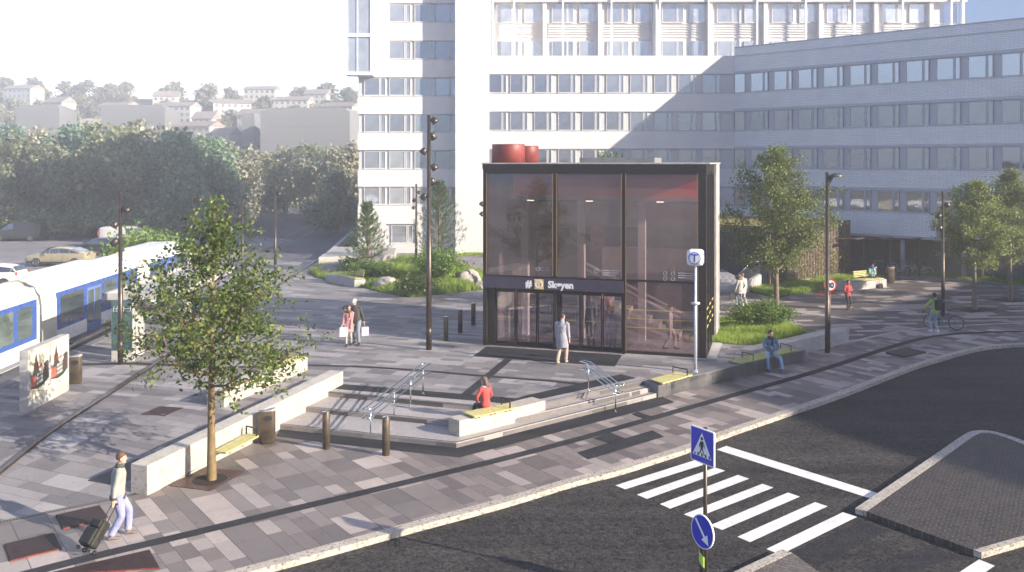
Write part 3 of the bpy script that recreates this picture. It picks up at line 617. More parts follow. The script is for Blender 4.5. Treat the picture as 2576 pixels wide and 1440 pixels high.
def strip_thing(name, label, cat, pts, wd, z, mat, th=.03):
    b = MB()
    for p, q in zip(pts, pts[1:]):
        zz = [z(v.x, v.y) if callable(z) else z for v in (p, q)]; d = (q-p).normalized(); n = V((-d.y, d.x, 0))*wd/2
        b.hexa([flat(p-n, zz[0]-.02), flat(q-n, zz[1]-.02), flat(q+n, zz[1]-.02), flat(p+n, zz[0]-.02)], [flat(p-n, zz[0]+th), flat(q-n, zz[1]+th), flat(q+n, zz[1]+th), flat(p+n, zz[0]+th)])
    return tag(b.build(name, mat), label, cat)
ra, rb = GL(0, 1190), G(800, 655, .45); dv = (flat(rb, 0)-flat(ra, 0)).normalized()
pts = [flat(ra, 0)-dv*6]+[flat(ra, 0).lerp(flat(rb, 0), k/24) for k in range(25)]
strip_thing('steel_edging', 'thin raised brown steel edging crossing the whole plaza diagonally', 'edging', pts, .13, zL, m_steel_d, .07)
m_slot, nt, p_ = newmat('slotted drain'); pos = nt.pos(); mp = nt.new('ShaderNodeMapping'); mp.inputs['Rotation'].default_value = (0, 0, -math.atan2(.592, .806)); nt.l.new(pos, mp.inputs[0]); wv = nt.new('ShaderNodeTexWave'); wv.inputs['Scale'].default_value = 5; nt.l.new(mp.outputs[0], wv.inputs['Vector'])
nt.l.new(nt.ramp(wv.outputs['Fac'], [(.5, (.015, .015, .015)), (.6, (.10, .085, .07))]), p_.inputs['Base Color'])
strip_thing('slot_drain', 'slotted steel drain channel running from the wall end to the left edge', 'drain', [V((G0.x, G0.y, 0))-GA*16, V((G0.x, G0.y, 0))+GA*.35], .12, 0, m_slot, .012)
# ------------------------------------------------------------------ lettering
def text_mesh(name, s, size, mat, parent, loc, rot=(R(90), 0, 0), ext=.004, align='LEFT', sx=1, bold=0.0):
    cu = bpy.data.curves.new(name, 'FONT'); cu.body = s; cu.size = size; cu.extrude = ext; cu.align_x = align; cu.offset = bold; cu.resolution_u = 3
    o = bpy.data.objects.new(name, cu); C.objects.link(o); bpy.context.view_layer.update()
    me = bpy.data.meshes.new_from_object(o.evaluated_get(bpy.context.evaluated_depsgraph_get())); bpy.data.objects.remove(o); me.name = name
    me.materials.clear(); me.materials.append(mat)
    r = bpy.data.objects.new(name, me); C.objects.link(r); r.parent = parent; r.location = loc; r.rotation_euler = rot; r.scale = (sx, 1, 1); return r
# ------------------------------------------------------------------ station pavilion
RZU = math.atan2(-.288, .9575)
pv = thing('station_pavilion', 'glazed dark-framed station entrance pavilion with Skøyen sign band', 'station', (O.x, O.y, .45), RZU)
H = 7.42
m_pglass = M_glass('pavilion glass', (.95, .84, .81), .08, (.42, .34, .36), .10)
m_dglass = M_glass('door glass', (.94, .87, .89), .08, (.46, .40, .46), .11)
m_sideglass = M_glass('side glass', (.88, .86, .88), .12, (.2, .2, .2), .06)
m_floor = M_('polished station floor', (.34, .30, .31), .25, var=.15, scale=1.5)
m_inconc = M_('interior concrete', (.40, .36, .37), .7, var=.25, scale=1.2)
m_incol = M_('interior column', (.62, .57, .58), .6, var=.15)
m_inwall = M_('interior dark wall', (.17, .14, .15), .6, var=.4, scale=.8)
m_redv = M_('interior red volume', (.88, .10, .05), .55, var=.2, scale=.7)
b = MB(); b.bx(0, PW, 0.02, PD, -.02, .012); b.build('floor', m_floor, pv)
b = MB(); b.bx(-.02, PW+.02, -.02, PD, 7.20, 7.42); b.bx(.0, PW, 0, PD, 7.10, 7.20); rf = b.build('roof', m_frame, pv)
b = MB(); b.bx(-.05, PW+.16, -.05, PD+.05, 7.42, 7.47); b.build('roof_edge', m_conc_l, rf)
b = MB(); b.bx(3.55, 6.7, 2.2, 4.4, 7.47, 7.68); b.build('skylight', m_conc_d, rf)
rr = random.Random(3); b = MB()
for _ in range(90):
    c = V((4.1+rr.random()*.9, 3+rr.random()*.5, 7.66+rr.random()*.28)); a = V((rr.gauss(0, 1), rr.gauss(0, 1), rr.gauss(0, 1))).normalized()*.05; k = a.orthogonal().normalized()*.03; b.quad(c-a, c-k, c+a, c+k)
m_leafg = M_leaf('fresh green leaf', [(.05, .11, .02), (.10, .19, .04), (.17, .26, .07)])
tag(b.build('roof_plants', m_leafg), 'small sprigs of green growing on the pavilion roof', 'plant', kind='thing').matrix_world = Matrix.Translation((O.x, O.y, .45)) @ Matrix.Rotation(RZU, 4, 'Z')
for (cx, cy, r, zt, lb) in ((.80, .95, .69, 8.24, None), (1.38, 1.7, .50, 8.18, None)):
    b = MB(); b.revolve([(r, 7.45), (r, zt-.03), (r-.02, zt), (r-.1, zt), (r-.1, zt-.08)], (cx, cy, 0), 40); b.build('roof_drum', m_red, rf)
# posts and frame
b = MB()
for x0, x1 in ((0, .15), (2.95, 3.08), (5.72, 5.86)): b.bx(x0, x1, 0, .22, .0, 7.20)
b.bx(8.66, 8.96, 0, .30, 0, 7.2); b.bx(0, .15, PD-.2, PD, 0, 7.2); b.bx(.15, 5.75, .0, .10, 2.82, 2.90); b.bx(5.86, 8.66, .02, .14, 2.84, 2.92)
b.bx(5.86, 8.66, .0, .16, 0, .14); b.bx(.15, 8.66, -.01, .14, 7.02, 7.12); b.build('frame', m_frame, pv, bevel=.008)
b = MB()
for x in (.16, 2.94, 3.10, 5.71, 5.88, 8.64): b.bx(x-.02, x+.02, -.025, .0, 2.95 if x < 5.8 else .1, 7.05)
b.build('frame_edge', M_('bronze edge strip', (.36, .23, .13), .35, .6), pv)
for x0, x1, z0, z1 in ((.16, 2.95, 2.9, 7.03), (3.08, 5.72, 2.9, 7.03), (5.86, 8.66, 2.92, 7.03), (5.86, 8.66, .14, 2.84)):
    b = MB(); b.bx(x0, x1, .06, .075, z0, z1); b.build('glass_panel', m_pglass, pv)
b = MB(); b.bx(.0, 5.80, -.06, .12, 2.38, 2.83); sg = b.build('sign_band', M_('sign band', (.055, .045, .075), .45), pv, bevel=.004)
m_signw = M_('sign white', (.85, .85, .85), .4, var=.02)
text_mesh('lettering', '#', .40, m_signw, sg, (1.84, -.066, 2.47), bold=.02)
b = MB(); b.bx(2.20, 2.57, -.072, -.055, 2.40, 2.80); tp_ = b.build('line_plate', M_('pale orange plate', (.80, .56, .26), .5, var=.05), sg)
b = MB(); b.torus((2.385, -.078, 2.60), .135, .012, 'y', 32); b.bx(2.31, 2.46, -.084, -.074, 2.655, 2.68); b.bx(2.373, 2.397, -.084, -.074, 2.51, 2.66); b.build('line_emblem', m_signw, tp_)
text_mesh('lettering', 'Skøyen', .37, m_signw, sg, (2.76, -.066, 2.48), bold=.016, sx=.97)
# recessed doors
m_dot = M_('yellow dot film', (.75, .62, .15), .5, var=.02)
def dots(parent, x0, x1, y, zs, gap=.095):
    m = MB()
    for z in zs:
        n = int((x1-x0)/gap)
        for k in range(n):
            x = x0+(k+.5)*(x1-x0)/n; m.add([(x+.024*math.cos(a*math.pi/3), y, z+.024*math.sin(a*math.pi/3)) for a in range(6)], [tuple(range(6))])
    m.build('dot_pattern', m_dot, parent)
b = MB(); b.bx(.15, .46, .18, .40, 0, 2.38); b.bx(.46, 5.72, .22, .40, 2.26, 2.38); b.bx(3.02, 3.2, .2, .42, 0, 2.3); b.bx(.15, 5.72, .05, .42, -.0, .06); b.build('door_surround', m_frame, pv)
for xa, xb in ((.47, 1.31), (1.35, 2.21), (2.25, 3.02), (3.2, 4.02), (4.06, 4.88), (4.92, 5.70)):
    b = MB(); f = .035 if xa not in (.47, 3.2) else .05
    for q in ((xa, xa+f, .07, 2.25), (xb-f, xb, .07, 2.25)): b.bx(q[0], q[1], .26, .32, q[2], q[3])
    b.bx(xa+f, xb-f, .26, .32, .07, .17); b.bx(xa+f, xb-f, .26, .32, 2.19, 2.25); d = b.build('door', m_frame, pv)
    b = MB(); b.bx(xa+f, xb-f, .285, .295, .17, 2.19); b.build('glass', m_dglass, d); dots(d, xa+f+.03, xb-f-.03, .28, (1.72, 1.16))
b = MB(); dots(pv, 5.92, 8.6, .05, (1.75, 1.40, 1.06))
# right flank
b = MB()
for k in range(4): y = .30+k*1.28; b.bx(8.90, 8.96, y, y+.07, 0, 7.1)
b.bx(8.88, 8.94, .3, 4.2, 0, .12); b.bx(8.88, 8.94, .3, 4.2, 6.98, 7.12); b.build('side_frame', m_frame, pv)
for k in range(3): b = MB(); b.bx(8.90, 8.915, .37+k*1.28, 1.58+k*1.28, .12, 6.98); b.build('glass_panel', m_sideglass, pv)
b = MB()
for z in (1.05, 1.4, 1.75):
    for k in range(3): b.bx(8.925, 8.93, .45+k*1.28, 1.5+k*1.28, z-.02, z+.02)
b.build('dot_pattern', m_dot, pv)
b = MB(); b.bx(8.78, 9.05, 4.2, PD+.1, -.1, 7.42); b.bx(5.8, PW, PD-.25, PD, 0, 7.2); b.build('end_wall', m_conc_l, pv)
b = MB(); b.bx(0, 5.8, PD-.2, PD, 0, 7.2); b.bx(0, .12, .22, PD-.2, 0, 7.2); b.build('back_wall', m_inwall, pv)
b = MB(); b.bx(8.97, 9.35, .0, 3.2, -.02, .025); b.bx(5.86, 9.0, -.10, -.02, -.02, .03); b.build('plinth', m_conc_l, pv)
# interior
for x in (1.05, 3.53, 6.12): b = MB(); b.bx(x-.15, x+.15, 2.5, 2.8, 0, 5.95); b.build('column', m_incol, pv)
b = MB(); b.bx(.9, 8.55, 1.3, 5.6, 6.08, 7.1); b.build('red_volume', m_redv, pv)
b = MB(); b.bx(.8, 8.6, 1.2, 5.7, 5.92, 6.08); b.build('ceiling_slab', m_inconc, pv)
b = MB(); b.bx(.2, 8.7, 5.0, 5.5, 4.6, 5.7); b.bx(4.0, 8.7, 4.8, 5.2, 2.2, 3.7); b.bx(6.4, 7.5, 4.6, 5.0, 0, 2.2); b.build('gallery', m_inconc, pv)
b = MB()
for i in range(10): b.bx(3.4+i*.42, 3.4+(i+1)*.42, 3.1, 4.2, .0, 2.0-i*.19)
b.build('stairs', m_inconc, pv)
b = MB(); b.bar((3.4, 3.05, 3.0), (7.6, 3.05, 1.0), .05, .08); b.bar((3.4, 4.25, 3.0), (7.6, 4.25, 1.0), .05, .08); b.bar((.5, 2.0, 1.2), (2.9, 4.4, 1.2), .04, .06)
for k in range(6): b.bar((.5+k*.48, 2+k*.48, 0), (.5+k*.48, 2+k*.48, 1.2), .03, .03, W)
b.build('handrail', m_incol, pv)
b = MB(); b.bx(4.4, 5.5, 5.65, 5.75, .3, 2.0); b.bx(.9, 1.5, 5.65, 5.75, 2.6, 4.2); b.bx(3.3, 3.9, 5.65, 5.75, 3.2, 5.4); b.build('poster', M_('faded posters', (.55, .22, .16), .6, var=.6, scale=3), pv)
b = MB()
for x, z in ((2.30, 3.2), (2.5, 3.2), (2.7, 3.2), (4.7, 3.2), (7.4, 3.2), (7.7, 3.2), (7.4, 3.0), (7.7, 3.0)): b.torus((x, .055, z), .07, .008, 'y', 16, 4)
for x in (7.9, 4.95):
    for k in range(3): b.bx(x, x+.75-.1*k, .05, .056, 3.22-k*.09, 3.25-k*.09)
b.build('window_lettering', M_('white film', (.5, .5, .52), .5), pv)
m_lamp, nt, p_ = newmat('lit lamp strip'); p_.inputs['Emission Color'].default_value = (1, .9, .8, 1); p_.inputs['Emission Strength'].default_value = 1.2
for x in (1.5, 4.0, 6.9): b = MB(); b.bx(x, x+.28, 1.35, 1.40, 5.88, 5.92); b.build('ceiling_lamp', m_lamp, pv)
# ------------------------------------------------------------------ facades
YF = 73.0
def X73(px, y=YF): return (px-CX)/F*y
def Zp(py, y=YF): return HC+(HZ-py)/F*y
m_wb = M_brick('white painted brick', (.84, .81, .78), (.88, .85, .82), (.66, .64, .62), .5, .105, .012, .012)
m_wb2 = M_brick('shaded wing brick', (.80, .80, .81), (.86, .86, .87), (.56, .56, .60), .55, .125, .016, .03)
m_brn = M_brick('brown brick', (.20, .15, .12), (.25, .19, .15), (.11, .09, .08), .5, .12, .012, .01)
m_grm = M_('grey window metal', (.42, .42, .47), .5, .2, var=.08)
m_whm = M_('white window metal', (.60, .59, .59), .5, var=.06)
m_pane = M_pane('office pane', (.13, .13, .17), .42)
m_pane_l = M_pane('pale office pane', (.30, .32, .36), .45)
m_pane_w = M_pane('wing pane', (.07, .065, .075), .50, .015); m_pane_d = M_pane('brick reflection pane', (.065, .052, .052), .26, .03)  # lower-row panes carry brick reflections as a dark brown body colour
def window_proto(w_big, w_nar, gap, h, mfr, mpane, fr=.045, dep=.08):
    """frame with sill, child pane; origin at the lower left front corner"""
    b = MB(); wt = w_big+gap+w_nar
    for x0, x1 in ((0, w_big), (w_big+gap, wt)):
        b.bx(x0, x0+fr, 0, dep, 0, h); b.bx(x1-fr, x1, 0, dep, 0, h); b.bx(x0+fr, x1-fr, 0, dep, 0, fr); b.bx(x0+fr, x1-fr, 0, dep, h-fr, h)
    b.bx(w_big, w_big+gap, .02, dep, 0, h); b.bx(-.02, wt+.02, -.05, .03, -.035, 0)
    f = b.build('window', mfr); b = MB(); b.bx(fr, w_big-fr, .035, .05, fr, h-fr); b.bx(w_big+gap+fr, wt-fr, .035, .05, fr, h-fr)
    b.build('pane', mpane, f); return f
def put_window(proto, parent, loc, first):
    o = proto if first else copy_tree(proto); o.parent = parent; o.location = loc; return o
# central white office block
cb_ = thing('office_building', 'white brick office block with rows of dark windows right behind the station', 'building', (0, YF, 0))
xl, xr = X73(1229), 18.0
rowz = [Zp(y) for y in (187.5, 282, 376, 471)]; wh = 1.50
b = MB(); zz = [16.5]+[z for t_ in rowz for z in (t_, t_-wh)]+[-.2]
for i in range(0, len(zz), 2): b.bx(xl, xr, 0, .4, zz[i+1], zz[i])
b.build('brick_wall', m_wb, cb_)
b = MB()
for t_ in rowz: b.bx(xl, xr, .10, .3, t_-wh, t_)
b.build('window_strip', m_whm, cb_)
b = MB()
for t_ in rowz: b.bx(xl, xr, -.03, .1, t_-wh-.04, t_-wh+.0); b.bx(xl, xr, -.02, .1, t_-.0, t_+.05)
b.build('sill_course', m_grm, cb_)
pr = window_proto(1.06, .30, .07, wh-.02, m_whm, m_pane); k = 0
for t_ in rowz:
    for j in range(-1, 10):
        x = -.158+1.945*j
        if x < xl: x = xl+.02
        if x+1.45 < xr+.7: put_window(pr, cb_, (x, .03, t_-wh+.01), k == 0); k += 1
b = MB(); b.bx(xl, 45, .4, 22, -.2, 16.3); b.build('core', m_whm, cb_)
# upper glazed storeys
YU = 80.0; ux0, ux1 = X73(1240, YU), X73(2420, YU)
ub = thing('glazed_upper_floors', 'pale glazed upper storeys with slim white fins rising above the brick office', 'building', (0, YU, 16.3))
b = MB(); b.bx(ux0, ux1-1.6, .5, 12, 0, 7.2); b.build('wall', m_whm, ub)
b = MB()
for z0, z1 in ((2.70, 2.78), (2.98, 3.03), (3.2, 3.25), (3.42, 3.47), (3.64, 3.69), (3.86, 3.95)): b.bx(ux0, ux1-1.7, .42, .5, z0, z1)
b.bx(ux0-.1, ux1+.4, -.2, .5, 5.78, 6.2); b.build('fins', m_whm, ub)
b = MB()
for i in range(10): x = ux0+1.9+i*4.29; b.bx(x-.07, x+.07, -.35, -.2, 0, 7.2)
b.bx(ux0-.05, ux0+.08, -.3, .45, 0, 7.2); b.bx(ux1-.1, ux1+.1, -.3, 0, 0, 7.2); b.build('post', m_white, ub)
b = MB()
for i in range(8): x = ux0+4.6+i*4.9; b.bx(x-.17, x+.17, .0, .5, 0, 7.2)
b.build('pier', m_whm, ub)
p2 = window_proto(1.35, .5, .06, 1.66, m_whm, m_pane_l, .05, .1); k = 0
for z in (.72, 4.02):
    for i in range(17):
        x = ux0+.35+i*2.45
        if x+1.9 < ux1-1.6: put_window(p2, ub, (x, .38, z), k == 0); k += 1
b = MB(); b.bx(ux1-1.6, ux1, .5, 2.5, 0, 3.9); b.build('parapet', m_whm, ub)
b = MB(); b.bx(ux1-1.6, ux1-.1, .52, .56, 4.0, 5.7); b.build('corner_glass', m_glass_c if 'm_glass_c' in globals() else m_sideglass, ub)
# bright brick pier and left tower
pt = thing('brick_pier', 'blank bright white brick pier standing between the two office facades', 'building', (0, YF-.15, 0))
b = MB(); b.bx(X73(1145.5), X73(1229), 0, 8, -.2, 23.6); b.build('brick_wall', m_wb, pt)
tw = thing('office_tower', 'pale hazy office tower with ribbon windows left of the brick pier', 'building', (0, YF+1.2, 0))
Yt = YF+1.2; tx0, tx1 = X73(900, Yt), X73(1147, Yt)
trow = [(Zp(a, Yt), Zp(c, Yt)) for a, c in ((195, 241), (287, 333), (378, 425.5), (470, 515))]
b = MB(); prev = Zp(188, Yt)
for a, c in trow: b.bx(tx0, tx1, 0, .4, a, prev); prev = c
b.bx(tx0, tx1, 0, .4, 2.80, prev); b.bx(tx0, X73(970, Yt), 0, .4, -.2, 2.8); b.bx(X73(1045, Yt), tx1, 0, .4, -.2, 2.8)
b.bx(X73(970, Yt), X73(1045, Yt), 0, .4, -.2, 1.2)
ur = [(Zp(a, Yt), Zp(c, Yt)) for a, c in ((8.5, 56), (102.5, 149))]
b.bx(tx0, X73(978, Yt), 0, .4, Zp(188, Yt), 23.4); prev = 23.4
for a, c in ur: b.bx(X73(978, Yt), tx1, 0, .4, a, prev); prev = c
b.bx(X73(978, Yt), tx1, 0, .4, Zp(188, Yt), prev); b.build('panel_wall', m_wb, tw)
b = MB()
for a, c in trow+ur: b.bx(tx0+.05, tx1, .16, .4, c, a); b.bx(tx0, tx1, -.04, .02, c-.05, c-.0)
b.bx(X73(970, Yt), X73(1045, Yt), .16, .4, 1.2, 2.8); b.build('window_strip', m_whm, tw)
b = MB(); b.bx(tx0, tx1, .4, 14, -.2, 23.3); b.build('core', m_whm, tw)
p3 = window_proto(1.28, .42, .08, 1.44, m_whm, m_pane_l, .05, .09); k = 0
for r_i, (a, c) in enumerate(trow+ur):
    for i in range(4):
        x = tx0+(.5 if i == 0 else .5)+i*2.235*.93
        if r_i >= 4 and i == 0: continue
        if x+1.7 < tx1+.5: put_window(p3, tw, (min(x, tx1-1.8), .07, c+.02), k == 0); k += 1
put_window(p3, tw, (X73(984, Yt), .07, 1.25), False)
b = MB(); bx0, bx1 = X73(874, 73), X73(934, 73)
for z0 in (Zp(188, 73), Zp(92, 73), Zp(-5, 73)): b.bx(bx0-.15, bx1+.1, -1.35, 0, z0-.05, z0+.22)
for x in (bx0, bx0+.8, bx1-.05): b.bx(x-.04, x+.04, -1.28, -1.2, 15, 23.3)
b.bx(bx1-.1, bx1, -1.2, 0, 15, 23.3); bay = b.build('bay_window', m_white, tw)
b = MB(); b.bx(bx0, bx1-.2, -1.22, -1.2, 15.1, 23.3); b.build('pane', m_pane_l, bay)
# right wing
RW = math.atan2(-.712, .702)
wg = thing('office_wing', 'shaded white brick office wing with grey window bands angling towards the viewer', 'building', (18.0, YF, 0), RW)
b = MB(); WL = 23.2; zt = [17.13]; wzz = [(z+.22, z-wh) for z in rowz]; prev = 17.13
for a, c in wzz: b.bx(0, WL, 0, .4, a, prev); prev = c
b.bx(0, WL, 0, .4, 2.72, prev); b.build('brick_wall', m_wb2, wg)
b = MB(); b.bx(-.3, WL, -.06, .3, 16.42, 16.50)
for a, c in wzz: b.bx(0, WL, -.03, .3, a-.2, a); b.bx(0, WL, .11, .3, c, a-.2); b.bx(0, WL, -.05, .1, c-.05, c)
b.bx(0, WL, -.03, 4, 2.55, 2.72); b.bx(0, WL, -.05, .42, 17.13, 17.2); b.build('metal_band', m_grm, wg)
b = MB(); b.bx(0, WL, .4, 14, 2.74, 17.0); b.bx(0, 1.6, 2.4, 14, -.2, 2.5); b.build('core', m_grm, wg)
b = MB(); b.bx(0, WL, 2.2, 2.5, -.2, 2.55); b.build('recessed_wall', m_brn, wg)
b = MB(); b.bx(0, WL, 2.1, 2.2, -.2, .55); b.build('wall_base', m_conc_d, wg)
for i in range(6): b = MB(); b.cyl((1.0+i*4.1, .45, -.1), .17, 2.7, 20); b.build('column', m_grm, wg)
p4 = window_proto(1.14, .36, .06, wh-.02, m_grm, m_pane_w, .05, .09); k = 0
p4b = window_proto(1.14, .36, .06, wh-.02, m_grm, m_pane_d, .05, .09)
for rz_, z in enumerate(rowz):
    if rz_ == 1: p4 = p4b; k = 0
    for i in range(12):
        x = -.63+2.045*i
        if x < 0: continue
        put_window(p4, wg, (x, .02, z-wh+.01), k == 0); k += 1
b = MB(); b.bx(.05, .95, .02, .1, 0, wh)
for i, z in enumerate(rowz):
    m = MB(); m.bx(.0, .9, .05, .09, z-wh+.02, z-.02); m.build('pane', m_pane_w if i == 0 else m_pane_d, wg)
# building beyond the right edge of the photo that shades the crossing
cst = V((52.6, 12.1, 0)); e1 = V((.48, -.88, 0)).normalized(); e2 = V((.71, .70, 0)).normalized()
sb = thing('corner_building', 'tall brown brick corner building across the street, outside the view to the right', 'building', tuple(cst))
b = MB(); b.prism([tuple(p.xy) for p in (cst, cst+e1*45, cst+e1*45+e2*42, cst+e2*42)], -.2, 20.1); b.build('wall', m_brn, sb, world=True)
b = MB()
for j in range(5):
    for i in range(16):
        for e, n in ((e1, V((-e1.y, e1.x, 0))*-1), (e2, V((-e2.y, e2.x, 0)))):
            c = cst+e*(2+i*2.6)+n*.03; b.box((c.x, c.y, 2.5+j*3.6), (1.4, .1, 1.8), math.atan2(e.y, e.x))
b.build('windows', m_pane_w, sb, world=True)
# grey hazy blocks in the distance
m_hb = M_('flat grey render', (.24, .24, .25), .9, var=.05)
def far_block(label, px0, pxe, px1, ytop, y0, skew, dz=30):
    a = AT(px0, ytop, y0); e = AT(pxe, ytop, y0); zt = a.z
    c = V(((px1-CX)/F*(y0+skew), y0+skew, 0))
    t = thing('apartment_block', label, 'building', (a.x, a.y, 0))
    b = MB(); pl = [(a.x, a.y), (e.x, e.y), (c.x, c.y), (c.x+(a.x-e.x), c.y+(a.y-e.y))]; b.prism(pl, -1, zt); b.build('wall', m_hb, t, world=True)
    cx, cy = [sum(q[i] for q in pl)/4 for i in (0, 1)]; b = MB(); b.prism([(cx+(q[0]-cx)*.9, cy+(q[1]-cy)*.9) for q in pl], zt, zt+.6); b.build('roof', m_hb, t, world=True)
    b = MB()
    for fz in range(3, int(zt)-1, 3): b.bx(a.x+.3, e.x-.3, a.y-.06, a.y-.0, fz, fz+.12)
    b.build('floor_joint', m_hb, t, world=True)
far_block('flat roofed grey block in haze behind the leftmost trees', 40, 150, 193, 270, 190, 20)
far_block('flat roofed grey block in haze left of centre behind the trees', 255, 415, 453, 270, 200, 24)
far_block('widest flat roofed grey block in haze beside the office tower', 655, 880, 930, 279, 185, 18)
far_block('narrow grey block in haze left of the widest one', 608, 640, 668, 292, 200, 14)
far_block('low grey block cut by the left edge behind the trees', -60, 14, 20, 320, 170, 10)
# ------------------------------------------------------------------ slatted cycle house with green roof
Cs = G(1934, 725); ed = V((.755, .655, 0)); el = V((-.72, .694, 0)).normalized(); HS = 3.78
sh = thing('slatted_building', 'low timber-slatted building with grass roof and climbing plants', 'building', tuple(Cs))
b = MB(); Lr = (G(2138, 691.7)-Cs).length; Ll = 16.0
n_s = int(Lr/.19)
for k in range(n_s):
    p = Cs+ed*(k+.5)*Lr/n_s; b.box((p.x, p.y, HS/2+.06), (.085, .10, HS), math.atan2(ed.y, ed.x))
b.build('slats', M_('brown timber slats', (.21, .155, .125), .7, var=.4, scale=3), sh, world=True)
b = MB()
for k in range(int(Ll/.19)):
    p = Cs+el*(k+.5)*.19; b.box((p.x, p.y, HS-.62), (.085, .10, 1.3), math.atan2(el.y, el.x))
b.build('slats', M_('dark timber slats', (.10, .08, .07), .7, var=.4, scale=3), sh, world=True)
inr = V((-ed.y, ed.x, 0)); 
b = MB(); q0 = Cs+ed*.1+V((-.02, .14, 0)); qs = [q0, Cs+ed*Lr+inr*.1, Cs+ed*Lr+el*Ll, q0+el*Ll]; b.prism([tuple(p.xy) for p in qs], HS-.25, HS-.12); 
q1 = Cs+el*1.6+ed*.25; b.prism([tuple(p.xy) for p in (Cs+ed*.2+inr*.25, Cs+ed*Lr+inr*.25, Cs+ed*Lr+el*Ll, Cs+el*Ll+ed*3, Cs+el*1.2+ed*3, Cs+el*1.0+ed*.4)], -.1, HS-.25)
b.build('inner_wall', M_('dark concrete inner wall', (.10, .10, .11), .8, var=.3), sh, world=True)
b = MB(); b.bar(flat(Cs, HS+.02), flat(Cs+ed*Lr, HS+.02), .1, .06); b.bar(flat(Cs, HS+.02), flat(Cs+el*Ll, HS+.02), .1, .06); b.build('roof_rail', m_steel_d, sh, world=True)
b = MB(); b.bar(flat(Cs-inr*.06, .05), flat(Cs+ed*Lr-inr*.06, .05), .14, .34); b.build('plinth', m_conc_l, sh, world=True)
# ------------------------------------------------------------------ vegetation
m_bark = M_('grey brown bark', (.20, .155, .115), .85, var=.4, scale=7, bump=.02, bscale=18)
m_bark_o = M_('ochre young bark', (.20, .135, .06), .8, var=.35, scale=7, bump=.02, bscale=22)
m_leaf1 = M_leaf('street tree leaf', [(.035, .075, .014), (.075, .125, .022), (.13, .18, .035), (.27, .32, .12)])
m_leaf2 = M_leaf('plaza tree leaf', [(.10, .16, .03), (.23, .29, .07), (.46, .48, .22)])
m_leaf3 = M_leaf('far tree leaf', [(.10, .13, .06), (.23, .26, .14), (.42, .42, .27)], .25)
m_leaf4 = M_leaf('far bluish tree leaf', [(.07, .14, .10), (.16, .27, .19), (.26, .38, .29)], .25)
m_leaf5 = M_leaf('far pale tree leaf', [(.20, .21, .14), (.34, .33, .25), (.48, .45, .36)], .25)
m_pine = M_leaf('pine needles', [(.055, .11, .04), (.11, .19, .065), (.19, .27, .11)], .3)
m_bush = M_leaf('bright bush leaf', [(.10, .20, .03), (.20, .33, .06), (.34, .44, .14)])
m_grass = M_leaf('grass blade', [(.16, .29, .03), (.26, .40, .05), (.42, .48, .14), (.20, .34, .04)], .4)
m_turf = M_('turf soil', (.05, .08, .02), .95, var=.4, scale=3)
def leaf(vs, fs, c, d, n, L, w_):
    """pointed leaf, 4 verts folded along the midrib"""
    s = d.cross(n).normalized()*w_; b_ = len(vs); vs += [c, c+d*L*.45+s+n*L*.06, c+d*L, c+d*L*.45-s+n*L*.06]; fs.append((b_, b_+1, b_+2, b_+3))
def rv(r): return V((r.gauss(0, 1), r.gauss(0, 1), r.gauss(0, 1))).normalized()
def street_tree(name, label, base, h, z0, width, seed, nleaf, L, mleaf, mbark, tr=.10, group=None, droop=.0, prof=None, parts=('trunk', 'crown'), nbr=46):
    r = random.Random(seed); t = thing(name, label, 'tree', tuple(base), group=group)
    # trunk with a slight wander
    tp = []; n = 12
    for i in range(n+1): f = i/n; tp.append(V((math.sin(f*3+seed)*.06*f*h*.15, math.cos(f*2.3+seed)*.05*f*h*.15, f*h*.97)))
    b = MB(); b.tube([tp[0]-V((0, 0, .1))]+tp[:], [tr*1.25]+[max(.008, tr*(1-.93*(i/n)**.8)) for i in range(n+1)], 9)
    def trunk_at(z): f = min(.999, z/(h*.97))*n; i = int(f); return tp[i].lerp(tp[i+1], f-i)
    prof = prof or (lambda f: math.sin(math.pi*min(1, (f*.86+.14))**.75)**.8*(1-f*.25))
    sites = []; nb = nbr
    for k in range(nb):
        f = (k+.5)/nb; z = z0+(h*.97-z0)*f**1.05; p = trunk_at(z); a = k*2.4+r.random()*.9
        ln = width*.5*prof(f)*(.72+.45*r.random()); up = .15+.75*f+r.gauss(0, .12)-droop
        d = V((math.cos(a), math.sin(a), up)).normalized(); pts = [p]; cur = p; seg = 5
        for s_ in range(seg):
            d = (d+V((r.gauss(0, .13), r.gauss(0, .13), .07+r.gauss(0, .07)))).normalized(); cur = cur+d*ln/seg; pts.append(cur)
        br = max(.006, tr*.30*(1-f*.8)); b.tube(pts, [br*(1-.85*i/seg) for i in range(seg+1)], 5)
        for i in range(1, seg+1):
            sites.append((pts[i], (.5+.5*i/seg)*(ln+.04), d))
            for q in range(3 if ln > .5 else 2):
                sd = (rv(r)*.9+d*.7).normalized(); e = pts[i]+sd*ln*(.16+.26*r.random())
                if r.random() < .5: b.tube([pts[i], pts[i].lerp(e, .5)+V((0, 0, .02)), e], [br*.3, br*.22, .003], 4)
                for w_ in range(3): sites.append((pts[i].lerp(e, .35+.33*w_), 1.0*(ln+.04), sd))
    b.build(parts[0], mbark, t)
    vs = []; fs = []
    tot = sum(s[1] for s in sites)
    for p, w_, d in sites:
        k = int(nleaf*w_/tot+r.random()); sp = L*1.35
        for _ in range(k):
            c = p+V((r.gauss(0, sp*.75), r.gauss(0, sp*.75), r.gauss(0, sp*.5))); dd = (rv(r)+d*.6+V((0, 0, -.15))).normalized(); nn = (rv(r)*.8+V((0, 0, .8)))
            nn = (nn-dd*nn.dot(dd)).normalized(); l = L*(.65+.6*r.random()); leaf(vs, fs, c, dd, nn, l, l*.30)
    m = MB(); m.add(vs, fs); m.build(parts[1], mleaf, t); return t
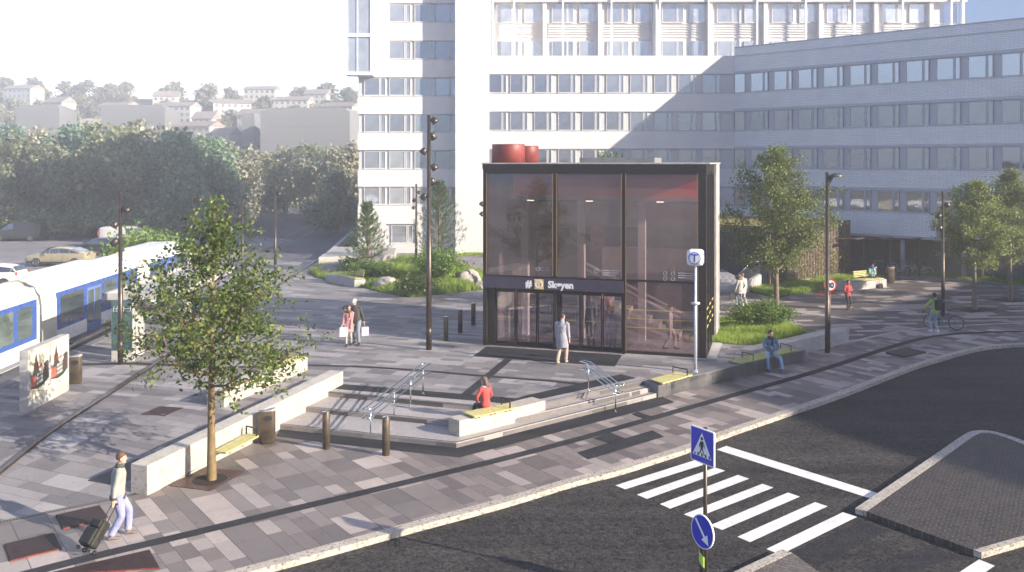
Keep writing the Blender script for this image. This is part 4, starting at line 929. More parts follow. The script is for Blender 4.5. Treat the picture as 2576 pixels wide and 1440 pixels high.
def pf1(f): return .06+.98*(1-f)**1.0*min(1, .82+f*2.5)
t1 = street_tree('street_tree', 'young leafy street tree with bare ochre trunk in front of the long granite wall', T1+V((.05, .1, 0)), 7.2, 2.05, 5.6, 11, 9800, .13, m_leaf1, m_bark_o, .125, prof=pf1, nbr=36)
def pf2(f): return max(.10, math.sin(math.pi*(.22+.78*f))**.75) if f < .97 else .08
def pf2(f): return (.62+1.5*f if f < .25 else 1.0*((1-f)/.75)**.72)+.04
T2 = G(1953.5, 817.5, .25)
street_tree('plaza_tree', 'full green tree rising from the bush beside the station, before the slatted building', T2, 8.45, 2.5, 5.3, 23, 22000, .125, m_leaf2, m_bark, .17, prof=pf2)
T3 = G(2451, 779.5); T4 = G(2541, 756.6)
street_tree('plaza_tree', 'slim tree in the square tree pit just right of the cyclist', T3, 7.0, 2.2, 4.0, 31, 24000, .12, m_leaf2, m_bark, .15, prof=pf2)
street_tree('plaza_tree', 'slim taller tree at the right edge of the frame', T4, 7.6, 2.3, 4.2, 37, 24000, .12, m_leaf2, m_bark, .15, prof=pf2)
def pine(label, base, h, width, seed):
    r = random.Random(seed); t = thing('pine_tree', label, 'pine tree', tuple(base)); b = MB()
    b.tube([(0, 0, -.3), (.03, 0, h*.5), (0, .02, h*.96)], [.11, .07, .015], 8); vs = []; fs = []
    z = h*.17; wi = 0
    while z < h*.97:
        f = (z-h*.17)/(h*.83); ln0 = width*.5*((1-f)**.85*.95+.10); n = 8 if f < .6 else 6
        for k in range(n):
            a = 2*math.pi*k/n+r.random()*.6+wi*1.1; ln = ln0*(.75+.4*r.random()); d = V((math.cos(a), math.sin(a), -.05+.5*f)); cur = V((0, 0, z+r.gauss(0, h*.012))); pts = [cur]
            for s_ in range(5): d = (d+V((0, 0, .16))).normalized(); cur = cur+d*ln/5; pts.append(cur)
            b.tube(pts, [.024, .02, .016, .012, .008, .004], 4)
            for i in range(1, 6):
                for _ in range(4 if i > 1 else 2):
                    c = pts[i]+rv(r)*.10*ln; dd0 = (d*.9+V((0, 0, .45))+rv(r)*.6).normalized(); sl2 = .16+.14*r.random()
                    for q in range(13):
                        o_ = c+dd0*sl2*(q/13); dd = (dd0*.9+rv(r)*.7).normalized(); s = dd.cross(rv(r)).normalized()*.012; Ln = .14*(.8+.4*r.random())
                        b_ = len(vs); vs += [o_-s, o_+s, o_+dd*Ln]; fs.append((b_, b_+1, b_+2))
        z += h*(.105-.04*f); wi += 1
    b.build('trunk', M_('pine bark', (.24, .13, .07), .85, var=.4) if 'mpb' not in globals() else mpb, t); m = MB(); m.add(vs, fs); m.build('crown', m_pine, t)
pine('smaller pine tree beside the gravel tank on the grass island', G(924, 677, .7), 4.4, 2.9, 5)
pine('taller fuller pine tree behind the tallest multi-headed lamp', G(1104, 668, .7), 5.7, 3.9, 9)
def bush(name, label, base, rx, ry, h, n, L, mat, seed, stems=14, cat='bush'):
    r = random.Random(seed); t = thing(name, label, cat, tuple(base)); b = MB(); vs = []; fs = []; tips = []
    for k in range(stems):
        a = r.random()*6.28; q = math.sqrt(r.random()); e = V((math.cos(a)*q*rx, math.sin(a)*q*ry, h*(1-.45*q*q)*(.75+.4*r.random()))); mid = e*.5+V((0, 0, h*.15))
        b.tube([(e.x*.15, e.y*.15, -.05), mid, e], [.016, .011, .004], 4); tips += [mid.lerp(e, f) for f in (0, .25, .5, .75, 1)]+[e*.35+V((0, 0, .1))]
    for _ in range(n):
        p = r.choice(tips)+V((r.gauss(0, rx*.17), r.gauss(0, ry*.17), r.gauss(0, h*.10)))
        if p.z < .02: p.z = .05+r.random()*.1
        dd = rv(r); nn = (rv(r)*.7+V((0, 0, .9))); nn = (nn-dd*nn.dot(dd)).normalized(); l = L*(.6+.7*r.random()); leaf(vs, fs, p, dd, nn, l, l*.36)
    b.build('stems', m_bark, t); m = MB(); m.add(vs, fs); m.build('foliage', mat, t); return t
# ---- grass patches
def inside(p, poly):
    c = False; j = len(poly)-1
    for i in range(len(poly)):
        a, q = poly[i], poly[j]
        if (a[1] > p[1]) != (q[1] > p[1]) and p[0] < (q[0]-a[0])*(p[1]-a[1])/(q[1]-a[1])+a[0]: c = not c
        j = i
    return c
def edge_d(p, poly):
    d = 1e9
    for i in range(len(poly)):
        a = V(poly[i][:2]); q = V(poly[(i+1) % len(poly)][:2]); e = q-a; t_ = max(0, min(1, (V(p)-a).dot(e)/max(1e-9, e.dot(e)))); d = min(d, (V(p)-a-e*t_).length)
    return d
def grass(label, poly, zf, n, h, seed, turf_step=.5, wscale=1):
    r = random.Random(seed); P = [(p[0], p[1]) for p in poly]; x0, x1, y0, y1 = min(p[0] for p in P), max(p[0] for p in P), min(p[1] for p in P), max(p[1] for p in P)
    b = MB(); b.add([(p[0], p[1], zf(p[0], p[1])) for p in P]+[(p[0], p[1], -.2) for p in P], [(i, (i+1) % len(P), (i+1) % len(P)+len(P), i+len(P))[::-1] for i in range(len(P))])
    bm = bmesh.new(); vv = [bm.verts.new((p[0], p[1], 0)) for p in P]; bm.faces.new(vv)
    bmesh.ops.triangulate(bm, faces=bm.faces[:])
    for _ in range(4): bmesh.ops.subdivide_edges(bm, edges=[e for e in bm.edges if e.calc_length() > turf_step], cuts=1); bmesh.ops.triangulate(bm, faces=bm.faces[:])
    bm.verts.index_update(); vs = [(v.co.x, v.co.y, zf(v.co.x, v.co.y)) for v in bm.verts]; fs = []
    for f in bm.faces:
        i = [v.index for v in f.verts]; fs.append(tuple(i) if f.normal.z > 0 else tuple(i[::-1]))
    b.add(vs, fs); bm.free(); so_ = struct('turf', b, m_turf)
    vs = []; fs = []; k = 0
    while k < n:
        x, y = x0+r.random()*(x1-x0), y0+r.random()*(y1-y0)
        if not inside((x, y), P): continue
        k += 1; z = zf(x, y); tall = .6+.8*mnoise.noise(V((x*.8, y*.8, seed))); hh = h*(.45+.6*r.random())*max(.5, tall+.3); a = r.random()*3.14; s = V((math.cos(a), math.sin(a), 0))*.011*wscale
        ln = V((r.gauss(0, .3), r.gauss(0, .3), 0))*hh; c = V((x, y, z-.02)); b_ = len(vs)
        vs += [c-s, c+s, c+V((0, 0, hh*.55))+ln*.3+s*.7, c+V((0, 0, hh*.55))+ln*.3-s*.7, c+V((0, 0, hh))+ln]; fs += [(b_, b_+1, b_+2, b_+3), (b_+3, b_+2, b_+4)]
    m = MB(); m.add(vs, fs); return tag(m.build('grass', m_grass), label, 'grass', kind='stuff')
g1 = [G(*p, .46) for p in [(1789, 862), (1850, 867), (1918, 869), (1957, 856), (2006, 843), (2034, 836)]]+[G(1990, 818, .2), G(1930, 805, .1), G(1850, 796, .1), G(1797, 797, .1)]
def zf1(x, y): return max(.02, min(.46, .46-(y-39.5)*.07))+.10*min(1, edge_d((x, y), [(p.x, p.y) for p in g1])/.8)
g1 = [V((p.x, p.y, 0)) for p in g1]
grass('bright uneven grass in the bed beside the station', g1, zf1, 16000, .26, 3)
isl_px = [(774, 688), (819, 706), (893, 724), (912, 723), (961, 737), (1031, 749.4), (1083, 744), (1150, 737), (1216, 730), (1222, 700), (1213, 685), (1128.6, 664), (1075, 655), (1040, 652), (1000, 648), (994, 664), (926, 671), (870, 671), (800, 674)]
g2 = [V((G(*p, .45).x, G(*p, .45).y, 0)) for p in isl_px]
def zf2(x, y): d = edge_d((x, y), g2); return .47+.55*(1-math.exp(-d/1.6))*(.8+.4*mnoise.noise(V((x*.3, y*.3, 1))))
grass('long grass on the pine island left of the station', g2, zf2, 34000, .34, 4, .8, 1.5)
s_b = (Cs+ed*.0)-inr*.12; g3 = [G(1868, 733), G(1905, 740), G(1955, 751), G(2040, 737), G(2092, 729), G(2120, 716), G(2160, 700), flat(Cs+ed*Lr-inr*.14, 0), flat(Cs-inr*.14, 0), G(1900, 727)]
grass('grass strip along the foot of the slatted building', [V((p.x, p.y, 0)) for p in g3], lambda x, y: .10, 14000, .34, 5, 1, 1.4)
ws = lambda s, o_: V((18.0, YF, 0))+V((.702, -.712, 0))*s+V((-.712, -.702, 0))*o_
g4 = [ws(13.6, 1.0), ws(16, 1.15), ws(20, 1.3), ws(26, 1.5), ws(26, -1.9), ws(13.6, -1.9)]
grass('grass strip under the overhang of the office wing', g4, lambda x, y: .08, 12000, .36, 6, 1, 1.4)
b = MB(); b.bar(flat(g4[0], .07), flat(g4[1], .07), .12, .2); b.bar(flat(g4[1], .07), flat(g4[3], .07), .12, .2); tag(b.build('edging', m_conc_d), 'low concrete edging in front of the grass by the office wing', 'edging')
rq = [Cs+ed*.2+inr*.3, Cs+ed*(Lr-.2)+inr*.3, Cs+ed*(Lr-.2)+el*14, Cs+el*14+ed*.2, Cs+el*.3+ed*.3]
grass('dry golden grass on the roof of the slatted building', [V((p.x, p.y, 0)) for p in rq], lambda x, y: HS-.10, 16000, .30, 8, 2, 1.6)
bpy.data.objects['turf.004'].data.vertices.foreach_get if False else None
o_t = [o for o in bpy.data.objects if o.name.startswith('turf')][-1]
for v in o_t.data.vertices:
    if v.co.z < 0: v.co.z = HS-.3
o_g = [o for o in bpy.data.objects if o.name.startswith('grass')][-1]
o_g.data.materials[0] = M_leaf('dry grass blade', [(.30, .27, .10), (.42, .38, .18), (.22, .26, .08)], .4)
g5 = [V((p[0], p[1], 0)) for p in (G(1143, 647, .45), G(1216, 641, .45), (-1.5, 72.8), (-4.6, 72.8))]
grass('thin grass strip at the foot of the white pier', g5, lambda x, y: .46, 2500, .25, 9, 1, 2)
for f in G(1915, 836, .3),: bush('shrub', 'leafy bright green bush around the trunk of the tree beside the station', f, 1.45, 1.0, 1.35, 6500, .11, m_bush, 12, 26)
bush('shrub', 'dense light green bush with big leaves at the foot of the taller pine', G(1090, 702, .8), 2.0, 1.4, 1.7, 5200, .16, m_bush, 13, 26)
bush('shrub', 'dark rounded bush in the middle of the grass island', G(1042, 738, .7), 1.4, 1.0, .95, 2600, .13, m_leaf1, 14, 20)
bush('shrub', 'low bush behind the slatted bench under the small pine', G(927, 700, .8), 1.7, 1.0, .9, 3000, .15, m_bush, 15, 16)
bush('shrub', 'small bush beside the pale boulder at the tip of the grass island', G(893, 682, .8), 1.1, .8, .9, 1600, .14, m_leaf1, 16, 12)
bush('shrub', 'bright shrub rising behind the tram roof', V((-24.4, 60, 0)), 2.6, 2.6, 3.1, 6500, .26, m_bush, 17, 26)
bush('shrub', 'small shrub behind the tram nearer the station stop', V((-22.6, 51, 0)), 1.5, 1.5, 2.6, 3200, .2, m_bush, 18, 16)
def boulder(label, p, r_, sc_, seed):
    bm = bmesh.new(); bmesh.ops.create_icosphere(bm, subdivisions=4, radius=1)
    for v in bm.verts:
        n = v.co.normalized(); k = 1+.28*mnoise.noise(n*1.3+V((seed, 0, 0)))+.12*mnoise.noise(n*3+V((0, seed, 0)))-.08*abs(mnoise.noise(n*6)); v.co = V((n.x*k*sc_[0], n.y*k*sc_[1], n.z*k*sc_[2]))*r_
    me = bpy.data.meshes.new('boulder'); bm.to_mesh(me); bm.free(); me.materials.append(m_boul); me.polygons.foreach_set('use_smooth', [True]*len(me.polygons))
    o = bpy.data.objects.new('boulder', me); C.objects.link(o); o.location = p; tag(o, label, 'boulder')
m_boul = M_granite('pale boulder', (.42, .385, .35), (.30, .28, .27), .5, 5, .8)
boulder('long pale boulder at the left tip of the grass island', G(848, 682, .7), .95, (1.4, .8, .6), 1)
boulder('pale boulder in the grass between the bench and the dark bush', G(972, 714, .75), .62, (1.1, .8, .75), 2)
boulder('large rounded boulder near the station side of the island', G(1177, 701, .8), .75, (1.1, .9, .75), 3)
boulder('small boulder half hidden by the left edge of the station', G(1209, 720, .6), .42, (1.1, .9, .6), 4)
boulder('flat pale boulder behind the two pines', G(1084, 660, .9), .9, (1.8, .7, .35), 6)
# ---- climbing plant on the slats
r = random.Random(77); vs = []; fs = []; b = MB()
for k in range(26):
    s = Lr*(.04+.88*k/26+r.random()*.03); top = HS*(.45+.55*r.random()); p = Cs+ed*s-inr*.1; pts = []
    for i in range(9): pts.append(flat(p+ed*r.gauss(0, .12), top*i/8+.05))
    b.tube(pts, .008, 4)
    for q in range(20 if k % 3 else 120):
        i = r.random()*8; a = pts[int(i)].lerp(pts[min(8, int(i)+1)], i-int(i))+ed*r.gauss(0, .17)-inr*abs(r.gauss(0, .07)); a.z += r.gauss(0, .1)
        dd = rv(r); nn = (rv(r)-inr*.8); nn = (nn-dd*nn.dot(dd)).normalized(); leaf(vs, fs, a, dd, nn, .12, .045)
cp = thing('climbing_plant', 'pale green climber growing up the sunlit slats', 'climbing plant', tuple(Cs)); b.build('stems', m_bark, cp, world=True)
m = MB(); m.add(vs, fs); m.build('foliage', M_leaf('pale creeper leaf', [(.16, .20, .06), (.28, .30, .12), (.38, .36, .18)], .4), cp, world=True)
# ---- big trees behind the car park
def big_tree_mesh(seed, h, wd, mleaf, n=6200, L=.52):
    r = random.Random(seed); t = bpy.data.objects.new('broadleaf_tree', None); C.objects.link(t); b = MB()
    b.tube([(0, 0, -1), (.1, .1, h*.3), (0, 0, h*.75)], [.34, .26, .07], 8); cl = []
    for k in range(30):
        a = r.random()*6.28; f = r.random(); z = h*(.16+.76*f); q = wd*.5*math.sin(math.pi*(.2+.72*f))**.7*(.35+.65*r.random()); c = V((math.cos(a)*q, math.sin(a)*q, z)); cl.append((c, wd*(.10+.09*r.random())))
        b.tube([(0, 0, max(.5, z*.55)), c*.5+V((0, 0, z*.25)), c], [.09, .06, .02], 5)
    b.build('trunk', m_bark, t); vs = []; fs = []
    for _ in range(n):
        c, rad = r.choice(cl); d = rv(r); p = c+d*rad*(.65+.45*r.random()); p.z = max(.3, p.z-abs(r.gauss(0, rad*.3)))
        dd = (rv(r)+d*.4).normalized(); nn = d+rv(r)*.5; nn = (nn-dd*nn.dot(dd)).normalized(); l = L*(.6+.7*r.random()); leaf(vs, fs, p, dd, nn, l, l*.38)
    m = MB(); m.add(vs, fs); m.build('crown', mleaf, t); return t
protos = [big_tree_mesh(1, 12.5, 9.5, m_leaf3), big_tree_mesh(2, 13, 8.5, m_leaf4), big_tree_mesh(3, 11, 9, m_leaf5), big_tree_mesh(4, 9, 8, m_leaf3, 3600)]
spots = [  # px centre, depth, kind, scale, label
 (-40, 98, 0, .95, 'tree cut by the left edge above the dark van'), (70, 96, 0, .92, 'broad grey green tree right behind the dark van'), (190, 104, 1, 1.0, 'dark tree between the dark van and the beige saloon'),
 (290, 100, 0, 1.05, 'tallest tree of the belt, behind the dark hatchback'), (370, 108, 2, 1.18, 'pale crowned tree behind the white van'), (445, 98, 1, .92, 'blue green tree above the tail of the tram'),
 (530, 112, 1, .90, 'bluish tree behind the top of the young street tree'), (590, 118, 2, .95, 'pale tree behind the slim lamps on the plaza'), (655, 132, 0, .78, 'small hazy tree left of where the road bends'),
 (720, 134, 3, 1.12, 'hazy tree on the inside of the road bend'), (790, 128, 0, .90, 'wide hazy tree right of the road bend'), (862, 118, 2, .95, 'pale hazy tree beside the office tower'), (850, 98, 3, .78, 'dense low tree touching the corner of the office tower'),
 (130, 116, 2, 1.1, 'pale tree in the second row behind the dark van'), (20, 118, 1, 1.05, 'dark tree in the second row at the left edge'), (240, 122, 0, 1.0, 'tree in the second row left of the tallest one'), (480, 126, 3, 1.2, 'hazy tree in the second row above the tram tail')]
used = set()
for px, y, k, s, lb in spots:
    o = protos[k] if k not in used else copy_tree(protos[k]); used.add(k)
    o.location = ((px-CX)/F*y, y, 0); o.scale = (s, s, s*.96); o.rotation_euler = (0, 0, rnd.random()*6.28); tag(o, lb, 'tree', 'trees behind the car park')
for i, (px, y, s) in enumerate(((10, 93, 1.5), (110, 92, 1.3), (215, 94, 1.5), (330, 92, 1.4), (430, 94, 1.2), (60, 100, 1.7), (170, 101, 1.6), (300, 102, 1.7), (380, 101, 1.5))):
    bush('shrub', ['undergrowth bush behind the bonnet of the dark van', 'undergrowth bush at the rear of the dark van', 'undergrowth bush above the beige saloon', 'undergrowth bush behind the white van', 'undergrowth bush right of the white van', 'deep shade bush at the far left under the trees', 'deep shade bush under the trees left of the lamp', 'deep shade bush behind the pole of the left lamp', 'deep shade bush behind the white van roof'][i], V(((px-CX)/F*y, y, 0)), 3.4*s*.8, 2, 2.0*s, 1500, .42, m_leaf3, 40+i, 14)
# ---- hillside
def hz(x, y):
    f = max(0, min(1, (y-150)/150)); z = -1+29*f**1.1+2.5*mnoise.noise(V((x*.010, y*.010, 0)))*f
    return z*(1-.22*max(0, min(1, (x+60)/500)))
b = MB(); nx, ny = 50, 30; vs = []; fs = []
for j in range(ny+1):
    for i in range(nx+1): x = -330+i*12; y = 150+j*6; vs.append((x, y, hz(x, y)))
for j in range(ny):
    for i in range(nx): k = j*(nx+1)+i; fs.append((k, k+1, k+nx+2, k+nx+1))
b.add(vs, fs, True); struct('hillside', b, M_('wooded hillside ground', (.12, .13, .07), .95, var=.4, scale=.05))
hills = [big_tree_mesh(5, 7.5, 7, m_leaf5, 900, .85), big_tree_mesh(6, 8, 6.5, m_leaf5, 900, .85)]  # pale leaves on both, haze put into their colour
r = random.Random(5); n = 0; us = set()
for j in range(15):
    y = 158+j*9.6
    for i in range(12):
        px = -30+i*82+r.random()*60
        if px > 910: continue
        x = (px-CX)/F*y; yy = y+r.random()*8; k = r.random() < .35
        o = hills[k] if k not in us else copy_tree(hills[k]); us.add(k); s = .5+.42*r.random()+(.2 if j > 12 else 0)
        o.location = (x, yy, hz(x, yy)-1); o.scale = (s*1.15, s*1.15, s); o.rotation_euler = (0, 0, r.random()*6.28)
        tag(o, 'hazy round tree among the houses on the distant hillside', 'tree', 'trees on the hillside')
# ---- houses on the hillside
def house(lx, ly, lz, roofh, wallm, seed):
    t = bpy.data.objects.new('house', None); C.objects.link(t); b = MB(); b.bx(-lx/2, lx/2, -ly/2, ly/2, -4, lz); b.build('wall', wallm, t)
    b = MB(); o_ = .5; b.add([(-lx/2-o_, -ly/2-o_, lz-.1), (lx/2+o_, -ly/2-o_, lz-.1), (lx/2+o_, ly/2+o_, lz-.1), (-lx/2-o_, ly/2+o_, lz-.1), (-lx/2-o_, 0, lz+roofh), (lx/2+o_, 0, lz+roofh)], [(0, 1, 5, 4), (2, 3, 4, 5), (1, 2, 5), (3, 0, 4), (3, 2, 1, 0)]); b.build('roof', m_roof, t)
    w0 = None
    for f in range(int(lz//2.8)):
        for i in range(int(lx//3)):
            m = MB(); m.bx(-.6, .6, -.06, .05, 0, 1.3)
            if w0 is None: w0 = m.build('window', m_pane, t)
            else: w0_ = w0.copy(); C.objects.link(w0_); w0_.parent = t; w0_.location = (-lx/2+1.6+i*3, -ly/2, 1+f*2.8); continue
            w0.location = (-lx/2+1.6+i*3, -ly/2, 1+f*2.8)
    return t
m_roof = M_('haze-paled clay roof', (.40, .34, .31), .8, var=.2); m_hw = M_('pale house wall', (.72, .69, .64), .8, var=.08)  # roof colour paled to put distance haze into it
hs = [house(13, 9, 6, 3, m_hw, 1), house(18, 10, 8.6, 2.2, m_hw, 2), house(10, 9, 5.8, 3.6, m_hw, 3)]; us = set()
hl = [(30, 300, 0), (110, 330, 1), (215, 290, 2), (245, 345, 0), (300, 420, 1), (370, 380, 0), (450, 420, 1), (500, 310, 1), (560, 300, 0), (520, 380, 2), (585, 440, 1), (640, 400, 0), (700, 350, 1), (760, 400, 0), (740, 460, 1), (820, 380, 2), (860, 420, 1), (150, 470, 0), (60, 520, 1), (420, 520, 0), (660, 540, 1), (800, 540, 0)]
for px, y, k in hl:
    y = 205+(y-290)*.32
    o = hs[k] if k not in us else copy_tree(hs[k]); us.add(k); x = (px-CX)/F*y; o.location = (x, y, hz(x, y)+1.2); o.rotation_euler = (0, 0, R(-25+50*rnd.random())); o.scale = (.56, .56, .56)
    tag(o, 'pale pitched roof house in haze on the distant hillside', 'house', 'houses on the hillside')
# ------------------------------------------------------------------ street lamps
def bell_head(parent, z, side, tilt=38, s=.74, az=None, arm=.15):
    """spot head on a short arm; side = +1 right, -1 left (or az angle)"""
    az = (0 if side > 0 else math.pi) if az is None else az
    d = V((math.cos(az), math.sin(az), 0)); c = d*(arm+.12*s)+V((0, 0, z)); M = Matrix.Rotation(az, 3, 'Z') @ Matrix.Rotation(R(-tilt), 3, 'Y')
    b = MB(); b.revolve([(.02, .26*s), (.10*s, .245*s), (.155*s, .17*s), (.185*s, .04*s), (.195*s, -.10*s), (.17*s, -.105*s), (.15*s, -.05*s), (.02, -.04*s)], c, 18, M)
    b.tube([V((0, 0, z+.06)), d*arm*.9+V((0, 0, z+.08))], .028, 6); h = b.build('lamp_head', m_steel_d, parent)
    m = MB(); m.revolve([(.001, -.062*s), (.14*s, -.062*s), (.14*s, -.068*s), (.001, -.07*s)], c, 16, M); m.build('lens', M_lens, h)
    return h
M_lens = M_('lamp lens', (.5, .5, .5), .2)
def lamp(label, base, top, heads, r=.085, group='slim multi-headed plaza lamps'):
    t = thing('street_lamp', label, 'street lamp', tuple(base), group=group); h = top-base.z
    b = MB(); b.tube([(0, 0, -.05), (0, 0, h*.5), (0, 0, h*.501), (0, 0, h)], [r*1.12, r, r*.86, r*.7], 14); b.build('pole', m_steel_d, t)
    b = MB(); b.tube([(0, 0, .5), (0, 0, .501), (0, 0, .9), (0, 0, .901)], [r*1.05, r*1.13, r*1.13, r*1.05], 14, False); b.build('access_door', m_steel_d, t)
    for z, side, az in heads: bell_head(t, z-base.z, side, az=az)
    return t
def zat(py, y): return HC-(py-HZ)/F*y
def lamp_px(label, bx_, by, ty, heads, z=.45, r=.085, **k):
    p = G(bx_, by, z) if z is not None else GL(bx_, by); y = p.y
    return lamp(label, p, zat(ty, y), [(zat(hy, y), sd, az) for hy, sd, az in heads], r, **k)
lamp_px('brown slim lamp in front of the tram stop pillar', 303, 917, 485, [(530, 1, None), (566, -1, R(230)), (612, -1, None)], None, .09)
lamp_px('tallest lamp with six heads in the middle of the plaza', 1079, 880, 290, [(306, 1, None), (345, 1, R(50)), (383, -1, None), (423, 1, R(20)), (459, 1, R(60)), (497, -1, R(170))], .45, .105)
lamp_px('slim lamp mostly hidden by the crown of the young tree', 489, 804, 470, [(505, 1, None), (575, -1, None)], .45, .07)
lamp_px('slim lamp just right of the crown of the young tree', 610, 731, 463, [(497, 1, None), (547, -1, None)], .45, .08)
lamp_px('slim lamp standing alone where plaza meets the far road', 692.5, 698.8, 463, [(489, 1, None), (533, -1, None)], .45, .085)
lamp_px('thin distant lamp between the two pines', 1047, 645, 463, [(485.6, 1, None), (505, -1, R(150)), (524, -1, None)], .45, .09)
lamp_px('lamp hidden behind the left edge of the station, only heads showing', 1221, 720, 470, [(515, -1, None), (540, -1, R(190))], .45, .08)
lamp_px('three headed lamp behind the cyclist', 2372, 796, 481.5, [(517, 1, None), (545.5, -1, None), (575, -1, R(200))], 0, .085)
p = G(2081, 888); t = thing('street_lamp', 'dark lamp with one flat shallow head on a side arm', 'street lamp', tuple(p)); h = 7.52
b = MB(); b.tube([(0, 0, -.05), (0, 0, 2.4), (0, 0, 2.41), (0, 0, h)], [.10, .095, .08, .075], 14); b.build('pole', m_steel_d, t)
b = MB(); b.bar((.05, 0, h-.16), (.28, 0, h-.16), .03, .10); b.add([(.06, -.012, h-.6), (.06, .012, h-.6), (.06, -.012, h-.2), (.06, .012, h-.2), (.26, -.012, h-.2), (.26, .012, h-.2)], [(0, 1, 3, 2), (0, 2, 4), (1, 5, 3), (0, 4, 5, 1)]); b.build('bracket', m_steel_d, t)
b = MB(); b.revolve([(.02, .13), (.15, .11), (.26, .05), (.31, -.03), (.29, -.035), (.02, -.02)], (.36, 0, h-.16), 22); b.build('lamp_head', m_bin, t)
sgn = thing('speed_sign', 'round red-ringed speed limit sign reading 30 mounted behind the single-headed lamp', 'road sign', tuple(G(2089, 884)))
pc = AT(2089, 718, sgn.location.y-.02); zc = pc.z; Mx = Matrix.Identity(3)
def disc(name, r0, r1, y, mat, parent, z, th=.004):
    b = MB(); n = 40; f = [V((math.cos(2*math.pi*k/n), 0, math.sin(2*math.pi*k/n))) for k in range(n)]
    if r0 == 0: b.add([v*r1+V((0, y, z)) for v in f]+[v*r1+V((0, y+th, z)) for v in f], [tuple(range(n)), tuple(range(n, 2*n))[::-1]]+[((k+1) % n, k, k+n, (k+1) % n+n) for k in range(n)])
    else: b.add([v*r1+V((0, y, z)) for v in f]+[v*r0+V((0, y, z)) for v in f], [(k, (k+1) % n, (k+1) % n+n, k+n) for k in range(n)])
    return b.build(name, mat, parent)
m_sred = M_('sign red', (.62, .02, .03), .4, var=.03); m_blk = M_('sign black', (.02, .02, .02), .5, var=.02); m_sblue = M_('sign blue', (.022, .035, .50), .35, var=.03, coat=.4)
fc = disc('plate', 0, .262, 0, m_signw, sgn, zc, .02); disc('ring', .205, .262, -.004, m_sred, fc, zc)
text_mesh('lettering', '30', .34, m_blk, fc, (0, -.008, zc-.118), align='CENTER', bold=.008, sx=.9)
b = MB(); b.tube([(-.02, .03, 0), (-.02, .03, zc+.2)], .03, 8); b.build('post', m_steel_d, sgn)
# ------------------------------------------------------------------ bollards and bins
def bollard(label, p, h, r, cap=True, group='dark steel bollards'):
    t = thing('bollard', label, 'bollard', tuple(p), group=group); b = MB(); b.revolve([(r, -.1), (r, h-.015), (r*.93, h)], (0, 0, 0), 24); b.build('post', m_bin if r > .09 else m_steel_d, t)
    b = MB(); b.revolve([(r*.90, h-.001), (r*.90, h+.004), (.01, h+.006)], (0, 0, 0), 24); b.build('cap', m_chrome if cap else m_steel_d, t); return t
bollard('thick bollard below the steps, nearer the bin', G(820.5, 1129), 1.03, .105); bollard('thick bollard below the steps, nearer the steps corner', G(971, 1145), 1.04, .105)
bollard('nearest of the three bollards left of the station', G(1121.6, 857, .45), 1.0, .105); bollard('middle of the three bollards left of the station', G(1157.5, 837, .45), 1.0, .105); bollard('bollard closest to the left edge of the station', G(1190.7, 818, .45), 1.0, .105)
bollard('lone bollard between the two right hand trees', G(2469, 706.6), .98, .12)
def bin_(label, p, rz, wd=.46, dp=.26, h=.94):
    t = thing('litter_bin', label, 'litter bin', tuple(p), rz, group='bronze litter bins')
    n = 28; ring = lambda k, z, a=1.0: [V((math.copysign(abs(math.cos(2*math.pi*i/n))**.55, math.cos(2*math.pi*i/n))*wd/2*k, math.copysign(abs(math.sin(2*math.pi*i/n))**.8, math.sin(2*math.pi*i/n))*dp/2*k, z)) for i in range(n)]
    b = MB(); b.loft([ring(.9, 0), ring(.9, .05), ring(1, .06), ring(1, h-.03), ring(1, h-.02)]); b.build('body', m_bin, t)
    top = [v+V((0, 0, .05*math.sin((v.x/wd)*2.4))) for v in ring(.985, h)]
    b = MB(); b.loft([ring(.985, h-.03), top]); b.build('lid', m_chrome if False else m_conc, t)
    b = MB(); pts = [V((math.cos(2*math.pi*k/20)*wd*.27+.02, -dp/2*1.012-.004, h-.21+math.sin(2*math.pi*k/20)*.075)) for k in range(20)]; b.add(pts, [tuple(range(20))]); b.build('slot', m_black, t); return t
bin_('bronze litter bin against the long granite wall', G(672, 1115), R(12)); bin_('bronze litter bin behind the poster wall', GL(188, 965), R(15)); bin_('bronze litter bin at the end of the seat wall by the cycles', G(2240, 712), R(8), .52, .3, 1.0)
bin_('dark bin half hidden behind the bench by the cycles', G(2198, 702), R(8), .4, .3, .8)
# ------------------------------------------------------------------ T sign post
p = G(1749.5, 937, .45); t = thing('metro_sign', 'white post carrying a rounded white cube with circled blue T', 'metro sign', tuple(p)); h = zat(667, p.y)-p.z
b = MB(); b.tube([(0, 0, 0), (0, 0, 2.4), (0, 0, 2.41), (0, 0, h)], [.055, .055, .045, .045], 14); b.build('post', m_steelw, t)
b = MB(); b.revolve([(.11, 0), (.11, .015), (.06, .02), (.06, .1)], (0, 0, 0), 16)
for k in range(4): a = k*1.57+.4; b.add([V((math.cos(a)*.1, math.sin(a)*.1, .01)), V((math.cos(a)*.05, math.sin(a)*.05, .01)), V((math.cos(a)*.05, math.sin(a)*.05, .16))], [(0, 1, 2)])
b.build('foot', m_steelw, t); b = MB(); b.revolve([(.06, 2.42), (.16, 2.43), (.16, 2.50), (.06, 2.51)], (0, 0, 0), 20); b.build('collar', m_steelw, t)
s = .275; hb = h+.27; bm = bmesh.new(); bmesh.ops.create_cube(bm, size=2*s)
bmesh.ops.subdivide_edges(bm, edges=bm.edges[:], cuts=9, use_grid_fill=True)
for v in bm.verts:
    q = v.co/s; k = (abs(q.x)**5+abs(q.y)**5+abs(q.z)**5)**(-1/5); v.co = q*k*s*1.06
me = bpy.data.meshes.new('cube_head'); bm.to_mesh(me); bm.free(); me.materials.append(m_white); me.polygons.foreach_set('use_smooth', [True]*len(me.polygons))
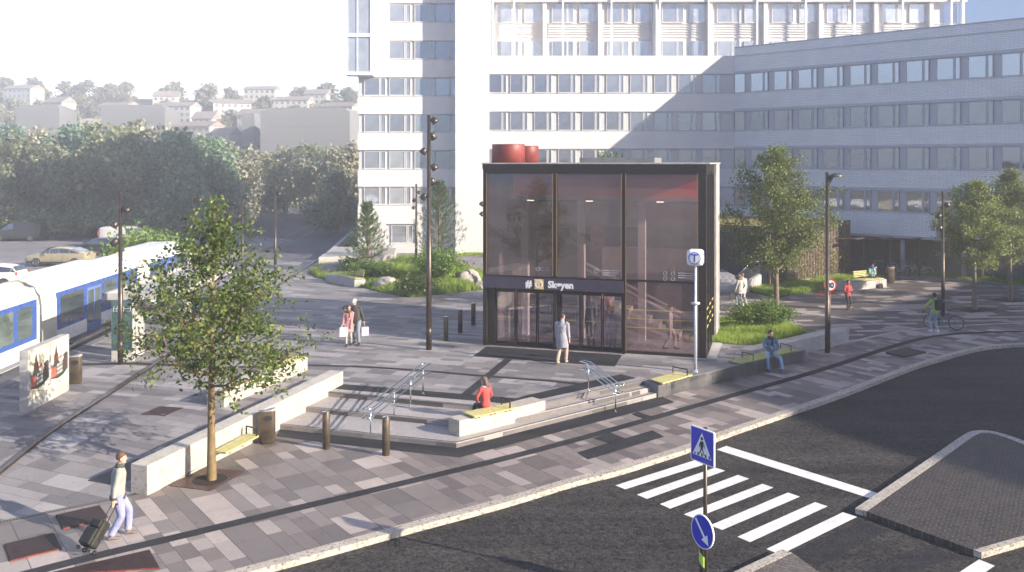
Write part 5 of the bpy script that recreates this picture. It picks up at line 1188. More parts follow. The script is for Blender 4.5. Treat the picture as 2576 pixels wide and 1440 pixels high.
ch = bpy.data.objects.new('cube_head', me); C.objects.link(ch); ch.parent = t; ch.location = (0, 0, hb); ch.rotation_euler = (0, 0, R(-18))
for a in range(4):
    M4 = Matrix.Rotation(a*math.pi/2, 4, 'Z'); b = MB(); yy = -s*1.062
    n = 40
    for k in range(n):
        a0, a1 = 2*math.pi*k/n, 2*math.pi*(k+1)/n; b.quad(*[M4@V((math.cos(q)*rr_, yy+.0-.004, math.sin(q)*rr_)) for q, rr_ in ((a0, .190), (a1, .190), (a1, .215), (a0, .215))])
    for x0, x1, z0, z1 in ((-.12, .12, .10, .145), (-.022, .022, -.14, .10)): b.quad(*[M4@V((x, yy-.005, z)) for x, z in ((x0, z0), (x1, z0), (x1, z1), (x0, z1))])
    b.build('emblem', m_sblue, ch)
# ------------------------------------------------------------------ crossing sign with arrow
p = G(1774, 1499); p = V((p.x, p.y, 0)); y0 = 16.6; p = V(((1774-CX)/F*y0, y0, 0)); rz = math.atan2(-.886, .46)+R(4)
t = thing('crossing_sign', 'blue pedestrian crossing sign above a round blue arrow sign on one pole', 'road sign', tuple(p), rz)
zt_, zb_ = zat(1073, y0)-.02, zat(1166, y0)
b = MB(); b.tube([(0, 0, 0), (0, 0, zt_)], .038, 12); b.build('pole', m_steel_d, t)
S2_ = .305; zc = (zt_+zb_)/2-.0
def rrect(hw, hh, r, y, z, n=6):
    out = []
    for cx, cz, a0 in ((hw-r, hh-r, 0), (-hw+r, hh-r, 90), (-hw+r, -hh+r, 180), (hw-r, -hh+r, 270)):
        for k in range(n+1): a = R(a0+90*k/n); out.append(V((cx+r*math.cos(a), y, z+cz+r*math.sin(a))))
    return out
def slab(b, pts, th):
    n = len(pts); q = [v+V((0, th, 0)) for v in pts]; b.add(pts+q, [tuple(range(n))[::-1], tuple(range(n, 2*n))]+[(k, (k+1) % n, (k+1) % n+n, k+n) for k in range(n)])
b = MB(); slab(b, rrect(S2_, .32, .03, -.075, zc), .03); pl = b.build('square_plate', m_signw, t)
b = MB(); b.add(rrect(S2_-.018, .302, .02, -.0775, zc), [tuple(range(28))[::-1]]); b.build('blue_field', m_sblue, pl)
b = MB(); b.add([V((-.25, -.080, zc-.20)), V((.25, -.080, zc-.20)), V((0, -.080, zc+.245))], [(0, 1, 2)]); b.build('triangle', m_signw, pl)
b = MB(); yk = -.083
def P2(pts): b.add([V((x, yk, zc+z)) for x, z in pts], [tuple(range(len(pts)))])
P2([(.032*math.cos(a*.5236), .135+.034*math.sin(a*.5236)) for a in range(12)])
P2([(-.035, .085), (.03, .085), (.038, .0), (.02, -.05), (-.03, -.05), (-.04, .0)]); P2([(-.035, .08), (-.075, .0), (-.07, -.04), (-.055, -.035), (-.05, .0), (-.03, .04)]); P2([(.03, .08), (.05, .02), (.06, -.03), (.075, -.025), (.065, .03), (.045, .08)])
P2([(-.03, -.045), (.0, -.045), (-.02, -.10), (-.055, -.155), (-.075, -.145), (-.045, -.09)]); P2([(-.005, -.045), (.022, -.045), (.04, -.1), (.075, -.15), (.055, -.16), (.015, -.1)])
for k in range(5): x = -.215+k*.098; P2([(x, -.19), (x+.045, -.19), (x+.035+.0*k, -.135), (x-.0, -.135)] if k else [(x, -.19), (x+.045, -.19), (x+.05, -.15), (x+.025, -.15)])
b.build('pictogram', m_blk, pl)
zc2 = zat(1336, y0); b = MB()
f = [V((math.cos(2*math.pi*k/40)*.29, -.075, zc2+math.sin(2*math.pi*k/40)*.31)) for k in range(40)]; slab(b, f, .03); pl = b.build('round_plate', m_signw, t)
b = MB(); b.add([V((v.x*.94, -.0775, zc2+(v.z-zc2)*.94)) for v in f], [tuple(range(40))[::-1]]); b.build('blue_field', m_sblue, pl)
b = MB(); a_, e_ = V((-.17, 0, .20)), V((.17, 0, -.21)); d = (e_-a_).normalized(); n_ = V((-d.z, 0, d.x)); q = lambda v: V((v.x, -.081, zc2+v.z))
k1 = e_-d*.17; b.add([q(a_+n_*.025), q(a_-n_*.025), q(k1-n_*.025), q(k1+n_*.025)], [(0, 1, 2, 3)]); b.add([q(k1+n_*.10), q(k1-n_*.10), q(e_)], [(0, 1, 2)]); b.build('arrow', m_signw, pl)
b = MB(); b.tube([(-.05, .0, -.1), (-.05, 0, zat(1377, y0))], .075, 14); sl_ = b.build('marker_sleeve', m_blk, t)
b = MB()
for k in range(2): z0 = zat(1377, y0)-.10-k*.44; n = 8; b.add([V((-.05+.077*math.cos(a), .077*math.sin(a), z0-.0+(.5-i/n)*.22)) for i, a in enumerate([R(180+180*i/n) for i in range(n+1)])]+[V((-.05+.077*math.cos(a), .077*math.sin(a), z0-.2+(.5-i/n)*.22)) for i, a in enumerate([R(180+180*i/n) for i in range(n+1)])], [(i, i+n+1, i+n+2, i+1) for i in range(n)])
b.build('yellow_band', M_('fluorescent yellow', (.50, .72, .10), .4, var=.05), sl_)
# ------------------------------------------------------------------ handrails on the steps
def handrail(label, a, b_, za, zb, n, off=.22, posts=(.0, .33, .66, 1.0), exta=.3, zg=None):
    """double rail: a = lower end, b = upper end (ground points)"""
    a = V((a.x, a.y, 0)); b_ = V((b_.x, b_.y, 0)); d = (b_-a).normalized(); s = V((-d.y, d.x, 0)); t = thing('handrail', label, 'handrail', (a.x, a.y, za))
    for sd in (-1, 1):
        for hgt in (.92, .66):
            o_ = s*off*.5*sd; L = (b_-a).length; m = MB(); up = zb-za
            pts = [a-d*exta+o_*.2, a-d*exta+o_, a+o_, b_+o_, b_+d*exta+o_, b_+d*exta+o_*.2]; zs = [za, za, za, zb, zb, zb]
            m.tube([flat(p, z+hgt) for p, z in zip(pts, zs)], .021, 8); m.build('rail', m_chrome, t, world=True)
    for f in posts:
        p = a.lerp(b_, f); z = (zg or (lambda f: za+(zb-za)*f))(f); zr = za+(zb-za)*f+.90; m = MB(); m.tube([flat(p, z-.05), flat(p, zr)], .022, 8)
        for hgt in (.90, .64): m.tube([flat(p-s*off*.5, za+(zb-za)*f+hgt-.0), flat(p-s*off*.3, za+(zb-za)*f+hgt-.07), flat(p, za+(zb-za)*f+hgt-.09), flat(p+s*off*.3, za+(zb-za)*f+hgt-.07), flat(p+s*off*.5, za+(zb-za)*f+hgt)], .009, 5)
        m.revolve([(.045, z), (.045, z+.012), (.02, z+.014)], flat(p, 0), 12); m.build('post', m_chrome, t, world=True)
    return t
ga = G(*C4(868, 818), .0); gb = G(*C4(1246, 498), .45)
handrail('steel double handrail on the wider left part of the steps', ga, gb, .0, .45, 4, posts=(0, .42, .74, 1), zg=lambda f: (0, .15, .30, .45)[int(f*3.01)])
gc = G(*D2(745, 718), .0); gd = G(*D2(522, 540), .45)
handrail('steel double handrail on the right part of the steps', gc, gd, .0, .45, 2, posts=(0, 1))
# ------------------------------------------------------------------ poster wall, tram stop
q0 = GL(71, 1038); q1 = GL(174, 981.5); dpw = (flat(q1, 0)-flat(q0, 0)).normalized(); rz = math.atan2(dpw.y, dpw.x); Lp = (q1-q0).length; zb = zL(q0.x, q0.y)
HP = zat(883, q0.y)-zb
t = thing('poster_wall', 'thick concrete slab with two framed posters of a spired city street', 'poster wall', (q0.x, q0.y, zb), rz)
b = MB(); b.bx(0, Lp, 0, .27, -.3, HP); b.build('slab', m_conc_l, t, bevel=.012)
m_paper = M_('cream poster paper', (.66, .60, .44), .6, var=.05); m_pb = M_('poster brown', (.085, .045, .035), .6, var=.3); m_pg = M_('poster dark green', (.045, .055, .055), .6, var=.4, scale=12); m_pr = M_('poster red brick', (.42, .11, .08), .6, var=.4, scale=14); m_pw = M_('poster white', (.62, .60, .56), .6); m_prr = M_('poster red', (.60, .02, .03), .5, var=.03)
pwid = (Lp-.3)/2
for k in range(2):
    x0 = .10+k*(pwid+.10); z0, z1 = .34, HP-.10; po = MB(); po.bx(x0, x0+pwid, -.012, .0, z0, z1); fr_ = po.build('poster_frame', m_conc, t)
    po = MB(); po.bx(x0+.02, x0+pwid-.05, -.016, -.012, z0+.02, z1-.02); pp = po.build('poster_sheet', m_paper, fr_); wq = pwid-.07; hq = z1-z0-.04
    def PP(pts, mat, nm, lay): m = MB(); m.add([V((x0+.02+u*wq, -.016-.0015*lay, z0+.02+v*hq)) for u, v in pts], [tuple(range(len(pts)))]); m.build(nm, mat, pp)
    PP([(.16, .50), (.16, .72), (.22, .79), (.27, .96), (.31, .96), (.36, .79), (.42, .72), (.42, .50)], m_pb, 'spire_print', 1)
    PP([(0, .22), (0, .55), (.08, .50), (.14, .56), (.35, .58), (.62, .60), (.70, .66), (.92, .72), (1, .66), (1, .30), (.75, .20), (.4, .16)], m_pg, 'street_print', 2)
    PP([(0, .24), (0, .44), (.08, .52), (.16, .46), (.30, .46), (.30, .24)], m_pr, 'brick_house_print', 3); PP([(.70, .34), (.70, .55), (.96, .60), (.96, .38)], m_pb, 'shop_print', 3)
    for j in range(3):
        for i in range(6): u, v = .34+i*.058, .26+j*.09+i*.004; PP([(u, v), (u+.032, v), (u+.032, v+.065), (u, v+.065)], m_pw, 'window_print', 4) if (i+j) % 1 == 0 else None
    PP([(.58+.15*math.cos(a*.4488), .60+.075*math.sin(a*.4488)) for a in range(14)], m_paper, 'round_badge', 5)
    text_mesh('lettering', 'Freia', hq*.11, m_prr, pp, (x0+.02+wq*.37, -.026, z0+hq*.60), (R(90), R(-14), 0), .001, bold=.004)
    text_mesh('lettering', 'OSLO', hq*.085, m_pg, pp, (x0+.02+wq*.5, -.02, z0+hq*.075), (R(90), 0, 0), .001, 'CENTER', .8)
# tram stop: pillar wall, canopy, info panel, bench
sp0 = G(316, 905, .45); rz = math.atan2(1, -.043)-math.pi/2
t = thing('tram_shelter', 'concrete tram stop shelter with flat canopy and dark route map pillar', 'shelter', (sp0.x, sp0.y, .45), rz)
zc = zat(752, sp0.y)-.45
b = MB(); b.bx(-.05, .28, .3, 1.2, -.2, zc); b.build('concrete_leg', m_conc_l, t, bevel=.01); b = MB(); b.bx(.05, .25, 6.6, 7.2, -.2, zc); b.build('concrete_leg', m_conc_l, t, bevel=.01)
b = MB(); b.bx(-.75, 1.9, -.35, 8.6, zc, zc+.10); b.build('canopy', m_conc, t, bevel=.01); b = MB(); b.bx(-.75, 1.9, -.35, -.2, zc+.1, zc+.24); b.bx(-.75, 1.9, 8.45, 8.6, zc+.1, zc+.24); b.bx(-.75, -.6, -.35, 8.6, zc+.1, zc+.24); b.bx(1.75, 1.9, -.35, 8.6, zc+.1, zc+.24); b.build('canopy_rim', m_conc_l, t)
b = MB(); b.bx(-.42, .38, -.30, -.06, -.05, zc+.26-.30); pl = b.build('map_pillar', m_conc_l, t, bevel=.01)
b = MB(); b.bx(-.40, .36, -.325, -.30, .42, zc+.10); mp_ = b.build('map_panel', M_('dark teal map film', (.055, .10, .11), .35, var=.5, scale=2.2), pl)
b = MB()
for i in range(6): b.bar((-.34+i*.13, -.33, zc-.42+.0), (-.30+i*.12, -.33, zc-.22), .012, .006)
b.bar((-.34, -.33, zc-.42), (.30, -.33, zc-.42), .02, .006); b.bar((-.34, -.33, zc-.32), (.30, -.33, zc-.32), .012, .006); b.bar((-.02, -.33, zc-.25), (-.12, -.33, zc+.02), .01, .006); b.build('map_drawing', m_signw, mp_)
b = MB(); b.bx(.45, .9, 1.6, 6.4, .40, .46); b.build('bench_seat', M_('warm wood', (.34, .20, .09), .6), t); b = MB(); b.bx(.55, .8, 1.8, 1.95, 0, .4); b.bx(.55, .8, 6, 6.15, 0, .4); b.build('bench_leg', m_steel_d, t)
# ------------------------------------------------------------------ tram
TX = lambda y: platx(y)-.42-.55
ty0, ty1 = 35.6, 46.3; td = V((-.043, 1, 0)).normalized(); trz = math.atan2(td.y, td.x)
t = thing('tram', 'long white roofed blue and white tram passing the stop', 'tram', (TX(ty0), ty0, .12), trz)   # local x = along the track, -y towards the plaza
WT = 2.5
prof = [(0, .25), (0, 1.0), (.02, 2.2), (.10, 2.62), (.34, 2.92), (.8, 3.06), (WT/2, 3.12), (WT-.8, 3.06), (WT-.34, 2.92), (WT-.10, 2.62), (WT-.02, 2.2), (WT, 1.0), (WT, .25)]
m_tblue = M_('tram blue', (.045, .10, .34), .28, var=.12, scale=.8, coat=.5); m_twhite = M_('tram white', (.74, .76, .80), .3, var=.04, scale=1, coat=.4); m_tglass = M_pane('tram glass', (.04, .06, .055), .38, .05, .9); m_bellow = M_('cream bellows', (.52, .50, .42), .6, var=.12)
def ring_at(x, k=1.0, dz=0): return [V((x, WT/2+(y-WT/2)*k, .25+(z-.25)*(1 if k == 1 else (k*.0+k)) + dz)) for y, z in prof]
def tram_part(x0, x1, nose=0):
    b = MB(); rr_ = [ring_at(x0), ring_at(x1)]
    if nose: rr_ = [ring_at(x0), ring_at(x1-2.0), ring_at(x1-1.1, .985), ring_at(x1-.45, .93), ring_at(x1-.1, .80), ring_at(x1, .62)]
    b.loft(rr_, True, False); body = b.build('car_body', m_twhite, t)
    return body
def tram_side(body, x0, x1, items):
    b = MB(); b.bx(x0+.02, x1-.02, -.012, .02, .98, 2.52); band_ = b.build('blue_band', m_tblue, body)
    for kind, a, e in items:
        if kind == 'w': b = MB(); b.bx(a, e, -.02, 0, 1.18, 2.34); b.build('window', m_tglass, body)
        else:
            b = MB(); b.bx(a, e, -.028, -.012, .32, 2.3); dr = b.build('door', M_grd, body)
            for q in (0, 1): w_ = (e-a)/2; b = MB(); b.bx(a+.07+q*w_, a+w_-.07+q*w_, -.034, -.026, .75, 2.18); b.build('window', m_tglass, dr)
    b = MB(); b.bx(x0+.02, x1-.02, -.010, .0, .27, .42); b.build('skirt', M_('tram grey skirt', (.20, .21, .23), .5), body)
M_grd = M_('tram door blue grey', (.14, .20, .42), .35)
seg = [(-11.2, -.6, 0, [('w', -10.6, -9.2), ('d', -8.9, -7.4), ('w', -7.0, -5.4), ('w', -5.1, -3.8), ('w', -3.4, -2.4), ('w', -2.1, -1.0)]), (1.1, 9.9, 0, [('w', 1.4, 2.3), ('w', 2.3, 3.6), ('d', 3.95, 5.4), ('w', 5.75, 7.1), ('w', 7.35, 8.5), ('w', 8.7, 9.6)]), (11.7, 19.6, 1, [('w', 11.9, 12.6), ('w', 12.8, 13.9), ('d', 14.1, 15.5), ('w', 15.8, 17.2)])]
for x0, x1, nz, it in seg:
    bd = tram_part(x0, x1, nz); tram_side(bd, x0, x1-(1.7 if nz else 0), it)
    b = MB(); b.bx(x0+1.6, x1-2.4, .55, WT-.55, 3.02, 3.16); b.build('roof_equipment', m_twhite, bd, bevel=.03)
for x0, x1 in ((-.6, 1.1), (9.9, 11.7)):
    b = MB(); n = 17; b.loft([ring_at(x0+(x1-x0)*i/n, .992 if i % 2 else .955) for i in range(n+1)], False, False); b.build('bellows', m_bellow, t)
b = MB()
for x in (-8, -3, 3, 8, 14, 17):
    for q in (.25, WT-.25): b.torus((x, q, .30), .22, .07, 'y', 18, 6)
b.build('wheels', m_black, t)
# ------------------------------------------------------------------ cars
m_tyre = M_('tyre', (.018, .018, .018), .8); m_rim = M_('alloy rim', (.50, .50, .50), .3, .9); m_cglass = M_pane('car glass', (.03, .035, .04), .40, .03); m_tail = M_('tail lamp red', (.45, .02, .02), .25); m_hl = M_('head lamp', (.6, .62, .62), .15)
def car(label, p, rz, st, paint, wheels, L, lamps, cat='car', rw=.33, name='parked_car', glass=(1, 99), pl=None, roofw=.74):
    """st: stations (x, z_low, z_belt, z_roof, half width); roof == belt on bonnet and boot"""
    t = thing(name, label, cat, tuple(p), rz, group='vehicles in the car park')
    b = MB(); rings = []; n = len(st)
    for x, zl, zb, zr, hw in st:
        g_ = zr-zb; tw_ = hw*(roofw if g_ > .08 else .93); up = max(zr, zb+.012)
        half = [(hw*.86, zl), (hw, zl+.12), (hw*1.0, zb-.22), (hw*.965, zb), (tw_+(hw*.96-tw_)*.5, zb+g_*.52), (tw_, up-.04*(g_ > .08)), (tw_*.82, up+.015)]
        rings.append([V((x, y, z)) for y, z in half]+[V((x, -y, z)) for y, z in half[::-1]])
    b.loft(rings, True, True); body = b.build('body', paint, t, sub=1)
    # glazing: side strips and the two screens, laid 8 mm proud
    def sidept(i, f, sgn, dy=.012):
        x, zl, zb, zr, hw = st[i]; g_ = zr-zb; tw_ = hw*(roofw if g_ > .08 else .93); y0, z0_ = hw*.965, zb; y1, z1_ = tw_, max(zr, zb+.012)-.04
        return V((x, sgn*((y0+(y1-y0)*f)+dy), z0_+(z1_-z0_)*f))
    for sg_ in (1, -1):
        b = MB()
        for i in range(glass[0], min(glass[1], n-1)):
            if st[i][3]-st[i][2] < .05 and st[i+1][3]-st[i+1][2] < .05: continue
            f1 = .86 if st[i][3]-st[i][2] > .2 else .3; f2 = .86 if st[i+1][3]-st[i+1][2] > .2 else .3
            a, c_, d_, e = sidept(i, .12, sg_), sidept(i+1, .12, sg_), sidept(i+1, f2, sg_), sidept(i, f1, sg_); u = (c_-a)*.03; b.quad(a+u, c_-u, d_-u, e+u)
        b.build('side_windows', m_cglass, t)
    b = MB()
    for i in range(n-1):
        g0_, g1_ = st[i][3]-st[i][2], st[i+1][3]-st[i+1][2]
        if (g0_ < .08) != (g1_ < .08):
            b = MB()
            A_, B_ = st[i], st[i+1]; w0_, w1_ = A_[4]*(.86 if g0_ < .08 else roofw*.92), B_[4]*(.86 if g1_ < .08 else roofw*.92); z0_, z1_ = A_[3]+.03, B_[3]+.03; sx = -.03 if g0_ < .08 else .03
            p0, p1 = V((A_[0]+sx, 0, z0_)), V((B_[0]+sx, 0, z1_)); q0_, q1_ = p0.lerp(p1, .12), p0.lerp(p1, .9); b.quad(q0_+V((0, w0_, 0)), q0_-V((0, w0_, 0)), q1_-V((0, w1_, 0)), q1_+V((0, w1_, 0))); b.build('windscreen', m_cglass, t)
    for x in wheels:
        for sg_ in (1, -1):
            yw = st[n//2][4]*.90*sg_; b = MB(); b.tube([V((x, yw-.11*sg_, rw)), V((x, yw+.09*sg_, rw)), V((x, yw+.11*sg_, rw))], [rw, rw, rw*.94], 24, xa=(1, 0, 0)); wh_ = b.build('wheel', m_tyre, t)
            b = MB(); b.tube([V((x, yw+.05*sg_, rw)), V((x, yw+.118*sg_, rw))], [rw*.68, rw*.68], 20, xa=(1, 0, 0)); rm = b.build('rim', m_black, wh_)
            b = MB()
            for k in range(10): a = k*.628; b.bar(V((x, yw+.125*sg_, rw)), V((x+math.cos(a)*rw*.66, yw+.125*sg_, rw+math.sin(a)*rw*.66)), .035, .012, V((0, 1, 0)))
            b.torus((x, yw+.122*sg_, rw), rw*.68, .016, 'y', 24, 4); b.build('spokes', m_rim, wh_)
    for nm, x, y, z, sx, sy, sz, mt in lamps:
        for sg_ in (1, -1): b = MB(); b.ball((x, y*sg_, z), (sx, sy, sz), 10, 6); b.build(nm, mt, t)
    b = MB(); i0 = n//2; x0_, x1_ = st[1][0], st[-2][0]; b.bx(x0_+.2, x1_-.2, -st[i0][4]*1.0-.004, st[i0][4]*1.0+.004, .28, .36); b.build('sill_trim', m_black, t)
    for sg_ in (1, -1): b = MB(); b.box((wheels[1]-.75, sg_*(st[i0][4]+.10), st[i0][2]+.03), (.14, .16, .11)); b.build('mirror', paint, t, bevel=.03)
    b = MB()
    for x in (wheels[0]+.9, wheels[0]+1.75):
        for sg_ in (1, -1): b.bx(x, x+.012, sg_*st[i0][4]-.006, sg_*st[i0][4]+.006, .4, st[i0][2]-.05)
    b.build('door_gap', m_black, t); return t
saloon = [(-2.42, .42, .80, .80, .62), (-2.36, .30, .98, .98, .82), (-1.85, .24, 1.02, 1.03, .90), (-1.05, .22, .98, 1.36, .92), (-.25, .22, .96, 1.47, .925), (.45, .22, .94, 1.43, .925), (1.25, .22, .93, .95, .92), (1.95, .24, .84, .84, .89), (2.36, .28, .70, .70, .78), (2.44, .36, .60, .60, .62)]
hatch = [(-2.1, .42, .85, .85, .62), (-2.05, .30, 1.0, 1.02, .80), (-1.75, .24, 1.0, 1.36, .88), (-.9, .22, .97, 1.47, .90), (-.2, .22, .95, 1.48, .90), (.5, .22, .93, 1.41, .90), (1.2, .22, .92, .94, .89), (1.8, .24, .82, .82, .86), (2.12, .30, .66, .66, .7)]
vanst = [(-2.46, .40, 1.05, 1.75, .80), (-2.42, .30, 1.10, 1.88, .90), (-1.2, .26, 1.12, 1.93, .94), (.2, .26, 1.12, 1.92, .94), (.75, .26, 1.10, 1.80, .94), (1.45, .26, 1.06, 1.10, .93), (2.1, .28, .92, .92, .90), (2.42, .34, .72, .72, .74)]
m_beige = M_('beige car paint', (.46, .40, .25), .28, .3, var=.04, coat=.8); m_cblk = M_('black car paint', (.02, .022, .026), .2, .2, var=.05, coat=.9); m_cgry = M_('dark grey van paint', (.045, .042, .045), .3, .2, var=.05, coat=.8); m_cwht = M_('white van paint', (.66, .64, .60), .3, var=.03, coat=.6)
def at_ground(px, py, z=.01): p = G(px, py, z); return V((p.x, p.y, z))
tl_ = lambda x, y, z, sz=(.05, .12, .08): ('tail_lamp', x, y, z, *sz, m_tail)
hl_ = lambda x, y, z, sz=(.08, .14, .06): ('headlight', x, y, z, *sz, m_hl)
car('beige saloon car with multi-spoke wheels facing left', at_ground(153, 668), R(180), saloon, m_beige, (-1.48, 1.42), 4.9, [tl_(-2.36, .68, .88), hl_(2.33, .60, .62)])
car('black hatchback behind the beige saloon', at_ground(252, 642), R(178), hatch, m_cblk, (-1.35, 1.3), 4.2, [tl_(-2.03, .68, .92), hl_(2.0, .6, .66)])
car('dark grey panel van near the left edge facing left', at_ground(50, 606), R(180), vanst, m_cgry, (-1.5, 1.55), 4.9, [tl_(-2.44, .84, 1.3, (.04, .06, .3)), hl_(2.3, .66, .78)], 'van', .34, 'parked_van', (3, 6), roofw=.86)
car('white panel van facing right behind the shrub', at_ground(322, 621), R(-3), vanst, m_cwht, (-1.5, 1.55), 4.9, [tl_(-2.44, .84, 1.3, (.04, .06, .3)), hl_(2.3, .66, .78)], 'van', .34, 'parked_van', (3, 6), roofw=.86)
car('white car mostly cut off by the left edge behind the tram', at_ground(-26, 722), R(181), hatch, m_cwht, (-1.35, 1.3), 4.2, [tl_(-2.03, .68, .9, (.05, .12, .14)), hl_(2.0, .6, .66)])
# ------------------------------------------------------------------ bicycles
def bike(label, p, rz, mframe, step=False, rack=False, mred=None, tyre=None, lean=0, steer=0, grp='bicycles parked at the stands'):
    t = thing('bicycle', label, 'bicycle', tuple(p), rz, group=grp); t.rotation_euler = (R(lean), 0, rz)
    rW = .345; fr_, bk_ = V((.53, 0, rW)), V((-.53, 0, rW)); bb_ = V((-.08, 0, .28)); st_ = V((-.22, 0, .78)); hd = V((.36, 0, .80)); hd2 = V((.40, 0, .64))
    for c in (bk_, fr_):
        b = MB(); b.torus(c, rW-.02, .024, 'y', 36, 6); wh_ = b.build('wheel', tyre or m_tyre, t)
        b = MB(); b.torus(c, rW-.048, .012, 'y', 32, 4); b.tube([c-V((0, .05, 0)), c+V((0, .05, 0))], .022, 8)
        for k in range(18): a = k*2*math.pi/18; b.bar(c+V((0, .02*(-1)**k, 0)), c+V((math.cos(a), 0, math.sin(a)))*(rW-.05), .004, .004, V((0, 1, 0)))
        b.build('rim', m_chrome, wh_)
        if rack: b = MB(); b.torus(c, rW+.025, .018, 'y', 18, 4, R(20), R(200)) ; b.build('mudguard', mred or mframe, wh_)
    b = MB(); T = lambda a, c, r_=.017: b.tube([a, c], r_, 8)
    if step: b.tube([hd2, V((.18, 0, .42)), V((0, 0, .30)), bb_], .022, 8); b.tube([hd, V((.15, 0, .50)), V((-.13, 0, .46))], .016, 8)
    else: T(hd, st_+V((.01, 0, -.05))); T(hd2, bb_, .02)
    T(st_, bb_); b.tube([bk_+V((0, .05, 0)), bb_+V((0, .03, 0))], .010, 6); b.tube([bk_-V((0, .05, 0)), bb_-V((0, .03, 0))], .010, 6); b.tube([bk_+V((0, .05, 0)), st_-V((0, 0, .06))], .009, 6); b.tube([bk_-V((0, .05, 0)), st_-V((0, 0, .06))], .009, 6)
    T(hd+V((-.02, 0, .06)), hd2, .02); b.tube([hd2+V((0, .05, 0)), fr_+V((0, .05, 0))], .011, 6); b.tube([hd2-V((0, .05, 0)), fr_-V((0, .05, 0))], .011, 6); b.bar(hd2-V((0, .06, 0)), hd2+V((0, .06, 0)), .03, .03); b.build('frame', mframe, t)
    b = MB(); b.tube([hd+V((-.02, 0, .05)), hd+V((.0, 0, .17)), hd+V((.03, .28, .20)), hd+V((-.08, .30, .19))], .012, 6); b.tube([hd+V((.0, 0, .17)), hd+V((.03, -.28, .20)), hd+V((-.08, -.30, .19))], .012, 6); b.build('handlebar', m_chrome, t)
    b = MB(); b.tube([st_, st_+V((-.03, 0, .14))], .012, 6); b.loft([[st_+V((x, w_*math.cos(a), .16+h_*math.sin(a))) for a in [k*math.pi/4 for k in range(8)]] for x, w_, h_ in ((-.17, .06, .02), (-.10, .075, .03), (.02, .03, .025), (.12, .018, .018))]); b.build('saddle', m_black, t)
    b = MB(); b.torus(bb_, .09, .008, 'y', 20, 4); b.bar(bb_+V((0, -.06, 0)), bb_+V((.12, -.06, -.12)), .02, .012); b.bar(bb_+V((0, .06, 0)), bb_+V((-.12, .06, .12)), .02, .012); b.box(bb_+V((.12, -.10, -.12)), (.08, .09, .02)); b.box(bb_+V((-.12, .10, .12)), (.08, .09, .02)); b.build('crank', m_chrome, t)
    if rack: b = MB(); b.bar(bk_+V((-.18, -.05, .38)), bk_+V((.26, -.05, .38)), .012, .012); b.bar(bk_+V((-.18, .05, .38)), bk_+V((.26, .05, .38)), .012, .012); b.bar(bk_+V((-.16, 0, .38)), bk_, .01, .01, V((0, 1, 0))); b.build('luggage_rack', mred or mframe, t)
    return t
m_bkred = M_('pink red bike paint', (.50, .03, .09), .3, .2); m_ctyre = M_('cream tyre', (.62, .58, .50), .7); m_bkw = M_('white bike paint', (.66, .66, .64), .3); m_bkb = M_('navy bike paint', (.02, .03, .12), .3, .2); m_bkk = M_('black bike paint', (.02, .02, .022), .35)
pb = lambda x, y: G(3330*.6289+x*.1392, 1000*.6289+y*.1392)
bike('navy bicycle behind the seated person', pb(880, 455), R(8), m_bkb); bike('white step-through bicycle between the stands', pb(1210, 470), R(-4), m_bkw, True, True, tyre=m_ctyre)
bike('black bicycle seen almost end on', pb(1398, 480), R(62), m_bkk, rack=True); bike('white and pink bicycle with pink rear mudguard', pb(1590, 490), R(176), m_bkw, True, True, m_bkred, tyre=m_ctyre)
m_rk = M_('galvanised stand', (.42, .44, .48), .35, .6)
for x, y, lb in ((590, 360, 'cycle stand furthest left, by the slatted wall'), (830, 440, 'cycle stand behind the seated person'), (1075, 480, 'cycle stand just left of the white bicycle'), (1325, 478, 'cycle stand between the white and black bicycles')):
    p = pb(x, y); t = thing('cycle_stand', lb, 'cycle stand', tuple(p), R(20), group='hoop cycle stands'); b = MB(); b.tube([(-.35, 0, 0), (-.35, 0, .85), (-.27, 0, .93), (.30, 0, .93), (.38, 0, .85), (.38, 0, 0)], .025, 8); b.build('hoop', m_rk, t); b = MB(); b.tube([(-.35, 0, .5), (.38, 0, .5)], .018, 8); b.build('crossbar', m_rk, t)
# canopy frame over the cycle stands
t = thing('cycle_canopy', 'dark steel beam canopy frame over the cycle stands', 'canopy', tuple(G(2240, 697)))
gp = [G(2171.6, 699), G(2238, 697), G(2311, 699)]; b = MB()
for q in gp: b.bar(flat(q, 0), flat(q, 2.62), .12, .12, V((0, 1, 0)))
b.build('post', m_steel_d, t, world=True)
b = MB(); e0, e2_ = gp[0]+V((-4, .2, 0)), gp[2]+V((.1, 0, 0)); b.bar(flat(e0, 2.72), flat(e2_, 2.62), .14, .12); b.build('beam', m_steel_d, t, world=True)
b = MB()
for q in gp: b.bar(flat(q+V((-.9, -.7, 0)), 2.70), flat(q+V((.1, .1, 0)), 2.74), .45, .05)
b.build('lamp_panel', m_bin, t, world=True)
# stairs and railing by the slatted house
so_ = G(1868, 733); t = thing('stair_flight', 'blue grey steps rising behind the station beside the walking couple', 'steps', tuple(so_)); dl_ = V((-1, .10, 0)).normalized(); bk = V((.0, 1, 0))
b = MB(); sa = G(1864, 736)
for i in range(5): q = sa+bk*i*.34; b.hexa([flat(v, 0) for v in (q+dl_*8, q, q+bk*.36, q+dl_*8+bk*.36)], [flat(v, .165*(i+1)) for v in (q+dl_*8, q, q+bk*.36, q+dl_*8+bk*.36)])
q = sa+bk*1.7; b.hexa([flat(v, 0) for v in (q+dl_*8, q, q+bk*3, q+dl_*8+bk*3)], [flat(v, .83) for v in (q+dl_*8, q, q+bk*3, q+dl_*8+bk*3)]); b.build('step', m_conc, t, world=True)
rw0, rw1 = G(1878, 738), G(1916, 729.5); wallblock('stair_wall', 'pale concrete cheek wall under the railing beside the stairs', 'wall', rw0, rw1, .25, 1, -.1, .62, 1.0, m_conc_l)
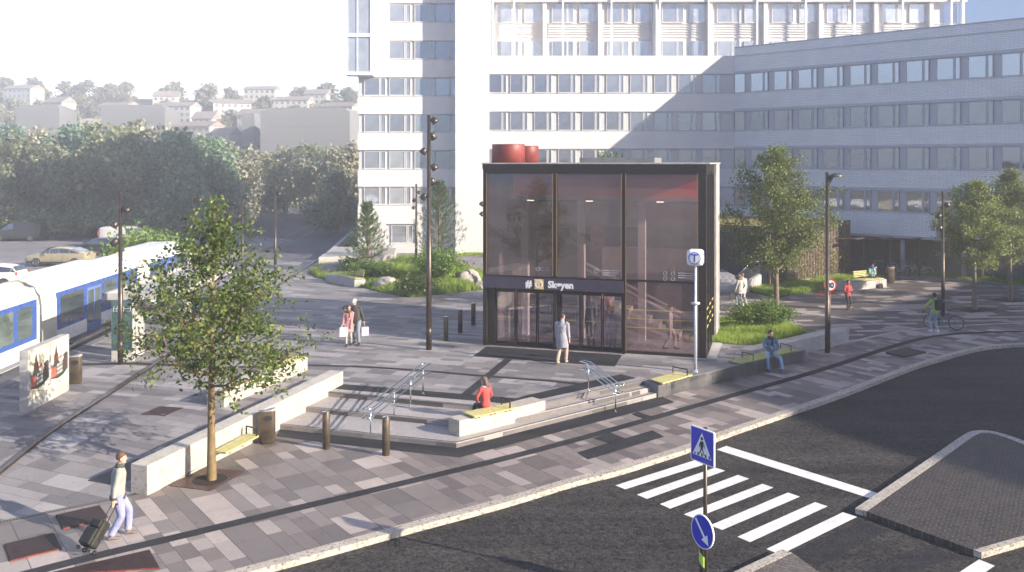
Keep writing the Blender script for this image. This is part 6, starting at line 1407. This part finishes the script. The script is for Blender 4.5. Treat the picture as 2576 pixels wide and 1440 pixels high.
t = thing('stair_railing', 'pale vertical bar railing on the stair cheek wall', 'railing', tuple(rw0)); b = MB(); n = 14
for i in range(n+1): q = rw0.lerp(rw1, i/n)+V((-.1, .15, 0)); b.bar(flat(q, .62+.38*i/n), flat(q, 1.45+.35*min(1, i/n*2)), .025, .025, W)
b.build('bars', m_rk, t, world=True); b = MB(); b.tube([flat(rw0+V((-.6, .2, 0)), .9), flat(rw0.lerp(rw1, .0)+V((-.1, .15, 0)), 1.45), flat(rw0.lerp(rw1, .5)+V((-.1, .15, 0)), 1.8), flat(rw1+V((.5, .15, 0)), 1.8)], .025, 8); b.build('rail', m_rk, t, world=True)
# ------------------------------------------------------------------ people
def M_cloth(name, col, rough=.85, var=.14):
    m, nt, p = newmat(name); o = nt.obj(); n = nt.noise(o, 5, 3)
    nt.l.new(nt.ramp(n, [(.3, tuple(k*(1-var) for k in col)), (.7, tuple(min(1, k*(1+var)) for k in col))]), p.inputs['Base Color']); p.inputs['Roughness'].default_value = rough
    mp = nt.new('ShaderNodeMapping'); mp.inputs['Scale'].default_value = (1, 1, .45); nt.l.new(o, mp.inputs[0])
    nt.l.new(nt.bump(nt.noise(mp.outputs[0], 9, 2), .03, .8), p.inputs['Normal']); return m
m_skin = M_('skin', (.55, .34, .25), .5, var=.06, scale=4); m_skin_d = M_('dark skin', (.10, .055, .04), .5, var=.06, scale=4)
m_eye = M_('eye', (.03, .025, .02), .2); m_lip = M_('lip', (.40, .16, .14), .5)
def bake_remesh(mb, name, mat, parent, vox, smooth_it=2, label=None):
    o = mb.build(name, mat, parent); r_ = o.modifiers.new('r', 'REMESH'); r_.mode = 'VOXEL'; r_.voxel_size = vox; r_.use_smooth_shade = True
    if smooth_it: s_ = o.modifiers.new('s', 'SMOOTH'); s_.iterations = smooth_it; s_.factor = .5
    bpy.context.view_layer.update(); dg = bpy.context.evaluated_depsgraph_get(); me = bpy.data.meshes.new_from_object(o.evaluated_get(dg)); me.name = name
    o.modifiers.clear(); old = o.data; o.data = me; bpy.data.meshes.remove(old)
    if not me.materials: me.materials.append(mat)
    if label: o['label'] = label
    return o
def ik(a, c, l1, l2, pole):
    d = c-a; L = min(d.length, (l1+l2)*.999); dn = d.normalized(); c = a+dn*L
    x = (l1*l1-l2*l2+L*L)/(2*L); h = math.sqrt(max(0, l1*l1-x*x)); pv = pole-dn*pole.dot(dn); pv = pv.normalized() if pv.length > 1e-5 else orth(dn)[0]
    return a+dn*x+pv*h, c
def person(label, pos, face, h=1.78, feet=((-.1, .0, .0), (.1, .0, .0)), hands=None, hip=None, lean=(0, 0), head_yaw=0, head_pitch=0, skin=m_skin, hair=None, hair_style='short', top=None, top_kind='jacket', legs=None, shoe=None,
           vox=.013, fem=False, scarf=None, cuff=None, collar=None, knees=None, elbow=None, boots=None, belly=0, toe=(0, 0), coat_len=.0, group=None, trim=None, legw=0, slim=1.0, skirt_mat=None):
    """local frame: x = person's right, y = forward, z up, metres for a 1.78 m body"""
    t = thing('person', label, 'person', tuple(pos), face); k = h/1.78; S_ = lambda v: V(v)*k
    hp = S_(hip or (0, 0, .93)); sw = (.175 if fem else .20)*k; hw = .095*k; ch = hp+V((lean[0]*k, lean[1]*k, .50*k)); shz = ch
    sh = [ch+V((-sw, 0, 0)), ch+V((sw, 0, 0))]; hj = [hp+V((-hw, 0, -.03*k)), hp+V((hw, 0, -.03*k))]
    neck = ch+V((lean[0]*.15*k, .01*k+lean[1]*.15*k, .075*k)); hc = neck+V((lean[0]*.12*k, .025*k, .155*k))
    ft = [S_(f)+V((0, 0, .09*k)) for f in feet]; kn = []; an = []
    for i in (0, 1):
        pole = V(knees[i]) if knees else V((0.05*(-1 if i == 0 else 1), 1, .1)); a, c = ik(hj[i], ft[i], .44*k, .43*k, pole); kn.append(a); an.append(c)
    hd_ = [S_(v) for v in (hands or ((-.27, .03, .80), (.27, .03, .80)))]; el_ = []; wr = []
    for i in (0, 1):
        pole = V(elbow[i]) if elbow else V((.25*(-1 if i == 0 else 1), -1, -.2)); a, c = ik(sh[i], hd_[i], .30*k, .27*k, pole); el_.append(a); wr.append(c)
    X = (1, 0, 0); f_ = slim
    def torso(m, g=0.0, lo=-.06, hi=.62):
        up = (ch-hp).normalized(); P = lambda f: hp.lerp(ch, f)
        pts = [hp+V((0, 0, lo*k)), P(.02), P(.28), P(.52), P(.80), P(.95), P(1.04), neck-V((0, 0, .01*k)), neck+V((0, .005, .04*k))]
        wd = [.135, .165, .145 if not fem else .125, .150 if not fem else .138, .178 if not fem else .158, .165 if not fem else .15, .10, .058, .052]; dp = [.10, .115, .10+belly, .108+belly*.6, .118, .10, .075, .056, .052]
        m.tube(pts, [((a+g)*k*f_, (c+g)*k*f_) for a, c in zip(wd, dp)], 16, xa=X)
    def arm(m, i, g=0.0, end=1.0):
        s_, e_, w_ = sh[i], el_[i], wr[i]; we = e_.lerp(w_, end); sgn = (-1, 1)[i]
        m.tube([s_+V((-sgn*.06*k, 0, .01*k)), s_+V((0, 0, -.01*k)), s_.lerp(e_, .45), s_.lerp(e_, .9), e_.lerp(we, .12), e_.lerp(we, .5), we], [(r_+g)*k*f_ for r_ in (.058, .058, .050, .042, .041, .037, .027)], 12)
    def leg(m, i, g=0.0, end=1.0, flare=0):
        a, c, e_ = hj[i], kn[i], an[i]; we = c.lerp(e_, end); m.tube([a+V((0, 0, .04*k)), a.lerp(c, .25), a.lerp(c, .65), a.lerp(c, .95), c.lerp(we, .08), c.lerp(we, .35), c.lerp(we, .75), we], [(r_+g+fl)*k*f_ for r_, fl in zip((.088, .085, .070, .058, .055, .056, .043, .038), (0, 0, 0, 0, 0, 0, flare*.6, flare))], 12)
    def foot(m, i, g=0.0):
        a = an[i]; fy = toe[i]; d = V((math.sin(fy), math.cos(fy), 0)); sx = V((d.y, -d.x, 0)); z0 = a.z-.09*k
        pts = [a-d*.055*k+V((0, 0, -.05*k)), a+V((0, 0, -.045*k)), a+d*.07*k+V((0, 0, -.058*k)), a+d*.14*k+V((0, 0, -.067*k)), a+d*.195*k+V((0, 0, -.072*k))]
        m.tube(pts, [((.032+g)*k, (.036+g)*k), ((.038+g)*k, (.044+g)*k), ((.045+g)*k, (.034+g)*k), ((.046+g)*k, (.024+g)*k), ((.028+g)*k, (.014+g)*k)], 12, xa=tuple(sx)); m.tube([a+V((0, 0, -.03*k)), a+V((0, 0, .04*k))], (.038+g)*k, 10)
    def hand(m, i):
        w_ = wr[i]; d = (w_-el_[i]).normalized(); sgn = (-1, 1)[i]; dn = (d*.8+V((0, .15, -.35))).normalized(); s_ = V((0, 1, 0)); s_ = (s_-dn*s_.dot(dn)); s_ = s_.normalized() if s_.length > .1 else V((1, 0, 0)); pn = dn.cross(s_)*(-sgn)   # s_: towards thumb, pn: palm outward
        m.tube([w_-d*.02*k, w_+dn*.03*k, w_+dn*.075*k, w_+dn*.095*k], [(.027*k, .022*k), (.038*k, .019*k), (.043*k, .017*k), (.036*k, .014*k)], 10, xa=tuple(s_))
        for q, (o_, L, cu) in enumerate(((.030, .068, .5), (.010, .078, .6), (-.011, .072, .7), (-.031, .056, .85))):
            p0 = w_+dn*.088*k+s_*o_*k; d1 = (dn-pn*.35*cu).normalized(); d2 = (dn-pn*1.2*cu).normalized(); m.tube([p0, p0+d1*L*.45*k, p0+d1*L*.45*k+d2*L*.55*k], [.0095*k, .0088*k, .0065*k], 7)
        p0 = w_+dn*.025*k+s_*.030*k; m.tube([p0, p0+(s_*.8+dn*.7-pn*.3).normalized()*.035*k, p0+(s_*.8+dn*.7-pn*.3).normalized()*.035*k+(dn-pn*.4).normalized()*.032*k], [.0125*k, .011*k, .0075*k], 7)
    HM = Matrix.Rotation(head_yaw, 3, 'Z') @ Matrix.Rotation(head_pitch, 3, 'X'); Hh = lambda x, y, z: hc+HM@V((x*k, y*k, z*k))
    def head(m):
        rings = []
        for z, rx, fy, by in ((-.118, .022, .062, .0), (-.108, .045, .082, -.01), (-.085, .058, .090, -.035), (-.05, .066, .094, -.062), (-.01, .073, .095, -.082), (.03, .077, .093, -.092), (.065, .074, .086, -.090), (.095, .060, .066, -.074), (.115, .036, .036, -.044), (.122, .008, .006, -.012)):
            cy, ry = (fy+by)/2, (fy-by)/2; rings.append([Hh(math.cos(a)*rx, cy+math.sin(a)*ry, z) for a in [j*math.pi/9 for j in range(18)]])
        m.loft(rings); m.tube([Hh(0, .094, .008), Hh(0, .112, -.026), Hh(0, .096, -.038)], [.007*k, .014*k, .010*k], 7)
        for sg_ in (-1, 1): m.ball(Hh(.075*sg_, -.003, -.012), V((.010, .02, .030))*k, 8, 6); m.tube([Hh(.015*sg_, .096, .018), Hh(.052*sg_, .080, .018)], .009*k, 6)
        m.tube([Hh(0, -.005, -.07), neck], [.050*k, .052*k], 10); m.ball(Hh(0, .085, -.10), V((.020, .016, .016))*k, 8, 5)
    m = MB(); torso(m); head(m)
    for i in (0, 1): arm(m, i); leg(m, i); foot(m, i); hand(m, i)
    body = bake_remesh(m, 'body', skin, t, min(vox, .011) if vox < .014 else vox, 1)
    m = MB()
    for sg_ in (-1, 1): m.ball(Hh(.033*sg_, .088, .004), V((.012, .008, .007))*k, 8, 5)
    m.build('eyes', m_eye, body); m = MB(); m.ball(Hh(0, .094, -.062), V((.024, .006, .007))*k, 8, 5); m.build('mouth', m_lip, body)
    if hair:
        m = MB(); hs_ = hair_style; rings = []
        lo = {'short': -.02, 'cap': .03, 'long': -.06, 'bob': -.06, 'pony': -.02, 'crop': -.01}[hs_]; g = {'crop': .004}.get(hs_, .012)
        for z, rx, fy, by in ((lo, .073, .01 if hs_ != 'cap' else .10, -.088), (.03, .079, .055 if hs_ != 'cap' else .097, -.096), (.062, .077, .088, -.094), (.092, .066, .074, -.08), (.116, .045, .046, -.052), (.129, .012, .01, -.018)):
            cy, ry = (fy+by)/2, (fy-by)/2+g; rings.append([Hh(math.cos(a)*(rx+g), cy+math.sin(a)*ry, z+g*.5) for a in [j*math.pi/9 for j in range(18)]])
        m.loft(rings)
        if hs_ == 'long': m.tube([Hh(0, -.06, .06), Hh(0, -.085, -.05), Hh(0, -.09, -.16), Hh(0, -.08, -.24)], [(.08*k, .05*k), (.085*k, .05*k), (.08*k, .04*k), (.05*k, .02*k)], 12, xa=tuple(HM@V((1, 0, 0))))
        if hs_ == 'bob': m.tube([Hh(0, -.03, .07), Hh(0, -.04, -.02), Hh(0, -.05, -.10)], [(.088*k, .07*k), (.095*k, .065*k), (.085*k, .05*k)], 12, xa=tuple(HM@V((1, 0, 0))))
        if hs_ == 'pony': m.tube([Hh(0, -.09, .05), Hh(0, -.14, .02), Hh(0, -.14, -.10), Hh(0, -.12, -.18)], [.03*k, .035*k, .03*k, .01*k], 8)
        if hs_ == 'cap': m.tube([Hh(0, .085, .045), Hh(0, .15, .035)], [(.065*k, .012*k), (.05*k, .006*k)], 10, xa=tuple(HM@V((1, 0, 0))))
        m.build('cap' if hs_ == 'cap' else 'hair', hair, t)
    if legs:
        m = MB(); fl = .012
        m.tube([hp+V((0, 0, -.09*k)), hp, hp+V((0, 0, .07*k))], [(.15*k, .115*k), (.172*k, .128*k), (.16*k, .12*k)], 14, xa=X)
        for i in (0, 1): leg(m, i, (.013 if not fem else .008)+legw, .97 if not boots else .55, fl if not fem else 0)
        bake_remesh(m, 'trousers', legs, t, vox)
    if boots:
        m = MB()
        for i in (0, 1): m.tube([kn[i].lerp(an[i], .35), kn[i].lerp(an[i], .6), an[i]], [.066*k, .060*k, .048*k], 12); foot(m, i, .008)
        bake_remesh(m, 'boots', boots, t, vox)
    elif shoe:
        for i in (0, 1): m = MB(); foot(m, i, .007); bake_remesh(m, 'shoe', shoe, t, min(vox, .012), 1)
    if top:
        m = MB(); torso(m, .018 if top_kind == 'shirt' else .030, -.07 if top_kind == 'shirt' else -.10)
        m.tube([neck+V((0, 0, .03*k)), neck+V((0, 0, .055*k))], .05*k, 10)
        for i in (0, 1): arm(m, i, .010 if top_kind == 'shirt' else .020, .94)
        if coat_len > 0:
            mid = (kn[0]+kn[1])/2; zb_ = hp.z-coat_len*k; lo_ = V((hp.x, hp.y+(mid.y-hp.y)*.4, zb_)); m.tube([hp+V((0, 0, .12*k)), hp, hp.lerp(lo_, .5), lo_], [(.18*k, .14*k), (.20*k, .155*k), (.215*k, .18*k), (.225*k, .20*k)], 16, xa=X)
        bake_remesh(m, 'coat' if coat_len > 0 else ('shirt' if top_kind == 'shirt' else 'jacket'), top, t, vox)
        if trim:
            m = MB(); m.tube([hp+V((0, 0, -.12*k)), hp+V((0, 0, -.05*k))], [(.190*k, .155*k), (.206*k, .166*k)], 16, xa=X); m.build('waistband', trim, t)
            for i in (0, 1): m = MB(); m.tube([el_[i].lerp(wr[i], .80), el_[i].lerp(wr[i], .96)], .062*k, 12); m.build('cuff', trim, t)
            m = MB(); m.tube([neck+V((0, -.005*k, -.03*k)), neck+V((0, 0, .05*k))], [(.115*k, .10*k), (.082*k, .080*k)], 14, xa=X); m.build('collar', trim, t)
    if scarf:
        m = MB()
        for dz, rr_ in ((-.02, .105), (.025, .088)): m.torus(neck+V((0, .01*k, dz*k)), rr_*k, .036*k, 'z', 20, 8)
        m.tube([neck+V((-.04*k, .10*k, -.02*k)), neck+V((-.05*k, .13*k, -.16*k)), neck+V((-.04*k, .13*k, -.28*k))], [(.04*k, .02*k)]*3, 8, xa=X); bake_remesh(m, 'scarf', scarf, t, vox)
    M4 = Matrix.Translation(V(pos)) @ Matrix.Rotation(face, 4, 'Z')
    return t, [M4@w_ for w_ in wr], M4, dict(hp=hp, ch=ch, neck=neck, sh=sh, k=k)
def faceto(dx, dy): return math.atan2(-dx, dy)        # heading so that local +y points to (dx, dy)
c_grey = M_cloth('stone grey jacket cloth', (.33, .33, .29)); c_jean = M_cloth('lavender blue denim', (.27, .28, .46)); c_dk = M_cloth('charcoal rib knit', (.07, .07, .06)); c_shoe = M_cloth('brown grey leather', (.16, .12, .10), .5); c_brown = M_('brown hair', (.12, .06, .035), .6); c_blackh = M_('black hair', (.018, .014, .012), .5)
# man with suitcase (his left side towards us, walking right)
p = G(296, 1352)
man, hw_, M4, inf = person('man in pale bomber jacket and blue jeans pulling a black suitcase', p, faceto(.92, .38), 1.80, feet=((-.10, .20, 0), (.10, -.13, 0)), hands=((-.22, -.02, .82), (.26, -.08, .84)), head_yaw=R(-8), hair=c_brown, hair_style='short', top=c_grey, top_kind='jacket', legs=c_jean, shoe=c_shoe, vox=.010, trim=c_dk, lean=(0, .03), toe=(.05, -.1), belly=.012, legw=.012)
m_case = M_cloth('black suitcase fabric', (.018, .018, .015), .7); hr = hw_[1]+V((0, 0, -.05))
wb_ = G(215, 1398); tc = thing('suitcase', 'black wheeled soft suitcase tilted behind the man', 'suitcase', tuple(wb_), 0)
ax = (hr-(wb_+V((0, 0, .08)))); ax_n = ax.normalized(); sx = ax_n.cross(V((0, 0, 1))).normalized(); up = sx.cross(ax_n).normalized(); o0 = V((0, 0, .08))
Rm = Matrix((sx, up, ax_n)).transposed()
def sc_box(b, c, s): b.box(o0+Rm@V(c), s, M=Rm)
b = MB(); sc_box(b, (0, .02, .36), (.36, .22, .56)); b.build('shell', m_case, tc, bevel=.05); b = MB(); sc_box(b, (0, .155, .27), (.30, .07, .34)); sc_box(b, (0, .15, .54), (.28, .06, .16)); b.build('front_pocket', m_case, tc, bevel=.028)
b = MB()
for s_ in (-.07, .07): b.tube([o0+Rm@V((s_, -.06, .6)), o0+Rm@V((s_*.9, -.04, ax.length))], .010, 6)
b.tube([o0+Rm@V((-.08, -.04, ax.length)), o0+Rm@V((.08, -.04, ax.length))], .02, 8); b.build('pull_handle', m_black, tc)
b = MB()
for s_ in (-.15, .15):
    b.torus(o0+Rm@V((s_, -.10, .04)), .035, .02, 'y', 12, 6); b.torus(o0+Rm@V((s_, .10, .03)), .03, .018, 'y', 12, 6)
b.build('wheels', m_black, tc); b = MB(); b.tube([o0+Rm@V((-.06, 0, .64)), o0+Rm@V((-.05, 0, .68)), o0+Rm@V((.05, 0, .68)), o0+Rm@V((.06, 0, .64))], .012, 6); b.build('grab_handle', m_black, tc); b = MB(); b.bar(o0+Rm@V((.185, .02, .25)), o0+Rm@V((.185, .02, .47)), .02, .012); b.build('side_handle', m_black, tc)
# bags
def shopping_bag(label, p, rz, w_, h_, d_, mat, hm):
    t = thing('shopping_bag', label, 'bag', tuple(p), rz); b = MB(); b.hexa([(-w_/2, -d_/2, -h_), (w_/2, -d_/2, -h_), (w_/2, d_/2, -h_), (-w_/2, d_/2, -h_)], [(-w_/2, -d_/2*.7, 0), (w_/2, -d_/2*.7, 0), (w_/2, d_/2*.7, 0), (-w_/2, d_/2*.7, 0)]); b.build('bag_body', mat, t)
    b = MB()
    for s_ in (-1, 1): b.tube([(-w_*.25, s_*d_*.3, -.03), (-w_*.2, s_*d_*.15, .12), (0, 0, .15), (w_*.2, s_*d_*.15, .12), (w_*.25, s_*d_*.3, -.03)], .006, 5)
    b.build('handle', hm, t)
c_pink = M_cloth('dusty pink coat', (.46, .22, .22)); c_beige = M_cloth('beige jumper', (.42, .38, .32)); c_dkj = M_cloth('black brown jacket', (.05, .045, .04)); c_gj = M_cloth('grey jeans', (.20, .22, .26)); c_wht = M_cloth('white bag paper', (.72, .70, .74)); c_cap = M_cloth('pale grey cap', (.55, .56, .60)); c_blk = M_cloth('black cloth', (.02, .02, .022))
p = G(897, 866, .45); _, hh, _, _ = person('man in cap and dark jacket with his arm round the woman in pink', p, faceto(-.12, -1), 1.86, feet=((-.14, .16, 0), (.12, -.16, .02)), hands=((-.30, -.02, .86), (.42, .16, 1.36)), elbow=((-.5, -1, -.2), (.8, -.3, .1)), head_yaw=R(-25), head_pitch=R(-14), hair=c_cap, hair_style='cap', top=c_dkj, legs=c_gj, shoe=c_blk, vox=.014, lean=(.06, 0))
m = MB(); m_ = bpy.data.objects['person.001'] if 'person.001' in bpy.data.objects else None
shopping_bag('grey and white paper bag held by the man in the cap', hh[0]+V((.05, -.05, -.20)), R(20), .30, .36, .14, M_cloth('lilac grey paper', (.45, .42, .50)), m_black)
p = G(877, 869.5, .45); _, hh, _, _ = person('woman in a dusty pink coat walking beside the man in the cap', p, faceto(.10, -1), 1.66, feet=((-.09, -.12, .0), (.09, .14, 0)), hands=((-.10, .22, .80), (.26, .05, .82)), head_yaw=R(38), fem=True, hair=c_brown, hair_style='short', top=c_pink, legs=c_beige, shoe=c_blk, coat_len=.34, vox=.014, scarf=M_cloth('dark brown hood', (.09, .06, .05)))
shopping_bag('white paper bag held by the woman in pink', V((G(868, 869, .45).x, p.y-.30, .45+.80)), R(0), .30, .38, .12, c_wht, m_white)
# man about to enter
c_coat = M_cloth('grey wool coat', (.30, .29, .33)); c_tan = M_cloth('tan trousers', (.42, .32, .25))
p = G(1414, 914, .45); person('man in a grey knee-length coat walking into the station doors', p, faceto(.35, .94), 1.85, feet=((-.10, -.24, .03), (.10, .14, 0)), hands=((-.24, .08, .82), (.26, .04, .80)), head_yaw=R(-30), hair=M_('dark brown hair', (.05, .03, .025), .6), hair_style='short', top=c_coat, legs=c_tan, shoe=c_tan, coat_len=.34, vox=.014)
# people inside the station
p = O+U*4.35+W*1.5; pin = lambda u, w_: tuple(O+U*u+W*w_+V((0, 0, .462)))
c_dks = M_cloth('dark suit', (.035, .033, .04)); c_rj = M_cloth('red jacket', (.5, .06, .05))
person('dark suited man standing just inside the glass doors', pin(4.35, .9), faceto(-.3, 1), 1.85, head_yaw=R(20), hair=c_blackh, top=c_dks, legs=c_dks, shoe=c_blk, vox=.018, coat_len=.25)
person('person in a red top standing beyond the dark suited man in the station', pin(4.95, 1.5), faceto(.2, 1), 1.72, fem=True, hair=c_brown, hair_style='long', top=c_rj, legs=c_dks, shoe=c_blk, vox=.018)
person('person in a pale jumper just inside the right hand doors', pin(5.2, .8), faceto(.4, 1), 1.66, fem=True, hair=c_blackh, hair_style='bob', top=M_cloth('pale grey jumper', (.45, .45, .42)), legs=c_gj, shoe=c_blk, vox=.018)
person('person in pale clothes walking behind the wide fixed pane', pin(7.4, 1.4), faceto(.9, -.2), 1.76, feet=((-.1, .22, 0), (.1, -.22, .02)), hair=c_brown, top=M_cloth('pale mauve jacket', (.42, .36, .40)), legs=M_cloth('beige trousers', (.40, .34, .30)), shoe=c_dks, vox=.018)
# seated woman in red, back to us
c_red = M_cloth('coral red jumper', (.52, .07, .065)); c_wcol = M_cloth('white collar', (.75, .74, .74))
p = G(1222, 1024, .66); p = V((p.x, p.y, .0)); p.z = .64-.86
sp_ = V((p.x, p.y, .66)); pr_ = person('woman in a coral red jumper seated on the granite block with her back to us', V((sp_.x, sp_.y, .15)), faceto(-.62, .78), 1.68, hip=(0, 0, .62), feet=((-.12, .52, .02), (.12, .50, .02)), knees=((0, .3, 1), (0, .3, 1)), hands=((-.16, .24, .66), (.16, .24, .66)), elbow=((-1, -.5, -.2), (1, -.5, -.2)), head_yaw=R(25), fem=True, hair=M_('ash brown hair', (.14, .10, .075), .6), hair_style='long', top=c_red, top_kind='shirt', legs=c_dks, shoe=c_blk, vox=.012, lean=(0, .04))
inf = pr_[3]; m = MB(); m.torus(inf['neck']+V((0, 0, -.012)), .072, .024, 'z', 20, 8); m.build('collar', c_wcol, pr_[0])
# seated man in blue
c_blue = M_cloth('blue knit jumper', (.10, .19, .30)); c_ljean = M_cloth('light denim', (.24, .36, .50)); c_snood = M_cloth('black snood', (.03, .028, .035))
p = G(1938, 896, .5); pr_ = person('bearded man in a blue jumper and black snood sitting with a phone', V((p.x, p.y, 0)), faceto(-.1, -1), 1.80, hip=(0, 0, .63), feet=((-.36, .50, .0), (.16, .46, 0)), knees=((-.6, 1, .3), (.25, 1, .3)), hands=((-.13, .26, .72), (.06, .30, .90)), elbow=((-1, -.6, -.2), (1, -.6, -.2)), head_yaw=R(45), hair=c_blackh, hair_style='short', top=c_blue, top_kind='shirt', legs=c_ljean, shoe=M_cloth('blue grey shoes', (.10, .12, .17)), vox=.013, scarf=c_snood, toe=(.3, -.2))
b = MB(); hh = pr_[1][1]; b.box(hh+V((-.06, -.06, .0)), (.05, .12, .012), R(60)); tag(b.build('phone', m_black), 'dark phone in the hand of the seated man in blue', 'phone')
m = MB(); 
# red jacket woman
p = G(2132.5, 781); person('woman in a red jacket and brown boots standing with folded hands on the court', p, faceto(.35, -.95), 1.62, feet=((-.08, 0, 0), (.08, .03, 0)), hands=((.05, .20, 1.22), (.10, .20, 1.12)), elbow=((-1, -.2, -.6), (1, -.2, -.6)), head_yaw=R(20), fem=True, hair=M_('auburn hair', (.16, .03, .02), .6), hair_style='bob', top=c_rj, legs=c_dks, boots=M_cloth('brown boots', (.14, .09, .07), .6), vox=.015)
# person with cycle and backpack
c_lime = M_cloth('lime jumper', (.34, .52, .14)); c_ptr = M_cloth('pale blue trousers', (.30, .36, .42))
p = G(2352, 836); cyc, hw_, M4, inf = person('man in a lime jumper with a black backpack wheeling a bicycle away', p, faceto(-.25, .97), 1.84, feet=((-.10, .12, 0), (.10, -.05, 0)), hands=((-.34, .28, .98), (.28, .30, .95)), elbow=((-1, -.6, 0), (1, -.6, 0)), skin=m_skin_d, hair=c_blackh, hair_style='crop', top=c_lime, legs=c_ptr, shoe=c_wcol, vox=.013, head_pitch=R(-8))
bp = thing('backpack', 'black backpack on the back of the man in lime', 'backpack', tuple(p), faceto(-.25, .97)); b = MB(); c = inf['ch']; b.box((.0, c.y-.235, c.z-.17), (.33, .19, .50)); b.build('pack_body', c_blk, bp, bevel=.06); b = MB(); b.box((.0, c.y-.34, c.z-.28), (.25, .07, .24)); b.build('front_pocket', c_blk, bp, bevel=.03)
b = MB()
for s_ in (-.12, .12): b.tube([(s_, c.y-.16, c.z+.03), (s_, c.y-.02, c.z+.10), (s_*1.15, c.y+.13, c.z), (s_*1.2, c.y+.13, c.z-.2), (s_*1.3, c.y-.05, c.z-.36)], [(.03, .012)]*5, 8)
b.build('strap', c_blk, bp)
pbk = G(2376, 826); bike('bicycle with blue frame pushed by the man in lime', pbk+V((-.0, .05, 0)), math.atan2(.52, -.80), M_('blue bike paint', (.03, .05, .28), .3, .2), lean=3, grp=None) if False else None
bkx = bike('blue framed bicycle pushed by the man in lime', (G(2353, 824)+G(2396, 837))/2+V((.06, .12, 0)), math.atan2(.42, -.9), M_('blue bike paint', (.03, .05, .28), .3, .2)); del bkx['group']
# seated person with blue scarf
p = G(2196, 722); pr_ = person('person in a mint top and blue scarf sitting cross-legged on the seat wall', V((p.x, p.y+.15, 0)), faceto(.15, -1), 1.72, hip=(0, -.02, .68), feet=((-.05, .45, .0), (-.28, .62, .10)), knees=((-.1, 1, .4), (-.3, 1, .5)), hands=((-.02, .26, .80), (.06, .26, .78)), elbow=((-1, -.6, -.2), (1, -.6, -.2)), hair=c_blackh, hair_style='bob', top=M_cloth('mint top', (.30, .50, .44)), top_kind='shirt', legs=c_dks, shoe=c_blk, vox=.016, scarf=M_cloth('royal blue scarf', (.04, .07, .35)), fem=True, head_yaw=R(20), head_pitch=R(-12))
p = G(2212, 724.5); t = thing('handbag', 'small dark bag on the ground at the feet of the seated person', 'bag', (p.x, p.y-.2, 0)); b = MB(); b.hexa([(-.16, -.07, 0), (.16, -.07, 0), (.16, .07, 0), (-.16, .07, 0)], [(-.12, -.05, .3), (.12, -.05, .3), (.12, .05, .3), (-.12, .05, .3)]); b.build('bag_body', c_dkj, t, bevel=.02); b = MB(); b.tube([(-.08, 0, .28), (-.06, 0, .5), (.06, 0, .5), (.08, 0, .28)], .01, 6); b.build('handle', m_black, t)
# couple by the stairs
p = G(1861.5, 769.5); person('woman in a pale coat seen from behind walking with shopping bags near the stairs', p, faceto(-.5, .87), 1.70, feet=((-.10, .16, 0), (.10, -.14, 0)), hands=((-.30, .10, .82), (.30, .06, 1.0)), fem=True, hair=M_('blond hair', (.36, .22, .12), .6), hair_style='pony', top=M_cloth('pale grey coat', (.42, .40, .38)), legs=c_gj, shoe=c_wcol, coat_len=.18, vox=.015)
p2_ = G(1866, 768.5)+V((.12, .25, 0)); person('person in off-white coat and trousers partly hidden behind the woman with bags', p2_, faceto(-.4, .9), 1.74, feet=((-.10, .2, 0), (.10, -.2, 0)), hair=M_('light brown hair', (.25, .15, .09), .6), hair_style='short', top=M_cloth('off white coat', (.55, .52, .47)), legs=M_cloth('cream trousers', (.50, .46, .40)), shoe=c_tan, coat_len=.25, vox=.015)
shopping_bag('dark shopping bag held near the stairs', V((p.x-.42, p.y-.0, .72)), R(10), .28, .32, .12, c_dkj, m_black)
# ------------------------------------------------------------------ air
bpy.context.view_layer.update()
b = MB(); b.box((0, 175, 19.3), (760, 440, 42.4)); hzo = tag(b.build('haze', None), 'thin pale haze filling the whole scene', 'haze', kind='stuff')
hm = bpy.data.materials.new('haze'); hm.use_nodes = True; ht = hm.node_tree; ht.nodes.remove(ht.nodes['Principled BSDF']); pv_ = ht.nodes.new('ShaderNodeVolumePrincipled')
pv_.inputs['Color'].default_value = (1, .975, .94, 1); pv_.inputs['Density'].default_value = .0035; pv_.inputs['Anisotropy'].default_value = .62
ht.links.new(pv_.outputs[0], ht.nodes['Material Output'].inputs['Volume']); hzo.data.materials.clear(); hzo.data.materials.append(hm)
